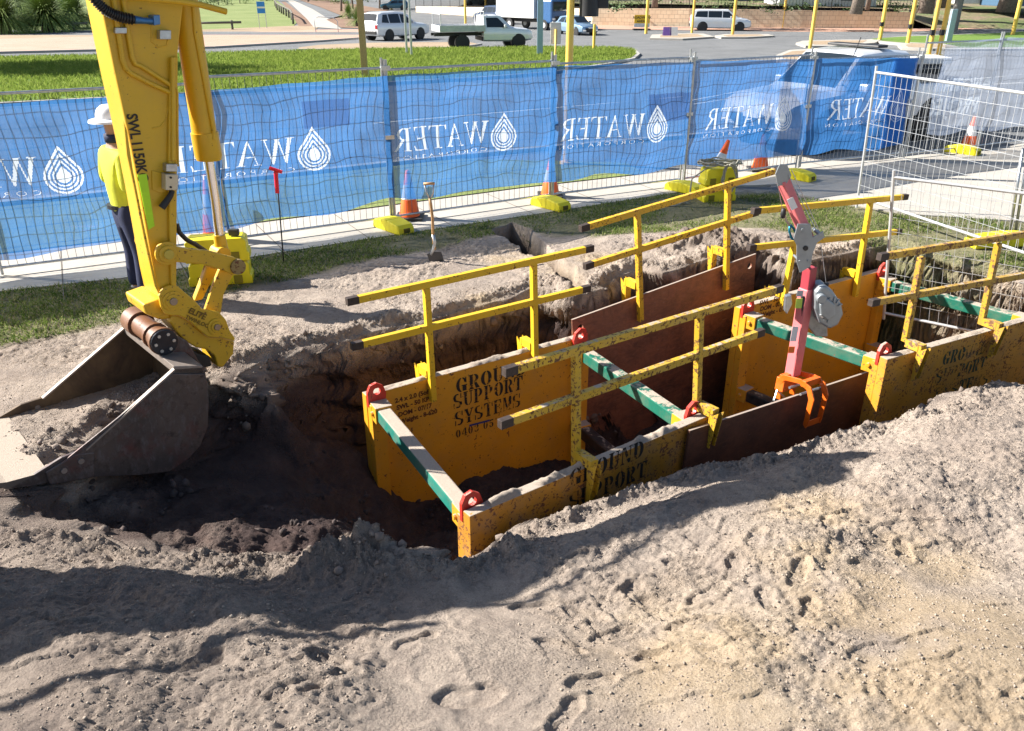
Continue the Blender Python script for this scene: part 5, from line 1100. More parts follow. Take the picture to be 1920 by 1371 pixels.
def smoothc(pts, k=4):
    out = []
    n = len(pts)
    for i in range(n):
        p0, p1, p2, p3 = pts[i - 1], pts[i], pts[(i + 1) % n], pts[(i + 2) % n]
        for j in range(k):
            t = j / k; out.append(tuple(.5 * ((2 * p1[a]) + (-p0[a] + p2[a]) * t + (2 * p0[a] - 5 * p1[a] + 4 * p2[a] - p3[a]) * t * t + (-p0[a] + 3 * p1[a] - 3 * p2[a] + p3[a]) * t ** 3) for a in (0, 1)))
    return out
t_ = NT('concrete'); a_ = t_.noise(1.2, 6, .65); b_ = t_.noise(40, 5, .7); c_ = t_.mix(t_.ramp(a_, [(.3, 0), (.7, 1)]), (.35, .325, .285), (.46, .43, .38)); c_ = t_.mix(t_.ramp(b_, [(.3, .5), (.55, 0)]), c_, (.34, .30, .26)); c_ = t_.mix(t_.ramp(t_.noise(3, 5, .7), [(.56, 0), (.7, .5)]), c_, (.50, .40, .28))
M_con = t_.fin(c_, .9, 0, t_.bump(b_, .25, .004))
t_ = NT('kerb_concrete'); M_kerb = t_.fin(t_.mix(t_.noise(3, 5, .6), (.30, .29, .27), (.46, .44, .40)), .9)
t_ = NT('brick_paving'); br = t_.n('ShaderNodeTexBrick'); br.inputs['Scale'].default_value = 4; br.inputs['Color1'].default_value = (.46, .24, .16, 1); br.inputs['Color2'].default_value = (.42, .20, .14, 1); br.inputs['Mortar'].default_value = (.48, .36, .28, 1); t_.L(t_.coord(), br.inputs[0])
M_brk = t_.fin(t_.mix(t_.ramp(t_.noise(.7, 5, .6), [(.35, 0), (.65, .6)]), br.outputs[0], (.46, .32, .24)), .9)
def lawn_mat(name, a, b, c): 
    t = NT(name); n1 = t.noise(.35, 5, .6); n2 = t.noise(9, 5, .75); cc = t.mix(t.ramp(n1, [(.3, 0), (.7, 1)]), a, b); cc = t.mix(t.ramp(n2, [(.35, .7), (.6, 0)]), cc, c); return t.fin(cc, .95, 0, t.bump(n2, .6, .05))
M_lawn = lawn_mat('lawn', (.10, .19, .02), (.17, .27, .03), (.06, .12, .012)); M_lawn2 = lawn_mat('dry_lawn', (.14, .20, .04), (.26, .30, .10), (.10, .12, .03))
M_mulch = lawn_mat('mulch', (.20, .11, .07), (.32, .20, .13), (.10, .06, .04)); M_dirt = lawn_mat('dirt', (.32, .23, .15), (.42, .32, .21), (.24, .17, .11))
M_asp = lawn_mat('asphalt', (.19, .195, .20), (.25, .255, .26), (.13, .13, .135))
# footpath: slabs under and beyond the fence
nearp = [(p.x, p.y) for p in PATHN]; farp = []
for i, f in enumerate(FP):
    dd = fence_dir(min(i, len(FP) - 2)); nn = Vector((-dd.y, dd.x)); farp.append((f.x + nn.x * .95, f.y + nn.y * .95))
farp += [(GP[1].x - .3, GP[1].y + 1.0), (GP[3].x - .3, GP[3].y + 1.0)]
fp = nearp[:-1] + [tuple(P(1480, 352))[:2], tuple(P(1560, 372))[:2], tuple(P(1700, 405))[:2], tuple(P(1920, 425))[:2], tuple(P(2400, 430))[:2], tuple(P(2400, 250))[:2]] 
fp = nearp + [tuple(P(*q))[:2] for q in ((1500, 366), (1590, 384), (1700, 402), (1920, 416), (2500, 440), (2500, 262), (1920, 270), (1830, 283))] + farp[:len(FP)][::-1]
fw = sheet('footpath', fp, M_con, lift=-.035, thick=.043)
jm = simple('joint_dark', (.14, .12, .10), .9)
k = -1.0
mb = MB(); base = FP[1]
for i in range(1, 7):
    for f in (.25, .75):
        a = lin(FP[i], FP[min(i + 1, 7)], f); dd = fence_dir(min(i, 6)); nn = Vector((-dd.y, dd.x, 0)); p = a - nn * 1.0; q = a + nn * .9
        mb.add([Vector((*v[:2], .0115)) for v in (p - dd * .006, p + dd * .006, q + dd * .006, q - dd * .006)], [(0, 1, 2, 3)])
a = mb.build('footpath_joints', jm, None); a['kind'] = 'structure'
# verge beyond the footpath, road, median
def along(off): 
    o = []
    for i, f in enumerate(FP):
        dd = fence_dir(min(i, len(FP) - 2)); nn = Vector((-dd.y, dd.x)); o.append((f.x + nn.x * off, f.y + nn.y * off))
    return o
vr = [p for p in along(1.0)][:6]; vf = [p for p in along(3.6)][:5]
sheet('verge_lawn', [(-16, 5.5)] + vr + [(vr[-1][0] - .2, vr[-1][1] + .9)] + vf[::-1] + [(-16, 9.5)], M_lawn2, .012)
kb = MB(); kp = [(-16, 9.6)] + along(3.7)[:6] + [(7.2, 19.6), (9.0, 21.5)]
for i in range(len(kp) - 1): 
    a, b = Vector((*kp[i], zg(kp[i][1]) + .02)), Vector((*kp[i + 1], zg(kp[i + 1][1]) + .02)); kb.bar(a, b, .16, .10)
o = kb.build('kerb', M_kerb); o['kind'] = 'structure'
med = gx([(-900, 128), (0, 112), (350, 105), (700, 96), (1000, 92), (1160, 93)]) + gx([(1192, 97), (1200, 104), (1190, 113), (1150, 122), (1090, 131), (1040, 139), (900, 150), (640, 164), (300, 184), (0, 200), (-900, 240)])
ko = sheet('median_kerb', [(x, y) for x, y in med], M_kerb, .0, thick=.10)
cx_ = sum(p[0] for p in med) / len(med)
def inset(poly, d):
    out = []; n = len(poly)
    for i in range(n):
        p0, p1, p2 = Vector(poly[i - 1]), Vector(poly[i]), Vector(poly[(i + 1) % n]); e0 = (p1 - p0).normalized(); e1 = (p2 - p1).normalized(); nn = Vector((-(e0 + e1).y, (e0 + e1).x)); nn.normalize(); out.append((p1.x + nn.x * d, p1.y + nn.y * d))
    return out
ar = sum(med[i][0] * med[(i + 1) % len(med)][1] - med[(i + 1) % len(med)][0] * med[i][1] for i in range(len(med)))
medi = inset(med, .18 if ar > 0 else -.18)
sheet('median_lawn', medi, M_lawn, .106)
sheet('brick_footpath', gx([(-600, 88), (0, 74), (400, 64), (590, 57), (700, 56), (685, 62), (690, 71), (600, 78), (400, 90), (0, 100), (-600, 112)]), M_brk, .05)
kb = MB(); kp = gx([(-600, 114), (0, 101), (400, 91), (600, 79), (690, 72)])
for i in range(len(kp) - 1): kb.bar(Vector((*kp[i], zg(kp[i][1]) + .05)), Vector((*kp[i + 1], zg(kp[i + 1][1]) + .05)), .2, .14)
o = kb.build('kerb', M_kerb); o['kind'] = 'structure'
sheet('sandy_shoulder', gx([(-600, 82), (0, 66), (400, 56), (560, 49), (600, 50), (590, 57), (400, 64.5), (0, 74.5), (-600, 88.5)]), M_dirt, .045)
sheet('far_lawn', gx([(-900, 70), (0, 66.5), (400, 56.5), (550, 49.5), (560, 40), (545, 20), (520, 2), (500, -14), (-700, -14)]), M_lawn2, .03)
sheet('garden_mulch', gx([(560, 50), (590, 50), (578, 38), (548, 14), (535, 4), (528, 4), (545, 25)]), M_mulch, .05)
sheet('park_path', gx([(588, 52), (640, 56), (622, 40), (586, 18), (556, 4), (540, -6), (530, -6), (548, 10), (575, 36)]), M_con, .055)
sheet('garden_mulch', gx([(612, 38), (640, 53), (690, 55), (690, 42), (640, 30), (600, 14), (560, 0), (575, -8), (700, 15), (730, 20), (690, 25)]), M_mulch, .06)
sheet('sandy_island', gx([(560, 94), (560, 90), (600, 85), (700, 81), (800, 80), (880, 80), (900, 84), (860, 90), (700, 93.5)]), M_dirt, .03)
kb = MB(); kp = gx([(556, 95), (700, 94.4), (860, 90.6), (902, 84.5)])
for i in range(len(kp) - 1): kb.bar(Vector((*kp[i], zg(kp[i][1]) + .04)), Vector((*kp[i + 1], zg(kp[i + 1][1]) + .04)), .16, .1)
o = kb.build('kerb', M_kerb); o['kind'] = 'structure'
for (nm, l) in (('traffic_island', [(1218, 75), (1222, 68), (1290, 65), (1318, 66), (1340, 72), (1280, 76)]), ('traffic_island', [(1340, 70), (1360, 67), (1440, 67), (1452, 70), (1400, 73), (1352, 73)]), ('traffic_island', [(1492, 84), (1505, 80), (1580, 78), (1650, 78), (1640, 84), (1560, 90), (1510, 90)]), ('traffic_island', [(1455, 108), (1480, 98), (1520, 96), (1560, 108), (1500, 122), (1455, 118)]), ('traffic_island', [(1683, 88), (1700, 83), (1770, 86), (1800, 92), (1740, 96), (1690, 94)])):
    sheet(nm, gx(l), M_con, .0, thick=.12); sheet('island_dirt', inset(gx(l), .4) if False else [(lambda c, p: (c[0] + (p[0] - c[0]) * .7, c[1] + (p[1] - c[1]) * .7))((sum(q[0] for q in gx(l)) / len(l), sum(q[1] for q in gx(l)) / len(l)), p) for p in gx(l)], M_dirt if nm else M_con, .125)
sheet('corner_lawn', gx([(1632, 76), (1700, 71), (1920, 62), (2600, 50), (2600, 84), (1920, 92), (1800, 93), (1740, 93), (1700, 84), (1655, 80)]), M_lawn, .11)
sheet('corner_kerb', gx([(1624, 77), (1700, 70), (1920, 61), (2600, 48), (2600, 87), (1920, 95), (1800, 96), (1730, 95), (1690, 86), (1650, 82)]), M_kerb, .0, thick=.10)
sheet('far_footpath', gx([(1118, 56), (1290, 58), (1500, 61), (1700, 61), (1920, 52), (2600, 38), (2600, 31), (1920, 47), (1705, 55), (1290, 51.5), (1118, 48)]), M_brk, .06)
# white lines on the road behind the cloth
mb = MB()
for a, b in (((1290, 190), (1500, 150)), ((1300, 196), (1480, 168)), ((1790, 152), (1920, 140)), ((1830, 160), (1990, 152)), ((700, 232), (1280, 182))):
    p, q = G(*a), G(*b); d = (q - p).normalized(); s_ = Vector((-d.y, d.x, 0)) * .05; mb.add([v + Z3 * .008 for v in (p - s_, q - s_, q + s_, p + s_)], [(0, 1, 2, 3)])
o = mb.build('road_lines', simple('line_white', (.72, .72, .70), .7, var=.1)); o['kind'] = 'structure'
# ---------------------------------------------------------------- limestone wall, fence on it, land behind
WB = [G(*q) for q in ((780, 23), (880, 30), (990, 39), (1110, 48), (1290, 51), (1500, 53.5), (1706, 55))]; WT = [12, 13.5, 14.5, 16, 16, 19, 23]
wtop = [D(p_, t_2, w_.y).z for p_, t_2, w_ in zip((780, 880, 990, 1110, 1290, 1500, 1706), WT, WB)]
t_ = NT('limestone_blocks'); br = t_.n('ShaderNodeTexBrick'); br.inputs['Scale'].default_value = 1.0; br.inputs['Brick Width'].default_value = .5; br.inputs['Row Height'].default_value = .36; br.inputs['Mortar Size'].default_value = .012
br.inputs['Color1'].default_value = (.86, .72, .52, 1); br.inputs['Color2'].default_value = (.80, .64, .45, 1); br.inputs['Mortar'].default_value = (.36, .26, .17, 1)
mp = t_.n('ShaderNodeMapping'); mp.inputs['Rotation'].default_value = (R(90), 0, 0); t_.L(t_.coord(), mp.inputs[0]); t_.L(mp.outputs[0], br.inputs[0]); M_lime = t_.fin(t_.mix(t_.ramp(t_.noise(1.1, 5, .7), [(.4, 0), (.7, .6)]), br.outputs[0], (.66, .50, .33)), .9, 0, t_.bump(t_.noise(14, 4, .7), .3, .03))
wr = empty('retaining_wall', WB[3], 'long cream limestone block retaining wall across the road, behind the white van', 'wall')
mb = MB()
for i in range(len(WB) - 1):
    a, b = WB[i], WB[i + 1]; ab = a.copy(); ab.z -= .3; bb = b.copy(); bb.z -= .3
    at_, bt = Vector((a.x, a.y, wtop[i])), Vector((b.x, b.y, wtop[i + 1])); dn_ = Vector((0, .35, 0)); mb.prism([ab, bb, bt, at_], dn_)
mb.build('block_wall', M_lime, wr)
for px in (1425, 1705):
    q = G(px, 52); mb = MB(); mb.box(Vector((q.x, q.y - .1, wtop[4] / 2 - .5)), (.5, .5, wtop[4] + 1.2)); mb.build('pier', M_lime, wr, bevel=.02)
fr = empty('railing_fence', WB[4] + Z3 * 1.5, 'black bar railing fence standing on top of the limestone wall', 'railing'); M_bar = simple('bar_black', (.02, .02, .022), .5)
mb = MB(); m2 = MB()
for i in range(len(WB) - 1):
    a, b = Vector((WB[i].x, WB[i].y + .2, wtop[i])), Vector((WB[i + 1].x, WB[i + 1].y + .2, wtop[i + 1])); L_ = (b - a).length; n = int(L_ / .28)
    for k in range(n): p = lin(a, b, k / n); mb.bar(p + Z3 * .08, p + Z3 * 1.25, .02, .02, up=(1, 0, 0))
    for z_ in (.12, 1.2): m2.bar(a + Z3 * z_, b + Z3 * z_, .03, .03)
    for k in range(0, n, 9): p = lin(a, b, k / n); m2.bar(p - Z3 * .02, p + Z3 * 1.35, .06, .06, up=(1, 0, 0))
mb.build('bars', M_bar, fr); m2.build('rails_and_posts', M_bar, fr)
zb_ = wtop[4] - .12
bk_pts = [(w_.x, w_.y + .34) for w_ in WB] + [(WB[-1].x + 60, WB[-1].y + 10), (WB[-1].x + 60, 260), (WB[0].x - 5, 260)]
def zbk(x, y): return float(np.interp(x, [w_.x for w_ in WB], wtop)) - .12 + .028 * max(0, y - 68)
bm = bmesh.new()
mb = MB(); nx_, ny_ = 60, 20; vs = []; fs = []
for i in range(nx_ + 1):
    x = WB[0].x + (WB[-1].x + 70 - WB[0].x) * i / nx_; yb = float(np.interp(x, [w_.x for w_ in WB], [w_.y for w_ in WB])) + .30
    for j in range(ny_ + 1):
        y = yb + (j / ny_) ** 1.6 * 150; z = zbk(x, y)
        if x > WB[-1].x: e = min(1, (x - WB[-1].x) / 1.0); z = z * (1 - e) + e * (zg(y) + min(1, j / 5.) * (zb_ - zg(y)) + .0)
        vs.append((x, y, z + .12 * float(fbm(np.array([x * .5]), np.array([y * .5]), 3)[0])))
for i in range(nx_):
    for j in range(ny_): b = i * (ny_ + 1) + j; fs.append((b, b + ny_ + 1, b + ny_ + 2, b + 1))
mb.add(vs, fs); t_ = NT('shaded_bank'); cc = t_.mix(t_.ramp(t_.noise(.25, 5, .65), [(.42, 0), (.58, 1)]), (.12, .17, .045), (.27, .19, .125)); o = mb.build('bank', t_.fin(t_.mix(t_.ramp(t_.noise(3, 5, .7), [(.4, .6), (.6, 0)]), cc, (.08, .06, .04)), .95, 0, t_.bump(t_.noise(6, 4), .5, .1)), smooth=True); o['kind'] = 'structure'
# rocks at the foot of the bank
rk = random.Random(4)
def blob(mb, c, r, seed=0, sub=2, flat=.7):
    bm = bmesh.new(); bmesh.ops.create_icosphere(bm, subdivisions=sub, radius=1); rr = random.Random(seed); o_ = [rr.uniform(0, 50) for _ in range(3)]
    P_ = np.array([v.co[:] for v in bm.verts]); nn = fbm(P_[:, 0] * 1.4 + o_[0] + P_[:, 2], P_[:, 1] * 1.4 + o_[1] - P_[:, 2] * .7, 2, 1)
    for v, k in zip(bm.verts, nn): v.co = Vector((v.co.x * r, v.co.y * r, v.co.z * r * flat)) * (1 + float(k) * .9)
    bm.verts.index_update(); mb.add([v.co + Vector(c) for v in bm.verts], [tuple(v.index for v in f.verts) for f in bm.faces]); bm.free()
M_rock = simple('pale_rock', (.42, .37, .30), .9, var=.3, scale=3)
for k in range(26):
    px = 1712 + (k % 13) * 11 + rk.uniform(-4, 4); py = 50 - (k // 13) * 8 + rk.uniform(-3, 2); q = G(px, py); q.z = zg(q.y) + .1 + (k // 13) * .3
    mb = MB(); blob(mb, q, rk.uniform(.25, .5), k, 1, .6); o = mb.build('rock', M_rock, None, loc=q); tag(o, 'pale rock in the loose row at the foot of the shaded bank', 'rock', 'pale rocks edging the bank')
# ---------------------------------------------------------------- trees and shrubs
def leaf_mat(name, a, b):
    t = NT(name); oi = t.n('ShaderNodeNewGeometry'); n1 = t.noise(1.3, 4, .7); c = t.mix(t.ramp(n1, [(.3, 0), (.7, 1)]), a, b); t.b.inputs['Subsurface Weight'].default_value = 0; return t.fin(c, .6)
M_leaf = leaf_mat('leaf_green', (.035, .075, .018), (.10, .16, .04)); M_leaf2 = leaf_mat('leaf_light', (.10, .17, .03), (.26, .34, .08)); M_bark = simple('bark', (.20, .16, .13), .9, var=.4, scale=8, bump=.5)
def leaves(c, rad, n, size, rr, strap=False):
    vs = []; fs = []
    cl_ = [(Vector((rr.gauss(0, .45), rr.gauss(0, .45), rr.gauss(0, .4)))) for _ in range(14)]
    for k in range(n):
        q = rr.choice(cl_) + Vector((rr.gauss(0, .2), rr.gauss(0, .2), rr.gauss(0, .2)))
        p = Vector(c) + Vector((q.x * rad[0], q.y * rad[1], q.z * rad[2])); a = Vector((rr.uniform(-1, 1), rr.uniform(-1, 1), rr.uniform(-.6, .6))).normalized(); b = a.cross(Vector((rr.uniform(-1, 1), rr.uniform(-1, 1), rr.uniform(-1, 1)))).normalized()
        s_ = size * rr.uniform(.6, 1.3); i = len(vs); vs += [p - a * s_, p + b * s_ * .4, p + a * s_, p - b * s_ * .4]; fs.append((i, i + 1, i + 2, i + 3))
    return vs, fs
def tree(label, q, hgt, rad, n=2500, tr=.25, seed=1, size=.16, mat=None, group='trees beyond the road', trunk_h=.45):
    rr = random.Random(seed); root = empty('tree', q, label, 'tree', group); top = q + Z3 * hgt * trunk_h
    pts = [q - Z3 * .1, q + Vector((rr.uniform(-.1, .1), 0, hgt * .2)), top]; mb = MB(); mb.tube(pts, [tr * 1.2, tr, tr * .7], 10)
    for k in range(5):
        e = q + Vector((rr.uniform(-1, 1) * rad * .6, rr.uniform(-1, 1) * rad * .6, hgt * rr.uniform(.65, .9))); mb.tube([top - Z3 * rr.uniform(0, hgt * .1), lin(top, e, .5) + Z3 * .2, e], [tr * .5, tr * .35, tr * .1], 7)
    mb.build('trunk', M_bark, root, smooth=True)
    vs, fs = leaves(q + Z3 * hgt * .72, (rad, rad, hgt * .33), n, size, rr); MB().add(vs, fs).build('crown', mat or M_leaf, root); return root
def spiky(label, q, r, n=420, mat=None, seed=0, group='grass trees on the far lawn', name='grass_tree'):
    rr = random.Random(seed); root = empty(name, q, label, 'plant', group)
    MB().tube([q - Z3 * .1, q + Z3 * r * .35], [r * .16, r * .14], 9).build('trunk', M_bark, root, smooth=True)
    vs = []; fs = []; c = q + Z3 * r * .35
    for k in range(n):
        a = rr.uniform(0, 6.283); el = rr.uniform(-.1, 1.5); L_ = r * rr.uniform(.75, 1.15); d = Vector((math.cos(a) * math.cos(el), math.sin(a) * math.cos(el), math.sin(el))); s_ = Vector((-math.sin(a), math.cos(a), 0)) * r * .012; prev = c
        i = len(vs); 
        for j in range(5):
            t = j / 4; p = c + d * L_ * t - Z3 * L_ * .55 * t * t * math.cos(el) ; w_ = s_ * (1.3 - 1.1 * t); vs += [p - w_, p + w_]
        for j in range(4): fs.append((i + 2 * j, i + 2 * j + 1, i + 2 * j + 3, i + 2 * j + 2))
    MB().add(vs, fs).build('fronds', mat or M_leaf2, root); return root
spiky('round grass tree at the left edge of the photo', G(12, 64), 3.3, 1500, seed=1)
spiky('round grass tree second from the left edge', G(92, 60), 3.5, 1600, seed=2)
spiky('round grass tree half hidden by the excavator stick', G(140, 54), 3.2, 1300, seed=3)
spiky('grass tree standing behind the left pair', G(48, 42), 4.2, 1300, seed=4)
spiky('low strappy shrub beside the wooden pole and white wagon', G(671, 50), 1.5, 600, seed=5, name='strappy_shrub', mat=leaf_mat('leaf_strap', (.14, .20, .05), (.3, .36, .12)), group='shrubs by the park path')
spiky('smaller strappy shrub behind the other at the path', G(655, 36), 1.5, 500, seed=6, name='strappy_shrub', mat=MATS.get('x') or M_leaf2, group='shrubs by the park path')
for k, (px, py, h_, r_, lb) in enumerate(((640, 22, 7, 2.2, 'slender tree left of the white wagon'), (662, 18, 7, 2.0, 'tree just beyond the strappy shrubs'), (712, 16, 7, 1.6, 'pale trunked tree behind the white wagon'), (578, 4, 6, 3.2, 'dark leafed tree where the park path begins'), (500, 2, 6, 4, 'bushy tree far along the lawn'), (400, 0, 5, 4, 'bushy tree behind the excavator cylinder'), (150, 20, 5, 3.2, 'bushy tree behind the grass trees'), (10, 24, 5, 3.5, 'bushy tree at the far left corner'))):
    tree(lb, G(px, py), h_, r_, 2200, .14, seed=20 + k, size=.2, trunk_h=.4 if py > 5 else .15)
rr = random.Random(9)
for k, (px, y_, tr_, lb) in enumerate(((940, 95, .22, 'gum tree with a pale trunk above the white truck'), (1228, 82, .25, 'leaning gum tree trunk above the road work sign'), (1608, 74, .42, 'stout pale trunk behind the railing fence'), (1628, 80, .18, 'thin leaning trunk right of the stout one'), (1738, 76, .55, 'dark broad trunk on the shaded bank'), (1765, 84, .5, 'dark double trunk behind the yellow poles'), (1890, 78, .7, 'dark trunk in deep shade at the right edge'), (1150, 100, .3, 'trunk above the blue hatchback'), (1045, 110, .3, 'distant trunk above the truck cab'))):
    r_ = ray(px, 5); q = C0 + r_ * (y_ / r_.y); q.z = zbk(q.x, q.y); tree(lb, q, 9, 4.2, 2600, tr_, seed=50 + k, size=.22, group='gum trees on the bank behind the wall')
vs = []; fs = []
for k in range(46):
    px = 1130 + k * 13 + rr.uniform(-5, 5); r_ = ray(px, 8); y_ = rr.uniform(77, 96); q = C0 + r_ * (y_ / r_.y); q.z = zbk(q.x, q.y) + .1
    a, b = leaves(q, (1.0, .9, .35), 40, .14, rr); i = len(vs); vs += a; fs += [tuple(i + j for j in f) for f in b]
o = MB().add(vs, fs).build('undergrowth', M_leaf); tag(o, 'loose scrubby undergrowth behind the railing fence', 'undergrowth', kind='stuff')
for k, (px, py, r_) in enumerate(((375, 6, 2.6), (410, 10, 2.8), (450, 7, 2.6), (500, 2, 2.4), (640, 8, 2.4), (690, 4, 2.6), (605, 2, 2.2))):
    q = G(px, py); root = empty('shrub', q, 'grey green shrub %s' % ['at the far lawn edge, nearest the excavator cylinder', 'at the far lawn edge, left of the blue sign', 'at the far lawn edge, just left of the blue sign', 'at the far lawn edge right of the blue sign', 'beyond the strappy shrubs on the garden bed', 'beside the timber pole top on the garden bed', 'at the top of the park path'][k], 'shrub', 'shrubs along the far edge of the park')
    MB().tube([q, q + Z3 * .8], .08, 6).build('stem', M_bark, root); a, b = leaves(q + Z3 * r_ * .42, (r_, r_, r_ * .5), 1500, .12, rr); MB().add(a, b).build('foliage', M_leaf if k % 2 else M_leaf2, root)
# sheds glimpsed behind the railing
def bxo(name, c, size, mat, label, cat, rz=0, extra=None):
    root = empty(name, Vector(c) - Z3 * size[2] / 2, label, cat, 'sheds behind the railing fence'); M = Matrix.Rotation(rz, 3, 'Z')
    MB().box(c, size, M).build('wall', mat, root, bevel=.02)
    mb = MB(); mb.prism([Vector(c) + M @ Vector((x * (size[0] / 2 + .3), -size[1] / 2 - .3, size[2] / 2 + z)) for x, z in ((-1, 0), (0, .9), (1, 0))], M @ Vector((0, size[1] + .6, 0))); mb.build('roof', simple('roof_grey', (.25, .26, .28), .5, .4), root)
    mb = MB(); mb.box(Vector(c) + M @ Vector((size[0] * .2, -size[1] / 2 - .02, -.2)), (1.2, .06, 1.8), M); mb.build('door', simple('door_dark', (.06, .08, .12), .4), root)
    return root
M_wht = simple('shed_white', (.72, .72, .70), .6); M_shb = simple('shed_blue', (.06, .12, .20), .5); M_crm = simple('shed_cream', (.62, .55, .44), .6)
for (px, y_, sz, m, lb) in ((1535, 86, (9, 5, 3.2), M_wht, 'white shed wall behind the railing, right of the van'), (1380, 95, (12, 5, 3), M_shb, 'dark blue shed behind the railing above the van'), (1845, 92, (7, 4, 3.2), M_wht, 'white shed under the trees at the right'), (1925, 88, (7, 4, 3), M_shb, 'blue container under the trees at the right edge'), (1640, 98, (8, 4, 3), M_shb, 'dark shed behind the stout pale trunk')):
    r_ = ray(px, 2); q = C0 + r_ * (y_ / r_.y); q.z = zbk(q.x, q.y) + sz[2] / 2 - .1; bxo('shed', q, sz, m, lb, 'shed')

# ---------------------------------------------------------------- poles and signs
M_py = simple('pole_yellow', (.85, .55, .10), .45, var=.05); M_pw = simple('pole_wood', (.45, .30, .12), .8, var=.2, scale=20); M_pb = simple('pole_bluegrey', (.30, .42, .52), .4, .3, var=.05)
def pole(label, px, py, wpx, mat, hgt=4.0, name='signal_pole', box=None, head=False, group='poles round the crossing', sq=False):
    q = G(px, py); dist = (q - C0).length; r = wpx * dist / F / 2; root = empty(name, q, label, 'pole', group)
    if sq: MB().bar(q - Z3 * .05, q + Z3 * hgt, r * 2, r * 2, up=(1, 0, 0)).build('shaft', mat, root, bevel=.004)
    else: MB().tube([q - Z3 * .05, q + Z3 * hgt], r, 14).build('shaft', mat, root, smooth=True, flat_angle=50)
    MB().tube([q, q + Z3 * .05], r * 1.9, 14).build('base_flange', mat, root)
    if box: MB().box(q + Z3 * box + Vector((-r * .8, -r, 0)), (r * 1.6, r * 1.8, .26)).build('push_button', M_dark, root, bevel=.01)
    if head:
        m = MB(); m.box(q + Vector((.36, 0, head)), (.36, .3, 1.15)); h_ = m.build('signal_head', M_dark, root, bevel=.05)
        for k in range(3): MB().tube([q + Vector((.36, .15, head + .36 - .36 * k)), q + Vector((.36, .34, head + .36 - .36 * k))], .15, 14).build('visor', M_dark, h_)
    return root
pole('square timber pole rising from the lawn behind the cloth', 685, 150, 10, M_pw, 5, 'timber_pole', sq=True)
pole('left one of two thin grey sign posts on the lawn', 763, 106, 4, M_steel, 4, 'sign_post'); pole('right one of two thin grey sign posts on the lawn', 772, 110, 4, M_steel, 4, 'sign_post')
pole('thick blue grey column on the lawn', 1012, 108, 10, M_pb, 6, 'lighting_column', sq=True)
pole('thick yellow traffic light pole standing right behind the cloth', 1062, 308, 13, M_py, 5.2, head=0)
q = G(1062, 308); hd_ = D(1105, 0, q.y); root = empty('traffic_light', Vector((q.x + .45, q.y, 3.0)), 'black traffic light lantern seen from behind at the top edge', 'traffic light')
mb = MB(); mb.tube([Vector((hd_.x, q.y, hd_.z - .25)), Vector((hd_.x, q.y, hd_.z + .9))], .16, 18); mb.build('lantern_shell', M_dark, root, smooth=True, flat_angle=50)
mb = MB(); mb.box(Vector((hd_.x + .22, q.y + .1, hd_.z - .02)), (.2, .3, .22)); mb.build('visor', M_dark, root, bevel=.03)
MB().tube([Vector((q.x, q.y, hd_.z + .3)), Vector((hd_.x, q.y, hd_.z + .3))], .03, 8).build('bracket', M_steel, root)
pole('short thin yellow post on the lawn tip', 1113, 97, 5, M_py, 1.4)
for (px, py, wp, lb, bxx) in ((734, 18, 3.5, 'thin yellow pole above the white wagon roof', None), (873, 48, 4, 'yellow pole behind the tray of the white pickup', None), (911, 30, 4, 'yellow pole in front of the dark wagon', None), (1211, 65, 5, 'yellow pole beside the road work sign', None), (1297, 64, 4, 'yellow pole in front of the van tail', None), (1373, 68, 5, 'yellow pole in front of the van bonnet', None), (1467, 53, 4, 'yellow pole against the limestone wall', None), (1518, 95, 6, 'yellow pole behind the pickup windscreen', None), (1649, 78, 6, 'yellow pole with a button right of the pickup', 1.1), (1701, 85, 6, 'yellow pole with a black button box at wall end', 1.1), (1741, 104, 7, 'left of the close pair of yellow poles', 1.1), (1759, 104, 7, 'right of the close pair of yellow poles', 1.1), (1898, 68, 6, 'yellow pole furthest right', None)):
    pole(lb, px, py, wp, M_py, 4.2, box=bxx)
pole('tall grey timber power pole with blue steel stub behind the pair', 1786, 62, 13, simple('grey_timber', (.25, .23, .21), .9), 9, 'power_pole')
q = G(1777, 80); mb = MB(); mb.box(q + Z3 * 1.0, (.36, .3, 2.1)); o = mb.build('steel_stub', simple('stub_blue', (.36, .46, .55), .4, .3), bevel=.02, loc=q); o.name = 'service_pillar'; tag(o, 'blue grey steel pillar beside the grey timber power pole', 'pillar')
# post with the back of a sign plate
q = G(1040, 165); root = empty('back_of_sign', q, 'white sign plate seen from behind on a short yellow post', 'sign'); p0 = D(1040, 83, q.y); p1 = D(1042, 42, q.y)
MB().tube([q, Vector((q.x, q.y, p1.z - .2))], .035, 10).build('post', M_py, root, smooth=True); mb = MB(); mb.box(Vector((q.x, q.y + .05, (p0.z + p1.z) / 2)), (.34, .02, p1.z - p0.z)); mb.build('plate', simple('plate_grey', (.62, .60, .52), .5), root, bevel=.03)
# yellow ROADWORK AHEAD board
q = G(1208, 58); root = empty('road_work_sign', q, 'yellow ROADWORK AHEAD board on black feet', 'sign'); a = D(1190, 44, q.y); b = D(1212, 28, q.y); cx__ = (a.x + D(1217, 44, q.y).x) / 2; wd_ = D(1218, 44, q.y).x - D(1189, 44, q.y).x
mb = MB(); mb.box(Vector((cx__, q.y, (a.z + b.z) / 2)), (wd_, .04, b.z - a.z)); mb.build('board', simple('sign_yellow', (.90, .52, .02), .5), root, bevel=.01)
mb = MB(); font_on(mb, 'ROADWORK', Vector((cx__, q.y - .025, (a.z + b.z) / 2 + .04)), (1, 0, 0), (0, 0, 1), .27, .006, 'CENTER'); font_on(mb, 'AHEAD', Vector((cx__, q.y - .025, (a.z + b.z) / 2 - .26)), (1, 0, 0), (0, 0, 1), .27, .006, 'CENTER'); mb.build('sign_words', M_dark, root)
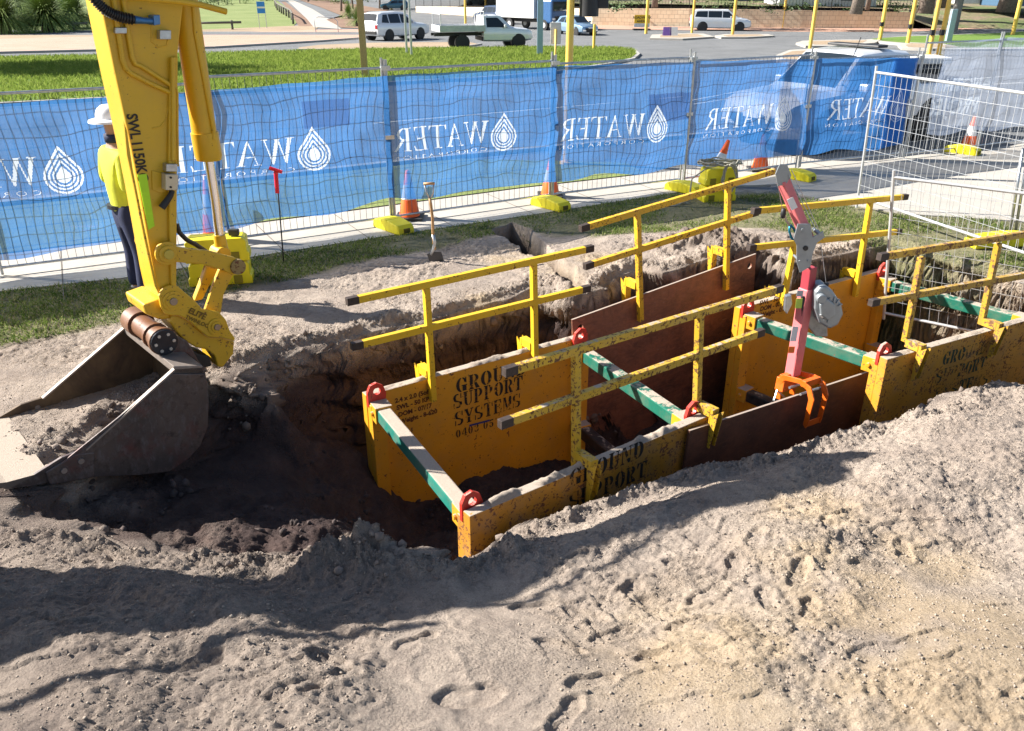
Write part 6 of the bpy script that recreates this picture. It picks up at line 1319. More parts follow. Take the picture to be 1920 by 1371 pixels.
mb = MB(); mb.box(Vector((cx__, q.y, a.z - .15)), (wd_, .03, .3)); mb.build('white_panel', M_wht, root)
mb = MB(); mb.bar(Vector((cx__ - .75, q.y - .3, q.z + .12)), Vector((cx__ + .75, q.y + .3, q.z + .12)), .12, .12); mb.bar(Vector((cx__ + .75, q.y - .3, q.z + .12)), Vector((cx__ - .75, q.y + .3, q.z + .12)), .12, .12); mb.build('feet', M_dark, root, bevel=.03)
for k, (px, m, lb) in enumerate(((1250, simple('sign_purple', (.22, .12, .42), .5), 'small purple A frame board on the island'), (1262, M_wht, 'small white A frame board on the island'))):
    q = G(px, 70); root = empty('a_frame_board', q, lb, 'sign', 'A frame boards on the island'); 
    for s_ in (-1, 1): MB().prism([q + Vector((-.3, s_ * .25, 0)), q + Vector((.3, s_ * .25, 0)), q + Vector((.3, 0, .72)), q + Vector((-.3, 0, .72))], Vector((0, s_ * .03, 0))).build('panel', m, root)
# blue sign on the lawn, log rails, bollards, hoops
q = G(494, 54); root = empty('blue_sign', q, 'small blue and white information sign on two posts on the far lawn', 'sign'); M_bs = simple('sign_blue', (.03, .25, .62), .5)
for px in (-.32, .32): MB().tube([q + Vector((px, 0, 0)), q + Vector((px, 0, 2.3))], .03, 8).build('post', M_steel, root)
for z_ in (2.05, 1.5): MB().box(q + Vector((0, -.04, z_)), (.72, .03, .42)).build('plate', M_bs, root, bevel=.01)
MB().box(q + Vector((0, -.04, 1.77)), (.72, .028, .07)).build('white_bar', M_wht, root)
M_log = simple('grey_log', (.13, .12, .10), .9, var=.3, scale=10)
for (a, b, posts, lb) in (((24, 64), (166, 58), (42, 138), 'low grey log rail below the grass trees'), ((364, 58), (454, 56), (436,), 'low grey log rail right of the excavator cylinder')):
    p, q = G(*a), G(*b); root = empty('log_rail', p, lb, 'log rail', 'low log rails on the far lawn'); MB().tube([p + Z3 * .62, q + Z3 * .62], .10, 10).build('log', M_log, root, smooth=True)
    for px in posts: f = (px - a[0]) / (b[0] - a[0]); r_ = lin(p, q, f); MB().tube([r_ - Z3 * .1, r_ + Z3 * .8], .10, 10).build('post', M_log, root, smooth=True)
root = empty('log_fence', G(549, 46), 'dark timber bollard fence climbing beside the park path', 'fence'); bl_ = [(550, 46), (547, 38), (542, 34), (537, 31), (532, 28), (528, 26), (524, 23), (520, 20), (518, 16), (516, 12)]
pp = [G(x, y) for x, y in bl_]
for q in pp: MB().tube([q - Z3 * .1, q + Z3 * .95], .11, 8).build('post', M_log, root, smooth=True)
mb = MB(); mb.tube([q + Z3 * .98 for q in pp], .08, 8); mb.build('rail', M_log, root)
q = G(613, 62); root = empty('bike_rail', q, 'thin white hoop rail where the park path meets the road', 'hoop rail')
for dx in (0,): MB().tube([q + Vector((-.9, 0, 0)), q + Vector((-1.0, 0, 1.1)), q + Vector((-.6, .1, 1.25)), q + Vector((.6, .3, 1.15)), q + Vector((.9, .3, .9)), q + Vector((.9, .3, 0))], .03, 8).build('hoop', M_wt, root, smooth=True)
MB().box(G(1613, 60) + Vector((0, 0, .05)), (2.2, .4, .12)).build('drain_mouth', M_dark)['kind'] = 'structure'

# ---------------------------------------------------------------- cars
def sect(stn, x):
    xs = [s_[0] for s_ in stn]; return [float(np.interp(x, xs, [s_[i] for s_ in stn])) for i in range(1, 6)]
def car(name, cat, label, pos, heading, L_, stn, col, wheels, wr, side_win, front_win, rear_win, sc=1.0, group=None, cladding=None, metal=.2, lights=True, grille=True, plate=True):
    """stn rows: x, floor z, belt z, roof z, half width, roof half width ; +x is forward"""
    root = empty(name, pos, label, cat, group, rz=heading); root.scale = (sc, sc, sc); Mw = world(root)
    M_p = MATS.get('paint_' + str(col)) or simple('paint_' + str(col), col, .22, metal, var=.03, Coat_Weight=.6)
    if 'paint_' + str(col) not in MATS: MATS['paint_' + str(col)] = M_p
    M_gl = simple('car_glass', (.015, .022, .03), .06, 0, var=.02)
    def ring(x):
        zf, zb, zt, w_, wt = sect(stn, x); zm = (zf + zb) / 2
        r_ = [(0, zf), (w_ * .86, zf), (w_ * .985, zf + .08), (w_, zm), (w_ * .99, zb - .06), (w_ * .955, zb), (wt * 1.0, zt - .05), (wt * .88, zt - .008), (0, zt)]; return r_
    xs = sorted(set([s_[0] for s_ in stn] + list(np.linspace(stn[0][0], stn[-1][0], 28)))); vs = []; fs = []
    for x in xs:
        r_ = ring(x); full = r_ + [(-a, b) for a, b in r_[-2:0:-1]]; vs += [Mw @ Vector((x, a, b)) for a, b in full]
    n = len(full)
    for i in range(len(xs) - 1):
        for j in range(n): fs.append((i * n + j, (i + 1) * n + j, (i + 1) * n + (j + 1) % n, i * n + (j + 1) % n))
    fs += [tuple(range(n)), tuple(range(len(xs) * n - 1, (len(xs) - 1) * n - 1, -1))]
    MB().add(vs, fs).build('body', M_p, root, smooth=True, flat_angle=32)
    def gp(x, t, s_, e=.008):
        r_ = ring(x); a, b = r_[5], r_[6]; return Mw @ Vector((x, s_ * (a[0] + (b[0] - a[0]) * t + e), a[1] + (b[1] - a[1]) * t))
    for s_ in (-1, 1):
        for q in side_win:                        # q: list of (x,t)
            n_ = 6; top_ = [(q[3][0] + (q[2][0] - q[3][0]) * k / n_, q[3][1] + (q[2][1] - q[3][1]) * k / n_) for k in range(n_ + 1)]; bot_ = [(q[0][0] + (q[1][0] - q[0][0]) * k / n_, q[0][1] + (q[1][1] - q[0][1]) * k / n_) for k in range(n_ + 1)]
            vs = [gp(*p, s_) for p in bot_] + [gp(*p, s_) for p in top_]; fs = [(k, k + 1, k + n_ + 2, k + n_ + 1) for k in range(n_)]; MB().add(vs, fs).build('window', M_gl, root, smooth=True)
        for wx in wheels:
            c = Vector((wx, s_ * (sect(stn, wx)[3] - .12), wr)); ax = Vector((0, s_, 0)); W_ = lambda p: Mw @ p
            MB().tube([W_(c - ax * .10), W_(c + ax * .125)], wr + .07, 24).build('wheel_arch', M_dark, root)
            wh = empty('wheel', (wx, s_ * (sect(stn, wx)[3] - .12), wr)); wh.parent = root
            prof = [(wr * .62, -.11), (wr * .93, -.11), (wr, -.07), (wr, .10), (wr * .93, .145), (wr * .62, .15)]; Mr_ = Matrix.Rotation(R(-90 * s_), 3, 'X'); M3 = Mw.to_3x3() @ Mr_
            MB().lathe(W_(c), prof, 24, M3).build('tyre', M_dark, wh, smooth=True, flat_angle=40)
            mb = MB(); mb.lathe(W_(c), [(wr * .64, .10), (wr * .60, .145), (wr * .56, .10), (wr * .2, .09), (.0, .13)], 20, M3)
            for k in range(7): a = k * .8976; u = Vector((math.cos(a), 0, math.sin(a))); mb.bar(W_(c + ax * .13 + u * wr * .1), W_(c + ax * .135 + u * wr * .58), .05, .02, up=Mw.to_3x3() @ ax)
            mb.build('rim', simple('alloy', (.55, .56, .58), .45, .2), wh)
    def cross(x0, t0, x1, t1, wfr=.9, m=M_gl, nm='windscreen', lift=.012):
        # transverse glass between two stations; t is 0 at belt and 1 at roof
        n_ = 8; vs = []
        for (x, t) in ((x0, t0), (x1, t1)):
            zf, zb, zt, w_, wt = sect(stn, x)
            for k in range(n_ + 1): v = -1 + 2 * k / n_; vs.append(Mw @ Vector((x, v * wfr * wt, (zt) - .02 * abs(v) ** 3 + lift)))
        fs = [(k, k + 1, k + n_ + 2, k + n_ + 1) for k in range(n_)]; MB().add(vs, fs).build(nm, m, root, smooth=True)
    if front_win: cross(front_win[0], 0, front_win[1], 1)
    if rear_win: cross(rear_win[0], 0, rear_win[1], 1, nm='rear_window')
    xf, xr = stn[-1][0], stn[0][0]; zf, zb, zt, w_, wt = sect(stn, xf); zfr, zbr, ztr, w_r, wtr = sect(stn, xr)
    def lbx(c, size, m, nm, par=root, bev=.02): return MB().box(Mw @ Vector(c), size, Mw.to_3x3()).build(nm, m, par, bevel=bev)
    if grille:
        lbx((xf + .0, 0, zb - .20), (.05, w_ * 1.15, .20), M_dark, 'grille'); lbx((xf + .01, 0, zf + .14), (.06, w_ * 1.4, .16), M_dark, 'lower_intake')
        if plate: lbx((xf + .05, 0, zf + .22), (.02, .38, .11), M_wht, 'number_plate', bev=.003)
    for s_ in (-1, 1):
        lbx((xf - .06, s_ * w_ * .80, zb - .16), (.16, .30, .14), simple('lamp_glass', (.75, .78, .80), .1, .4), 'headlight')
        lbx((xr + .06, s_ * w_r * .86, zbr - .12), (.16, .22, .24), simple('tail_red', (.35, .01, .02), .15), 'tail_light')
        zz = sect(stn, wheels[-1] - .9); mx = wheels[-1] - .78; lbx((mx, s_ * (sect(stn, mx)[3] + .08), sect(stn, mx)[1] + .1), (.12, .2, .15), M_p, 'wing_mirror', bev=.03)
    lbx((xr - .0, 0, zfr + .10), (.10, w_r * 1.7, .2), cladding or M_dark, 'rear_bumper', bev=.03)
    for s_ in (-1, 1): lbx(((xf + xr) / 2, s_ * (w_ * 1.0 - .01), sect(stn, 0)[0] + .06), ((wheels[-1] - wheels[0]) - wr * 2.4, .05, .14), cladding or M_dark, 'sill', bev=.02)
    return root, Mw, lbx
def hd(a, b): 
    p, q = G(*a), G(*b); d = q - p; return math.atan2(d.y, d.x)
SUV = [(-2.32, .42, .98, 1.02, .84, .74), (-2.28, .36, 1.02, 1.10, .88, .74), (-2.05, .30, 1.04, 1.62, .91, .66), (-1.7, .28, 1.04, 1.70, .92, .64), (-.6, .26, 1.02, 1.72, .92, .64), (.3, .26, 1.0, 1.66, .92, .63), (1.1, .26, .98, 1.05, .91, .72), (1.9, .28, .90, .97, .89, .70), (2.25, .32, .80, .85, .80, .60), (2.34, .40, .68, .70, .70, .52)]
SW_ = [[(-1.95, .12), (-1.35, .05), (-1.35, .85), (-1.7, .85)], [(-1.27, .05), (-.35, .05), (-.35, .86), (-1.27, .86)], [(-.27, .05), (.78, .05), (.2, .84), (-.27, .86)]]
WHT = (.80, .81, .83)
car('parked_wagon', 'car', 'white family wagon seen from behind at the left, next to the tray pickup', G(743, 74.5), hd((690, 74), (800, 70)) + R(8), 4.6, SUV, WHT, (-1.4, 1.35), .35, SW_, (1.0, .36), (-2.24, -2.06), group='cars on the road', sc=1.1)
VAN = [(-2.55, .40, 1.02, 1.10, .88, .78), (-2.5, .32, 1.08, 1.25, .94, .80), (-2.3, .28, 1.10, 1.68, .98, .72), (-1.9, .26, 1.10, 1.75, .99, .70), (.6, .25, 1.06, 1.74, .99, .69), (1.5, .25, 1.02, 1.12, .97, .74), (2.2, .28, .94, 1.0, .94, .72), (2.5, .32, .84, .88, .86, .64), (2.58, .4, .7, .72, .76, .55)]
car('white_van', 'van', 'white people mover facing right in front of the limestone wall', G(1348, 58), 0.0 + R(-8), 5.15, VAN, WHT, (-1.5, 1.6), .36, [[(-2.2, .1), (-1.15, .05), (-1.15, .85), (-2.05, .82)], [(-1.08, .05), (.05, .05), (.05, .86), (-1.08, .86)], [(.12, .05), (1.2, .05), (.6, .82), (.12, .86)]], (1.42, .66), (-2.48, -2.3), group='cars on the road')
HB = [(-2.0, .36, .90, .95, .78, .6), (-1.95, .3, .92, 1.0, .84, .62), (-1.6, .26, .93, 1.38, .87, .58), (-.5, .24, .92, 1.48, .88, .57), (.3, .24, .90, 1.42, .88, .56), (1.0, .24, .88, .95, .87, .62), (1.7, .26, .80, .86, .84, .6), (2.05, .3, .70, .74, .74, .5), (2.1, .4, .6, .62, .66, .45)]
HBW = [[(-1.5, .1), (-.6, .05), (-.6, .86), (-1.2, .84)], [(-.52, .05), (.72, .05), (.2, .84), (-.52, .86)]]
car('blue_hatchback', 'car', 'pale blue hatchback facing the camera beside the white truck', G(1080, 66), R(-62), 4.1, HB, (.25, .38, .52), (-1.25, 1.3), .32, HBW, (.95, .34), (-1.92, -1.6), group='cars on the road', metal=.5)
car('dark_wagon', 'car', 'dark blue wagon between the pickup and the white truck', G(922, 44), R(125), 4.6, SUV, (.03, .05, .10), (-1.4, 1.35), .35, SW_, (1.0, .36), (-2.24, -2.06), group='cars on the road', metal=.4)
car('teal_hatchback', 'car', 'distant teal hatchback above the white wagon', G(741, 19), R(180), 4.1, HB, (.06, .16, .22), (-1.25, 1.3), .32, HBW, (.95, .34), (-1.92, -1.6), group='cars on the road', metal=.4)
car('silver_hatchback', 'car', 'distant pale blue hatchback at the top edge behind the dark wagon', G(893, 10), R(200), 4.1, HB, (.35, .45, .55), (-1.25, 1.3), .32, HBW, (.95, .34), (-1.92, -1.6), group='cars on the road', metal=.4)
# single cab tray pickup
CAB = [(-.75, .42, 1.05, 1.12, .80, .66), (-.72, .40, 1.06, 1.66, .82, .60), (.0, .38, 1.05, 1.68, .84, .60), (.25, .38, 1.04, 1.62, .84, .60), (.85, .38, 1.02, 1.08, .83, .66), (1.7, .40, .94, .99, .80, .64), (1.92, .42, .86, .90, .74, .58), (1.98, .5, .72, .74, .68, .5)]
u_, Mu, lb_ = car('tray_pickup', 'pickup', 'white single cab pickup with a flat alloy tray and headboard, facing right', G(906, 91), hd((820, 92), (985, 89)) , 5, [(a + .55, *r_) for a, *r_ in CAB], WHT, (-1.35, 1.72), .36, [[(-.02, .05), (1.12, .05), (.62, .84), (-.02, .86)]], (1.35, .80), None, group='cars on the road', sc=1.1)
M_al = simple('alloy_tray', (.55, .56, .57), .65, .15)
lb_((-1.35, 0, .93), (2.45, 1.82, .08), M_al, 'tray_deck', bev=.01)
for s_ in (-1, 1): lb_((-1.35, s_ * .90, 1.07), (2.45, .03, .26), M_al, 'tray_side', bev=.006); lb_((-1.3, s_ * .35, .74), (2.9, .08, .14), M_dark, 'chassis_rail', bev=.01)
lb_((-2.56, 0, 1.07), (.03, 1.8, .26), M_al, 'tail_gate', bev=.006)
for y_ in (-.85, -.3, .3, .85): lb_((-.2, y_, 1.4), (.04, .04, .9), M_al, 'headboard_bar', bev=.004)
lb_((-.2, 0, 1.84), (.04, 1.74, .04), M_al, 'headboard_bar', bev=.004)
for y_ in (-.85, .85): lb_((-2.5, y_, 1.35), (.04, .04, .8), M_al, 'rear_rack_bar', bev=.004)
lb_((-2.5, 0, 1.74), (.04, 1.74, .04), M_al, 'rear_rack_bar', bev=.004)
# box truck
q = G(1020, 56); q2 = G(1000, 52); root = empty('box_truck', q, 'white box truck with a blue cab, behind the blue grey column', 'truck', rz=R(-48)); Mt = world(root)
def tb(c, s_, m, nm, bev=.03): return MB().box(Mt @ Vector(c), s_, Mt.to_3x3()).build(nm, m, root, bevel=bev)
tb((-2.6, 0, 2.2), (5.0, 2.4, 2.5), M_wht, 'cargo_box'); cbb = tb((1.1, 0, 1.55), (1.9, 2.2, 1.9), simple('truck_blue', (.04, .12, .28), .3), 'cab', .15); tb((2.06, 0, 1.95), (.05, 1.9, .75), simple('car_glass', (.015, .022, .03), .06), 'windscreen'); tb((2.08, 0, 1.0), (.06, 1.5, .35), M_dark, 'grille'); tb((2.1, 0, .62), (.12, 2.1, .28), M_wht, 'bumper'); tb((-1.5, 0, .75), (6, .9, .25), M_dark, 'chassis')
for s_ in (-1, 1):
    tb((2.1, s_ * .85, .95), (.06, .3, .2), MATS['lamp_glass'], 'headlight')
    for wx in (1.1, -3.4):
        c = Vector((wx, s_ * .98, .45)); MB().tube([Mt @ (c - Vector((0, .14, 0))), Mt @ (c + Vector((0, .14, 0)))], .45, 22).build('wheel', M_dark, root, smooth=True, flat_angle=50)
        MB().tube([Mt @ (c - Vector((0, .145, 0))), Mt @ (c + Vector((0, .145, 0)))], .22, 16).build('rim', MATS['alloy'], root)
# dual cab pickup parked behind the cloth
DC = [(-2.6, .55, 1.05, 1.10, .88, .84), (-2.55, .5, 1.10, 1.14, .92, .86), (-1.1, .45, 1.12, 1.16, .93, .86), (-1.05, .45, 1.12, 1.30, .93, .80), (-.85, .42, 1.10, 1.74, .93, .66), (-.2, .42, 1.09, 1.80, .94, .66), (.6, .42, 1.08, 1.76, .94, .66), (1.35, .42, 1.06, 1.12, .93, .78), (2.2, .44, 1.0, 1.06, .92, .78), (2.5, .48, .92, .95, .86, .70), (2.62, .5, .80, .82, .78, .6)]
q = P(1572, 262); u_, Mu, lb_ = car('dual_cab_pickup', 'pickup', 'white dual cab pickup parked close behind the blue cloth, bonnet towards the camera', Vector((q.x, q.y, zg(q.y))), R(-148), 5.2, DC, WHT, (-1.55, 1.6), .39, [[(-.72, .05), (.18, .05), (.18, .86), (-.6, .84)], [(.26, .05), (1.15, .05), (.72, .84), (.26, .86)]], (1.28, .66), (-1.0, -.86))
lb_((-1.8, 0, 1.17), (1.4, 1.6, .03), M_dark, 'tonneau_cover', bev=.01); lb_((-.1, 0, 1.84), (.3, 1.2, .05), M_dark, 'roof_bar'); MB().tube([Mu @ Vector((1.2, .75, 1.1)), Mu @ Vector((.9, .8, 2.05))], .008, 6).build('aerial', M_dark, u_)

# ---------------------------------------------------------------- dark cabinet behind the grey cloth
q = P(1712, 240); root = empty('striped_barrier', Vector((q.x, q.y, 0)), 'dark ribbed plastic tank between the blue and grey cloths', 'tank'); top_ = D(1712, 122, q.y)
MB().box(Vector((q.x + .1, q.y + .4, top_.z / 2)), (.75, .7, top_.z)).build('tank_body', simple('tank_dark', (.06, .065, .08), .5), root, bevel=.05)
for k in range(7): MB().box(Vector((q.x - .2 + k * .1, q.y + .04, top_.z / 2)), (.04, .04, top_.z * .9)).build('rib', M_dark, root)
MB().box(Vector((q.x + .1, q.y + .4, top_.z + .08)), (.95, .8, .14)).build('lid', M_wht, root, bevel=.03)
# ---------------------------------------------------------------- person
def skin(name, joints, edges, mat, parent, sub=2, root=0):
    me = bpy.data.meshes.new(name); Mi = world(parent).inverted() if parent else Matrix(); me.from_pydata([tuple(j[0]) for j in joints], edges, []); me.update()
    o = bpy.data.objects.new(name, me); S.collection.objects.link(o); o.parent = parent
    m = o.modifiers.new('skin', 'SKIN'); m.use_smooth_shade = True; sk = me.skin_vertices[0].data
    for i, j in enumerate(joints): r = j[1]; sk[i].radius = r if hasattr(r, '__len__') else (r, r); sk[i].use_root = (i == root)
    s_ = o.modifiers.new('sub', 'SUBSURF'); s_.levels = sub; s_.render_levels = sub; me.materials.append(mat)
    dg = bpy.context.evaluated_depsgraph_get(); me2 = bpy.data.meshes.new_from_object(o.evaluated_get(dg)); o.modifiers.clear(); o.data = me2
    if not me2.materials: me2.materials.append(mat)
    return o
q = P(272, 563); q.z = 0
pr = empty('person', q, 'person in white hard hat, yellow shirt and navy trousers standing behind the excavator stick', 'person', rz=R(-48))
V = Vector; K = 1.04
sk_m = simple('skin_tone', (.42, .24, .16), .5); sh_m = simple('hivis_shirt', (.62, .66, .04), .8, var=.15, scale=9, bump=.3); tr_m = simple('navy_trousers', (.012, .018, .06), .8, var=.3, scale=12, bump=.3)
J = [((0, 0, .95), (.12, .09)), ((0, 0, 1.15), (.12, .09)), ((0, .01, 1.36), (.17, .11)), ((0, 0, 1.50), (.10, .08)), ((0, .01, 1.58), .055), ((0, .02, 1.68), (.075, .09)), ((0, .02, 1.76), (.07, .085)),
     ((-.20, 0, 1.43), .06), ((-.27, -.05, 1.17), .045), ((-.12, .22, 1.14), .033), ((-.04, .26, 1.15), .028), ((.20, 0, 1.43), .06), ((.27, -.05, 1.17), .045), ((.12, .22, 1.14), .033), ((.04, .26, 1.15), .028),
     ((-.10, 0, .88), .10), ((-.12, .02, .50), .065), ((-.13, -.02, .10), .045), ((-.13, .10, .04), .04), ((.10, 0, .88), .10), ((.12, .02, .50), .065), ((.13, -.02, .10), .045), ((.13, .10, .04), .04)]
E_ = [(0, 1), (1, 2), (2, 3), (3, 4), (4, 5), (5, 6), (2, 7), (7, 8), (8, 9), (9, 10), (2, 11), (11, 12), (12, 13), (13, 14), (0, 15), (15, 16), (16, 17), (17, 18), (0, 19), (19, 20), (20, 21), (21, 22)]
skin('body', [(V(a) * K, b) for a, b in J], E_, sk_m, pr)
SJ = [((0, 0, .88), (.17, .135)), ((0, 0, .95), (.175, .138)), ((0, -.01, 1.15), (.19, .145)), ((0, -.01, 1.36), (.215, .14)), ((0, 0, 1.49), (.11, .09)), ((-.22, -.01, 1.42), .085), ((-.29, -.06, 1.16), .07), ((-.20, .10, 1.15), .055), ((.22, -.01, 1.42), .085), ((.29, -.06, 1.16), .07), ((.20, .10, 1.15), .055)]
skin('shirt', [(V(a) * K, b) for a, b in SJ], [(0, 1), (1, 2), (2, 3), (3, 4), (3, 5), (5, 6), (6, 7), (3, 8), (8, 9), (9, 10)], sh_m, pr)
TJ = [((0, 0, 1.08), (.165, .13)), ((0, 0, .88), (.165, .135)), ((-.105, 0, .80), .115), ((-.125, .02, .50), .088), ((-.13, -.02, .12), .075), ((.105, 0, .80), .115), ((.125, .02, .50), .088), ((.13, -.02, .12), .075)]
skin('trousers', [(V(a) * K, b) for a, b in TJ], [(0, 1), (1, 2), (2, 3), (3, 4), (1, 5), (5, 6), (6, 7)], tr_m, pr)
bt_m = simple('boot_grey', (.32, .31, .30), .6, var=.2)
for s_ in (-1, 1):
    skin('boot', [(V((s_ * .13, -.04, .05)), (.05, .055)), (V((s_ * .13, .05, .05)), (.05, .05)), (V((s_ * .14, .17, .04)), (.05, .04)), (V((s_ * .13, -.02, .14)), .058)], [(0, 1), (1, 2), (0, 3)], bt_m, pr)
    hj = [(V((s_ * .04, .26, 1.15)) * K, .026), (V((s_ * .0, .30, 1.14)) * K, (.032, .016))]; he = [(0, 1)]
    for k in range(4):
        b = V((s_ * -.01 + (k - 1.5) * .016, .315, 1.145 - k * .004)) * K; hj += [(b, .009), (b + V((-s_ * .02, .03, -.012)), .0085), (b + V((-s_ * .03, .045, -.035)), .007)]; i = len(hj) - 3; he += [(1, i), (i, i + 1), (i + 1, i + 2)]
    hj += [(V((s_ * .03, .30, 1.17)) * K, .010), (V((s_ * .02, .33, 1.18)) * K, .009)]; i = len(hj) - 2; he += [(0, i), (i, i + 1)]
    skin('hand', hj, he, sk_m, pr, 1)
Mp = world(pr); hc = Mp @ (V((0, .02, 1.735)) * K)
mb = MB(); mb.lathe(hc, [(.205, -.015), (.20, .005), (.135, .02), (.13, .06), (.11, .105), (.07, .135), (.0, .145)], 28); mb.build('hard_hat', simple('helmet_white', (.82, .84, .88), .35, var=.03), pr, smooth=True, flat_angle=60)
fc = empty('face', (0, 0, 0)); bpy.data.objects.remove(fc)
mb = MB()
for s_ in (-1, 1): blob(mb, Mp @ (V((s_ * .03, .105, 1.685)) * K), .011, 3, 1, 1)
mb.build('eyes', M_dark, pr); mb = MB(); blob(mb, Mp @ (V((0, .115, 1.655)) * K), .016, 4, 1, 1.2); mb.build('nose', sk_m, pr)
mb = MB(); mb.lathe(Mp @ (V((0, .015, 1.60)) * K), [(.088, -.06), (.092, -.02), (.09, .015)], 18); mb.build('neck_flap', tr_m, pr, smooth=True)
mb = MB(); mb.lathe(Mp @ (V((0, 0, .955)) * K), [(.178, -.02), (.18, .02)], 24, Matrix.Diagonal((1, .8, 1))); mb.build('belt', M_dark, pr)
mb = MB(); mb.box(Mp @ V((-.2, .18, .42)), (.01, .01, .01)) 

# ---------------------------------------------------------------- grass blades
def grass_field(name, polys, n, hgt, wid, mat, label, seed=1, zf=None, bbox=None, dens=None):
    rs = np.random.RandomState(seed); xs = np.concatenate([np.array([p[0] for p in pl_]) for pl_ in polys]); ys = np.concatenate([np.array([p[1] for p in pl_]) for pl_ in polys])
    x0, x1, y0, y1 = bbox or (xs.min(), xs.max(), ys.min(), ys.max()); X = rs.uniform(x0, x1, n * 4); Y = rs.uniform(y0, y1, n * 4); keep = np.zeros(len(X), bool)
    for pl_ in polys: keep |= sdist(X + .12 * fbm(X * 2, Y * 2, 4, 100) + .05 * fbm(X * 11, Y * 11, 3, 101), Y, pl_) > 0
    if dens is not None: keep &= rs.rand(len(X)) < dens(X, Y)
    X, Y = X[keep][:n], Y[keep][:n]; n = len(X); Z = zf(X, Y); a = rs.uniform(0, 2 * np.pi, n); h = hgt * rs.uniform(.5, 1.3, n); lx = rs.normal(0, .45, n) * h; ly = rs.normal(0, .45, n) * h
    w_ = wid * rs.uniform(.6, 1.3, n); co = np.zeros((n, 4, 3), np.float32); dx, dy = np.cos(a) * w_, np.sin(a) * w_
    co[:, 0] = np.stack([X - dx, Y - dy, Z], 1); co[:, 1] = np.stack([X + dx, Y + dy, Z], 1); co[:, 2] = np.stack([X + lx * .4 + dx * .6, Y + ly * .4 + dy * .6, Z + h * .6], 1); co[:, 3] = np.stack([X + lx, Y + ly, Z + h], 1)
    me = bpy.data.meshes.new(name); me.vertices.add(n * 4); me.vertices.foreach_set('co', co.ravel()); b = np.arange(n) * 4; q = np.stack([b, b + 1, b + 2, b, b + 2, b + 3], 1).astype(np.int32).ravel()
    me.loops.add(len(q)); me.loops.foreach_set('vertex_index', q); me.polygons.add(len(q) // 3); me.polygons.foreach_set('loop_start', np.arange(0, len(q), 3, dtype=np.int32)); me.polygons.foreach_set('loop_total', np.full(len(q) // 3, 3, np.int32)); me.update(calc_edges=True); me.materials.append(mat)
    o = bpy.data.objects.new(name, me); S.collection.objects.link(o); return tag(o, label, 'grass', kind='stuff')
def gmat(name, a, b, dry):
    t = NT(name); t.t.nodes.remove(t.b); n1 = t.noise(2.5, 4, .7); n2 = t.noise(40, 2); c = t.mix(t.ramp(n1, [(.35, 0), (.65, 1)]), a, b); c = t.mix(t.ramp(n2, [(.5, 0), (.62, .8)]), c, dry); d = t.n('ShaderNodeBsdfDiffuse'); l = t.n('ShaderNodeBsdfTranslucent'); m = t.n('ShaderNodeMixShader'); t.L(c, d.inputs[0]); t.L(c, l.inputs[0]); m.inputs[0].default_value = .4; t.L(d.outputs[0], m.inputs[1]); t.L(l.outputs[0], m.inputs[2]); t.L(m.outputs[0], t.out.inputs[0]); return t.m
zfun = lambda X, Y: height(X, Y)[0] - .004
gd = lambda X, Y: np.clip(.45 + 2.6 * fbm(X * 1.1, Y * 1.1, 4, 130) - .4 * sstep(1.5, 3.5, X), .03, 1)
grass_field('verge_grass', [GRASS], 60000, .05, .005, gmat('grass_blades', (.07, .13, .025), (.17, .24, .05), (.42, .38, .20)), 'short patchy grass along the footpath edge', 2, zfun, bbox=(-7, 9.5, 6.0, 12.6), dens=gd)
grass_field('median_grass', [medi], 95000, .14, .022, gmat('lawn_blades', (.13, .21, .03), (.26, .34, .06), (.36, .37, .13)), 'mown bright green grass on the median', 3, lambda X, Y: -.019 * np.clip(Y - 17, 0, 55) + .10, bbox=(-26, 8.5, 18, 52))
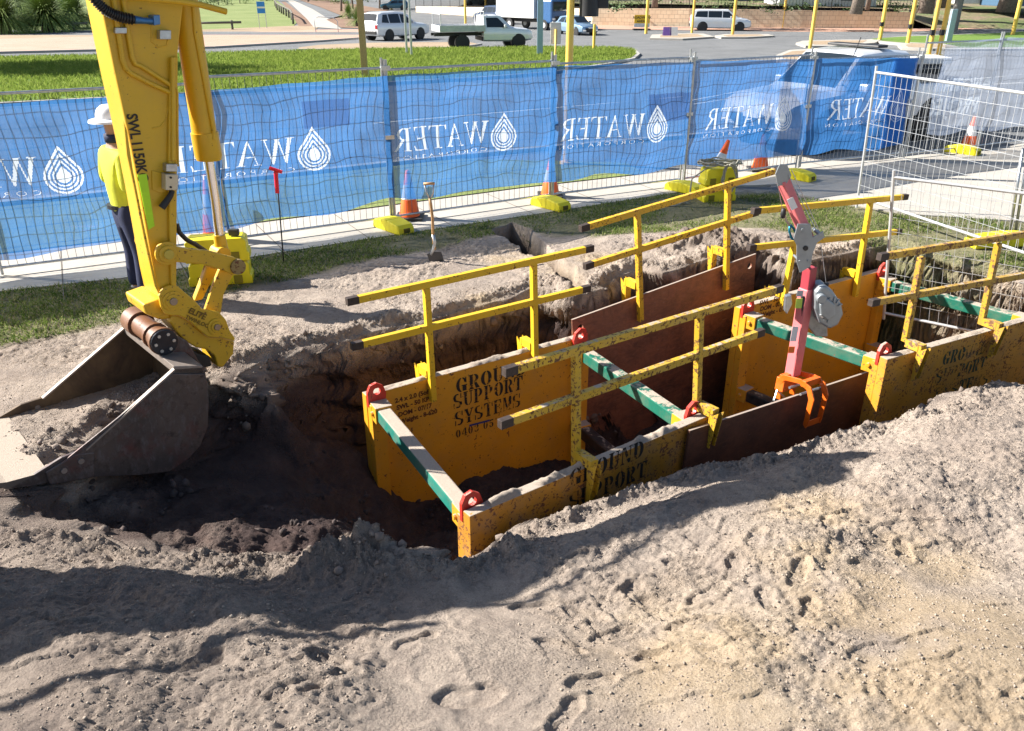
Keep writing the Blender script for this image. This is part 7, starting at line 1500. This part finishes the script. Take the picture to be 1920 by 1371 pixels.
# ---------------------------------------------------------------- crumbs of sand lying loose on the banks
def crumbs(name, n, seed, label, mat, smin, smax, region):
    rs = np.random.RandomState(seed); X = rs.uniform(-4.5, 6.0, n * 6); Y = rs.uniform(1.7, 8.5, n * 6); Hh, sd, sl_, wt, h0 = height(X, Y)
    w_ = region(X, Y, sd, wt); keep = rs.rand(len(X)) < w_; X, Y, Hh = X[keep][:n], Y[keep][:n], Hh[keep][:n]; n = len(X)
    t = (1 + 5 ** .5) / 2; ico = np.array([(-1, t, 0), (1, t, 0), (-1, -t, 0), (1, -t, 0), (0, -1, t), (0, 1, t), (0, -1, -t), (0, 1, -t), (t, 0, -1), (t, 0, 1), (-t, 0, -1), (-t, 0, 1)], float); ico /= np.linalg.norm(ico[0])
    fa = np.array([(0, 11, 5), (0, 5, 1), (0, 1, 7), (0, 7, 10), (0, 10, 11), (1, 5, 9), (5, 11, 4), (11, 10, 2), (10, 7, 6), (7, 1, 8), (3, 9, 4), (3, 4, 2), (3, 2, 6), (3, 6, 8), (3, 8, 9), (4, 9, 5), (2, 4, 11), (6, 2, 10), (8, 6, 7), (9, 8, 1)])
    s_ = smin + (smax - smin) * rs.rand(n) ** 6; co = ico[None] * s_[:, None, None] * rs.uniform(.6, 1.35, (n, 12, 1)) * rs.uniform(.7, 1.2, (n, 1, 3)); co[:, :, 0] += X[:, None]; co[:, :, 1] += Y[:, None]; co[:, :, 2] += (Hh + s_ * .25)[:, None]
    q = (fa[None] + (np.arange(n) * 12)[:, None, None]).astype(np.int32).ravel(); me = bpy.data.meshes.new(name); me.vertices.add(n * 12); me.vertices.foreach_set('co', co.astype(np.float32).ravel()); me.loops.add(len(q)); me.loops.foreach_set('vertex_index', q); me.polygons.add(len(q) // 3); me.polygons.foreach_set('loop_start', np.arange(0, len(q), 3, dtype=np.int32)); me.polygons.foreach_set('loop_total', np.full(len(q) // 3, 3, np.int32)); me.update(calc_edges=True); me.materials.append(mat)
    o = bpy.data.objects.new(name, me); S.collection.objects.link(o); tag(o, label, 'sand', kind='stuff')
t_ = NT('crumb_sand'); n_ = t_.noise(3, 5, .7); M_cr = t_.fin(t_.mix(t_.ramp(n_, [(.35, 0), (.65, 1)]), (.25, .205, .17), (.42, .35, .28)), .95, 0, t_.bump(t_.noise(120, 4, .8), .8, .006))
def reg(X, Y, sd, wt):
    lm = sstep(-.05, .4, fbm(X * 1.6, Y * 1.6, 3, 21) + .2); sm = sstep(.25, 0.0, np.abs(X - (-.35 + .03 * Y)) - .22) * sstep(4.1, 3.7, Y)
    d = np.exp(-((sd + .22) / .25) ** 2); return np.clip((.12 + .5 * lm * sstep(5.5, 4.8, Y) + .8 * d) * (1 - sm) * (wt < .1), 0, 1)
crumbs('sand_crumbs', 60000, 5, 'loose crumbs and small clods of grey sand over the banks', M_cr, .0022, .0085, reg)

def reg2(X, Y, sd, wt):
    p = P(1340, 455, .1); hp = np.exp(-(((X - p.x) / .9) ** 2 + ((Y - p.y) / .45) ** 2)); q_ = P(700, 1045, 0); h2 = np.exp(-(((X - q_.x) / .4) ** 2 + ((Y - q_.y) / .15) ** 2)); c_ = P(490, 795, -.42); h3 = np.exp(-(((X - c_.x) / .3) ** 2 + ((Y - c_.y) / .15) ** 2))
    return np.clip(.75 * np.exp(-((sd + .08) / .10) ** 2) * sstep(-.1, .2, fbm(X * 3, Y * 3, 3, 141)) * (Y < 9.5) + hp * .8 + h2 * .8 + h3 * .8, 0, 1) * (wt < .25 + h3)
crumbs('soil_clods', 5200, 8, 'dark angular clods heaped along the rim of the excavation', simple('clod_soil', (.20, .16, .135), .95, var=.45, scale=9, bump=.8), .008, .035, reg2)
def reg3(X, Y, sd, wt):
    return np.clip((wt > .03) * (wt < .92) * (.25 + 1.6 * fbm(X * 3, Y * 3, 3, 151) + .45 * sstep(.3, 1.2, X)) * sstep(6.3, 6.9, Y + .45 * np.abs(X)), 0, 1)
reg4 = lambda X, Y, sd, wt: np.clip((wt > .6) * (X < -.2) * (.2 + 2 * fbm(X * 4, Y * 4, 3, 152)) * (np.hypot((X - P(450, 870, -.5).x) / .62, (Y - P(450, 870, -.5).y) / .42) > 1), 0, 1)
crumbs('pit_clods', 7000, 14, 'dark damp lumps on the floor and slope of the pit below the bucket', simple('clod_damp', (.075, .055, .05), .95, var=.5, scale=6, bump=.8), .006, .035, reg4)
crumbs('wall_clods', 5500, 12, 'crumbling soil lumps stuck in the far wall of the excavation', simple('clod_wall', (.15, .115, .095), .95, var=.5, scale=6, bump=.8), .012, .060, reg3)
# ---------------------------------------------------------------- trees standing left of the picture: their crowns shade the median lawn
for k, (px, py, dx, lb) in enumerate(((40, 137, 0, 'tree left of the picture shading the median lawn, nearer one'), (260, 134, 0, 'tree left of the picture shading the median lawn, farther one'))):
    g = G(px, py); c = g + Vector(sd_) * 11.5; tree(lb, Vector((c.x, c.y, zg(c.y))), 9.0, 3.0, 6000, .3, seed=80 + k, size=.2, group='trees outside the left edge')
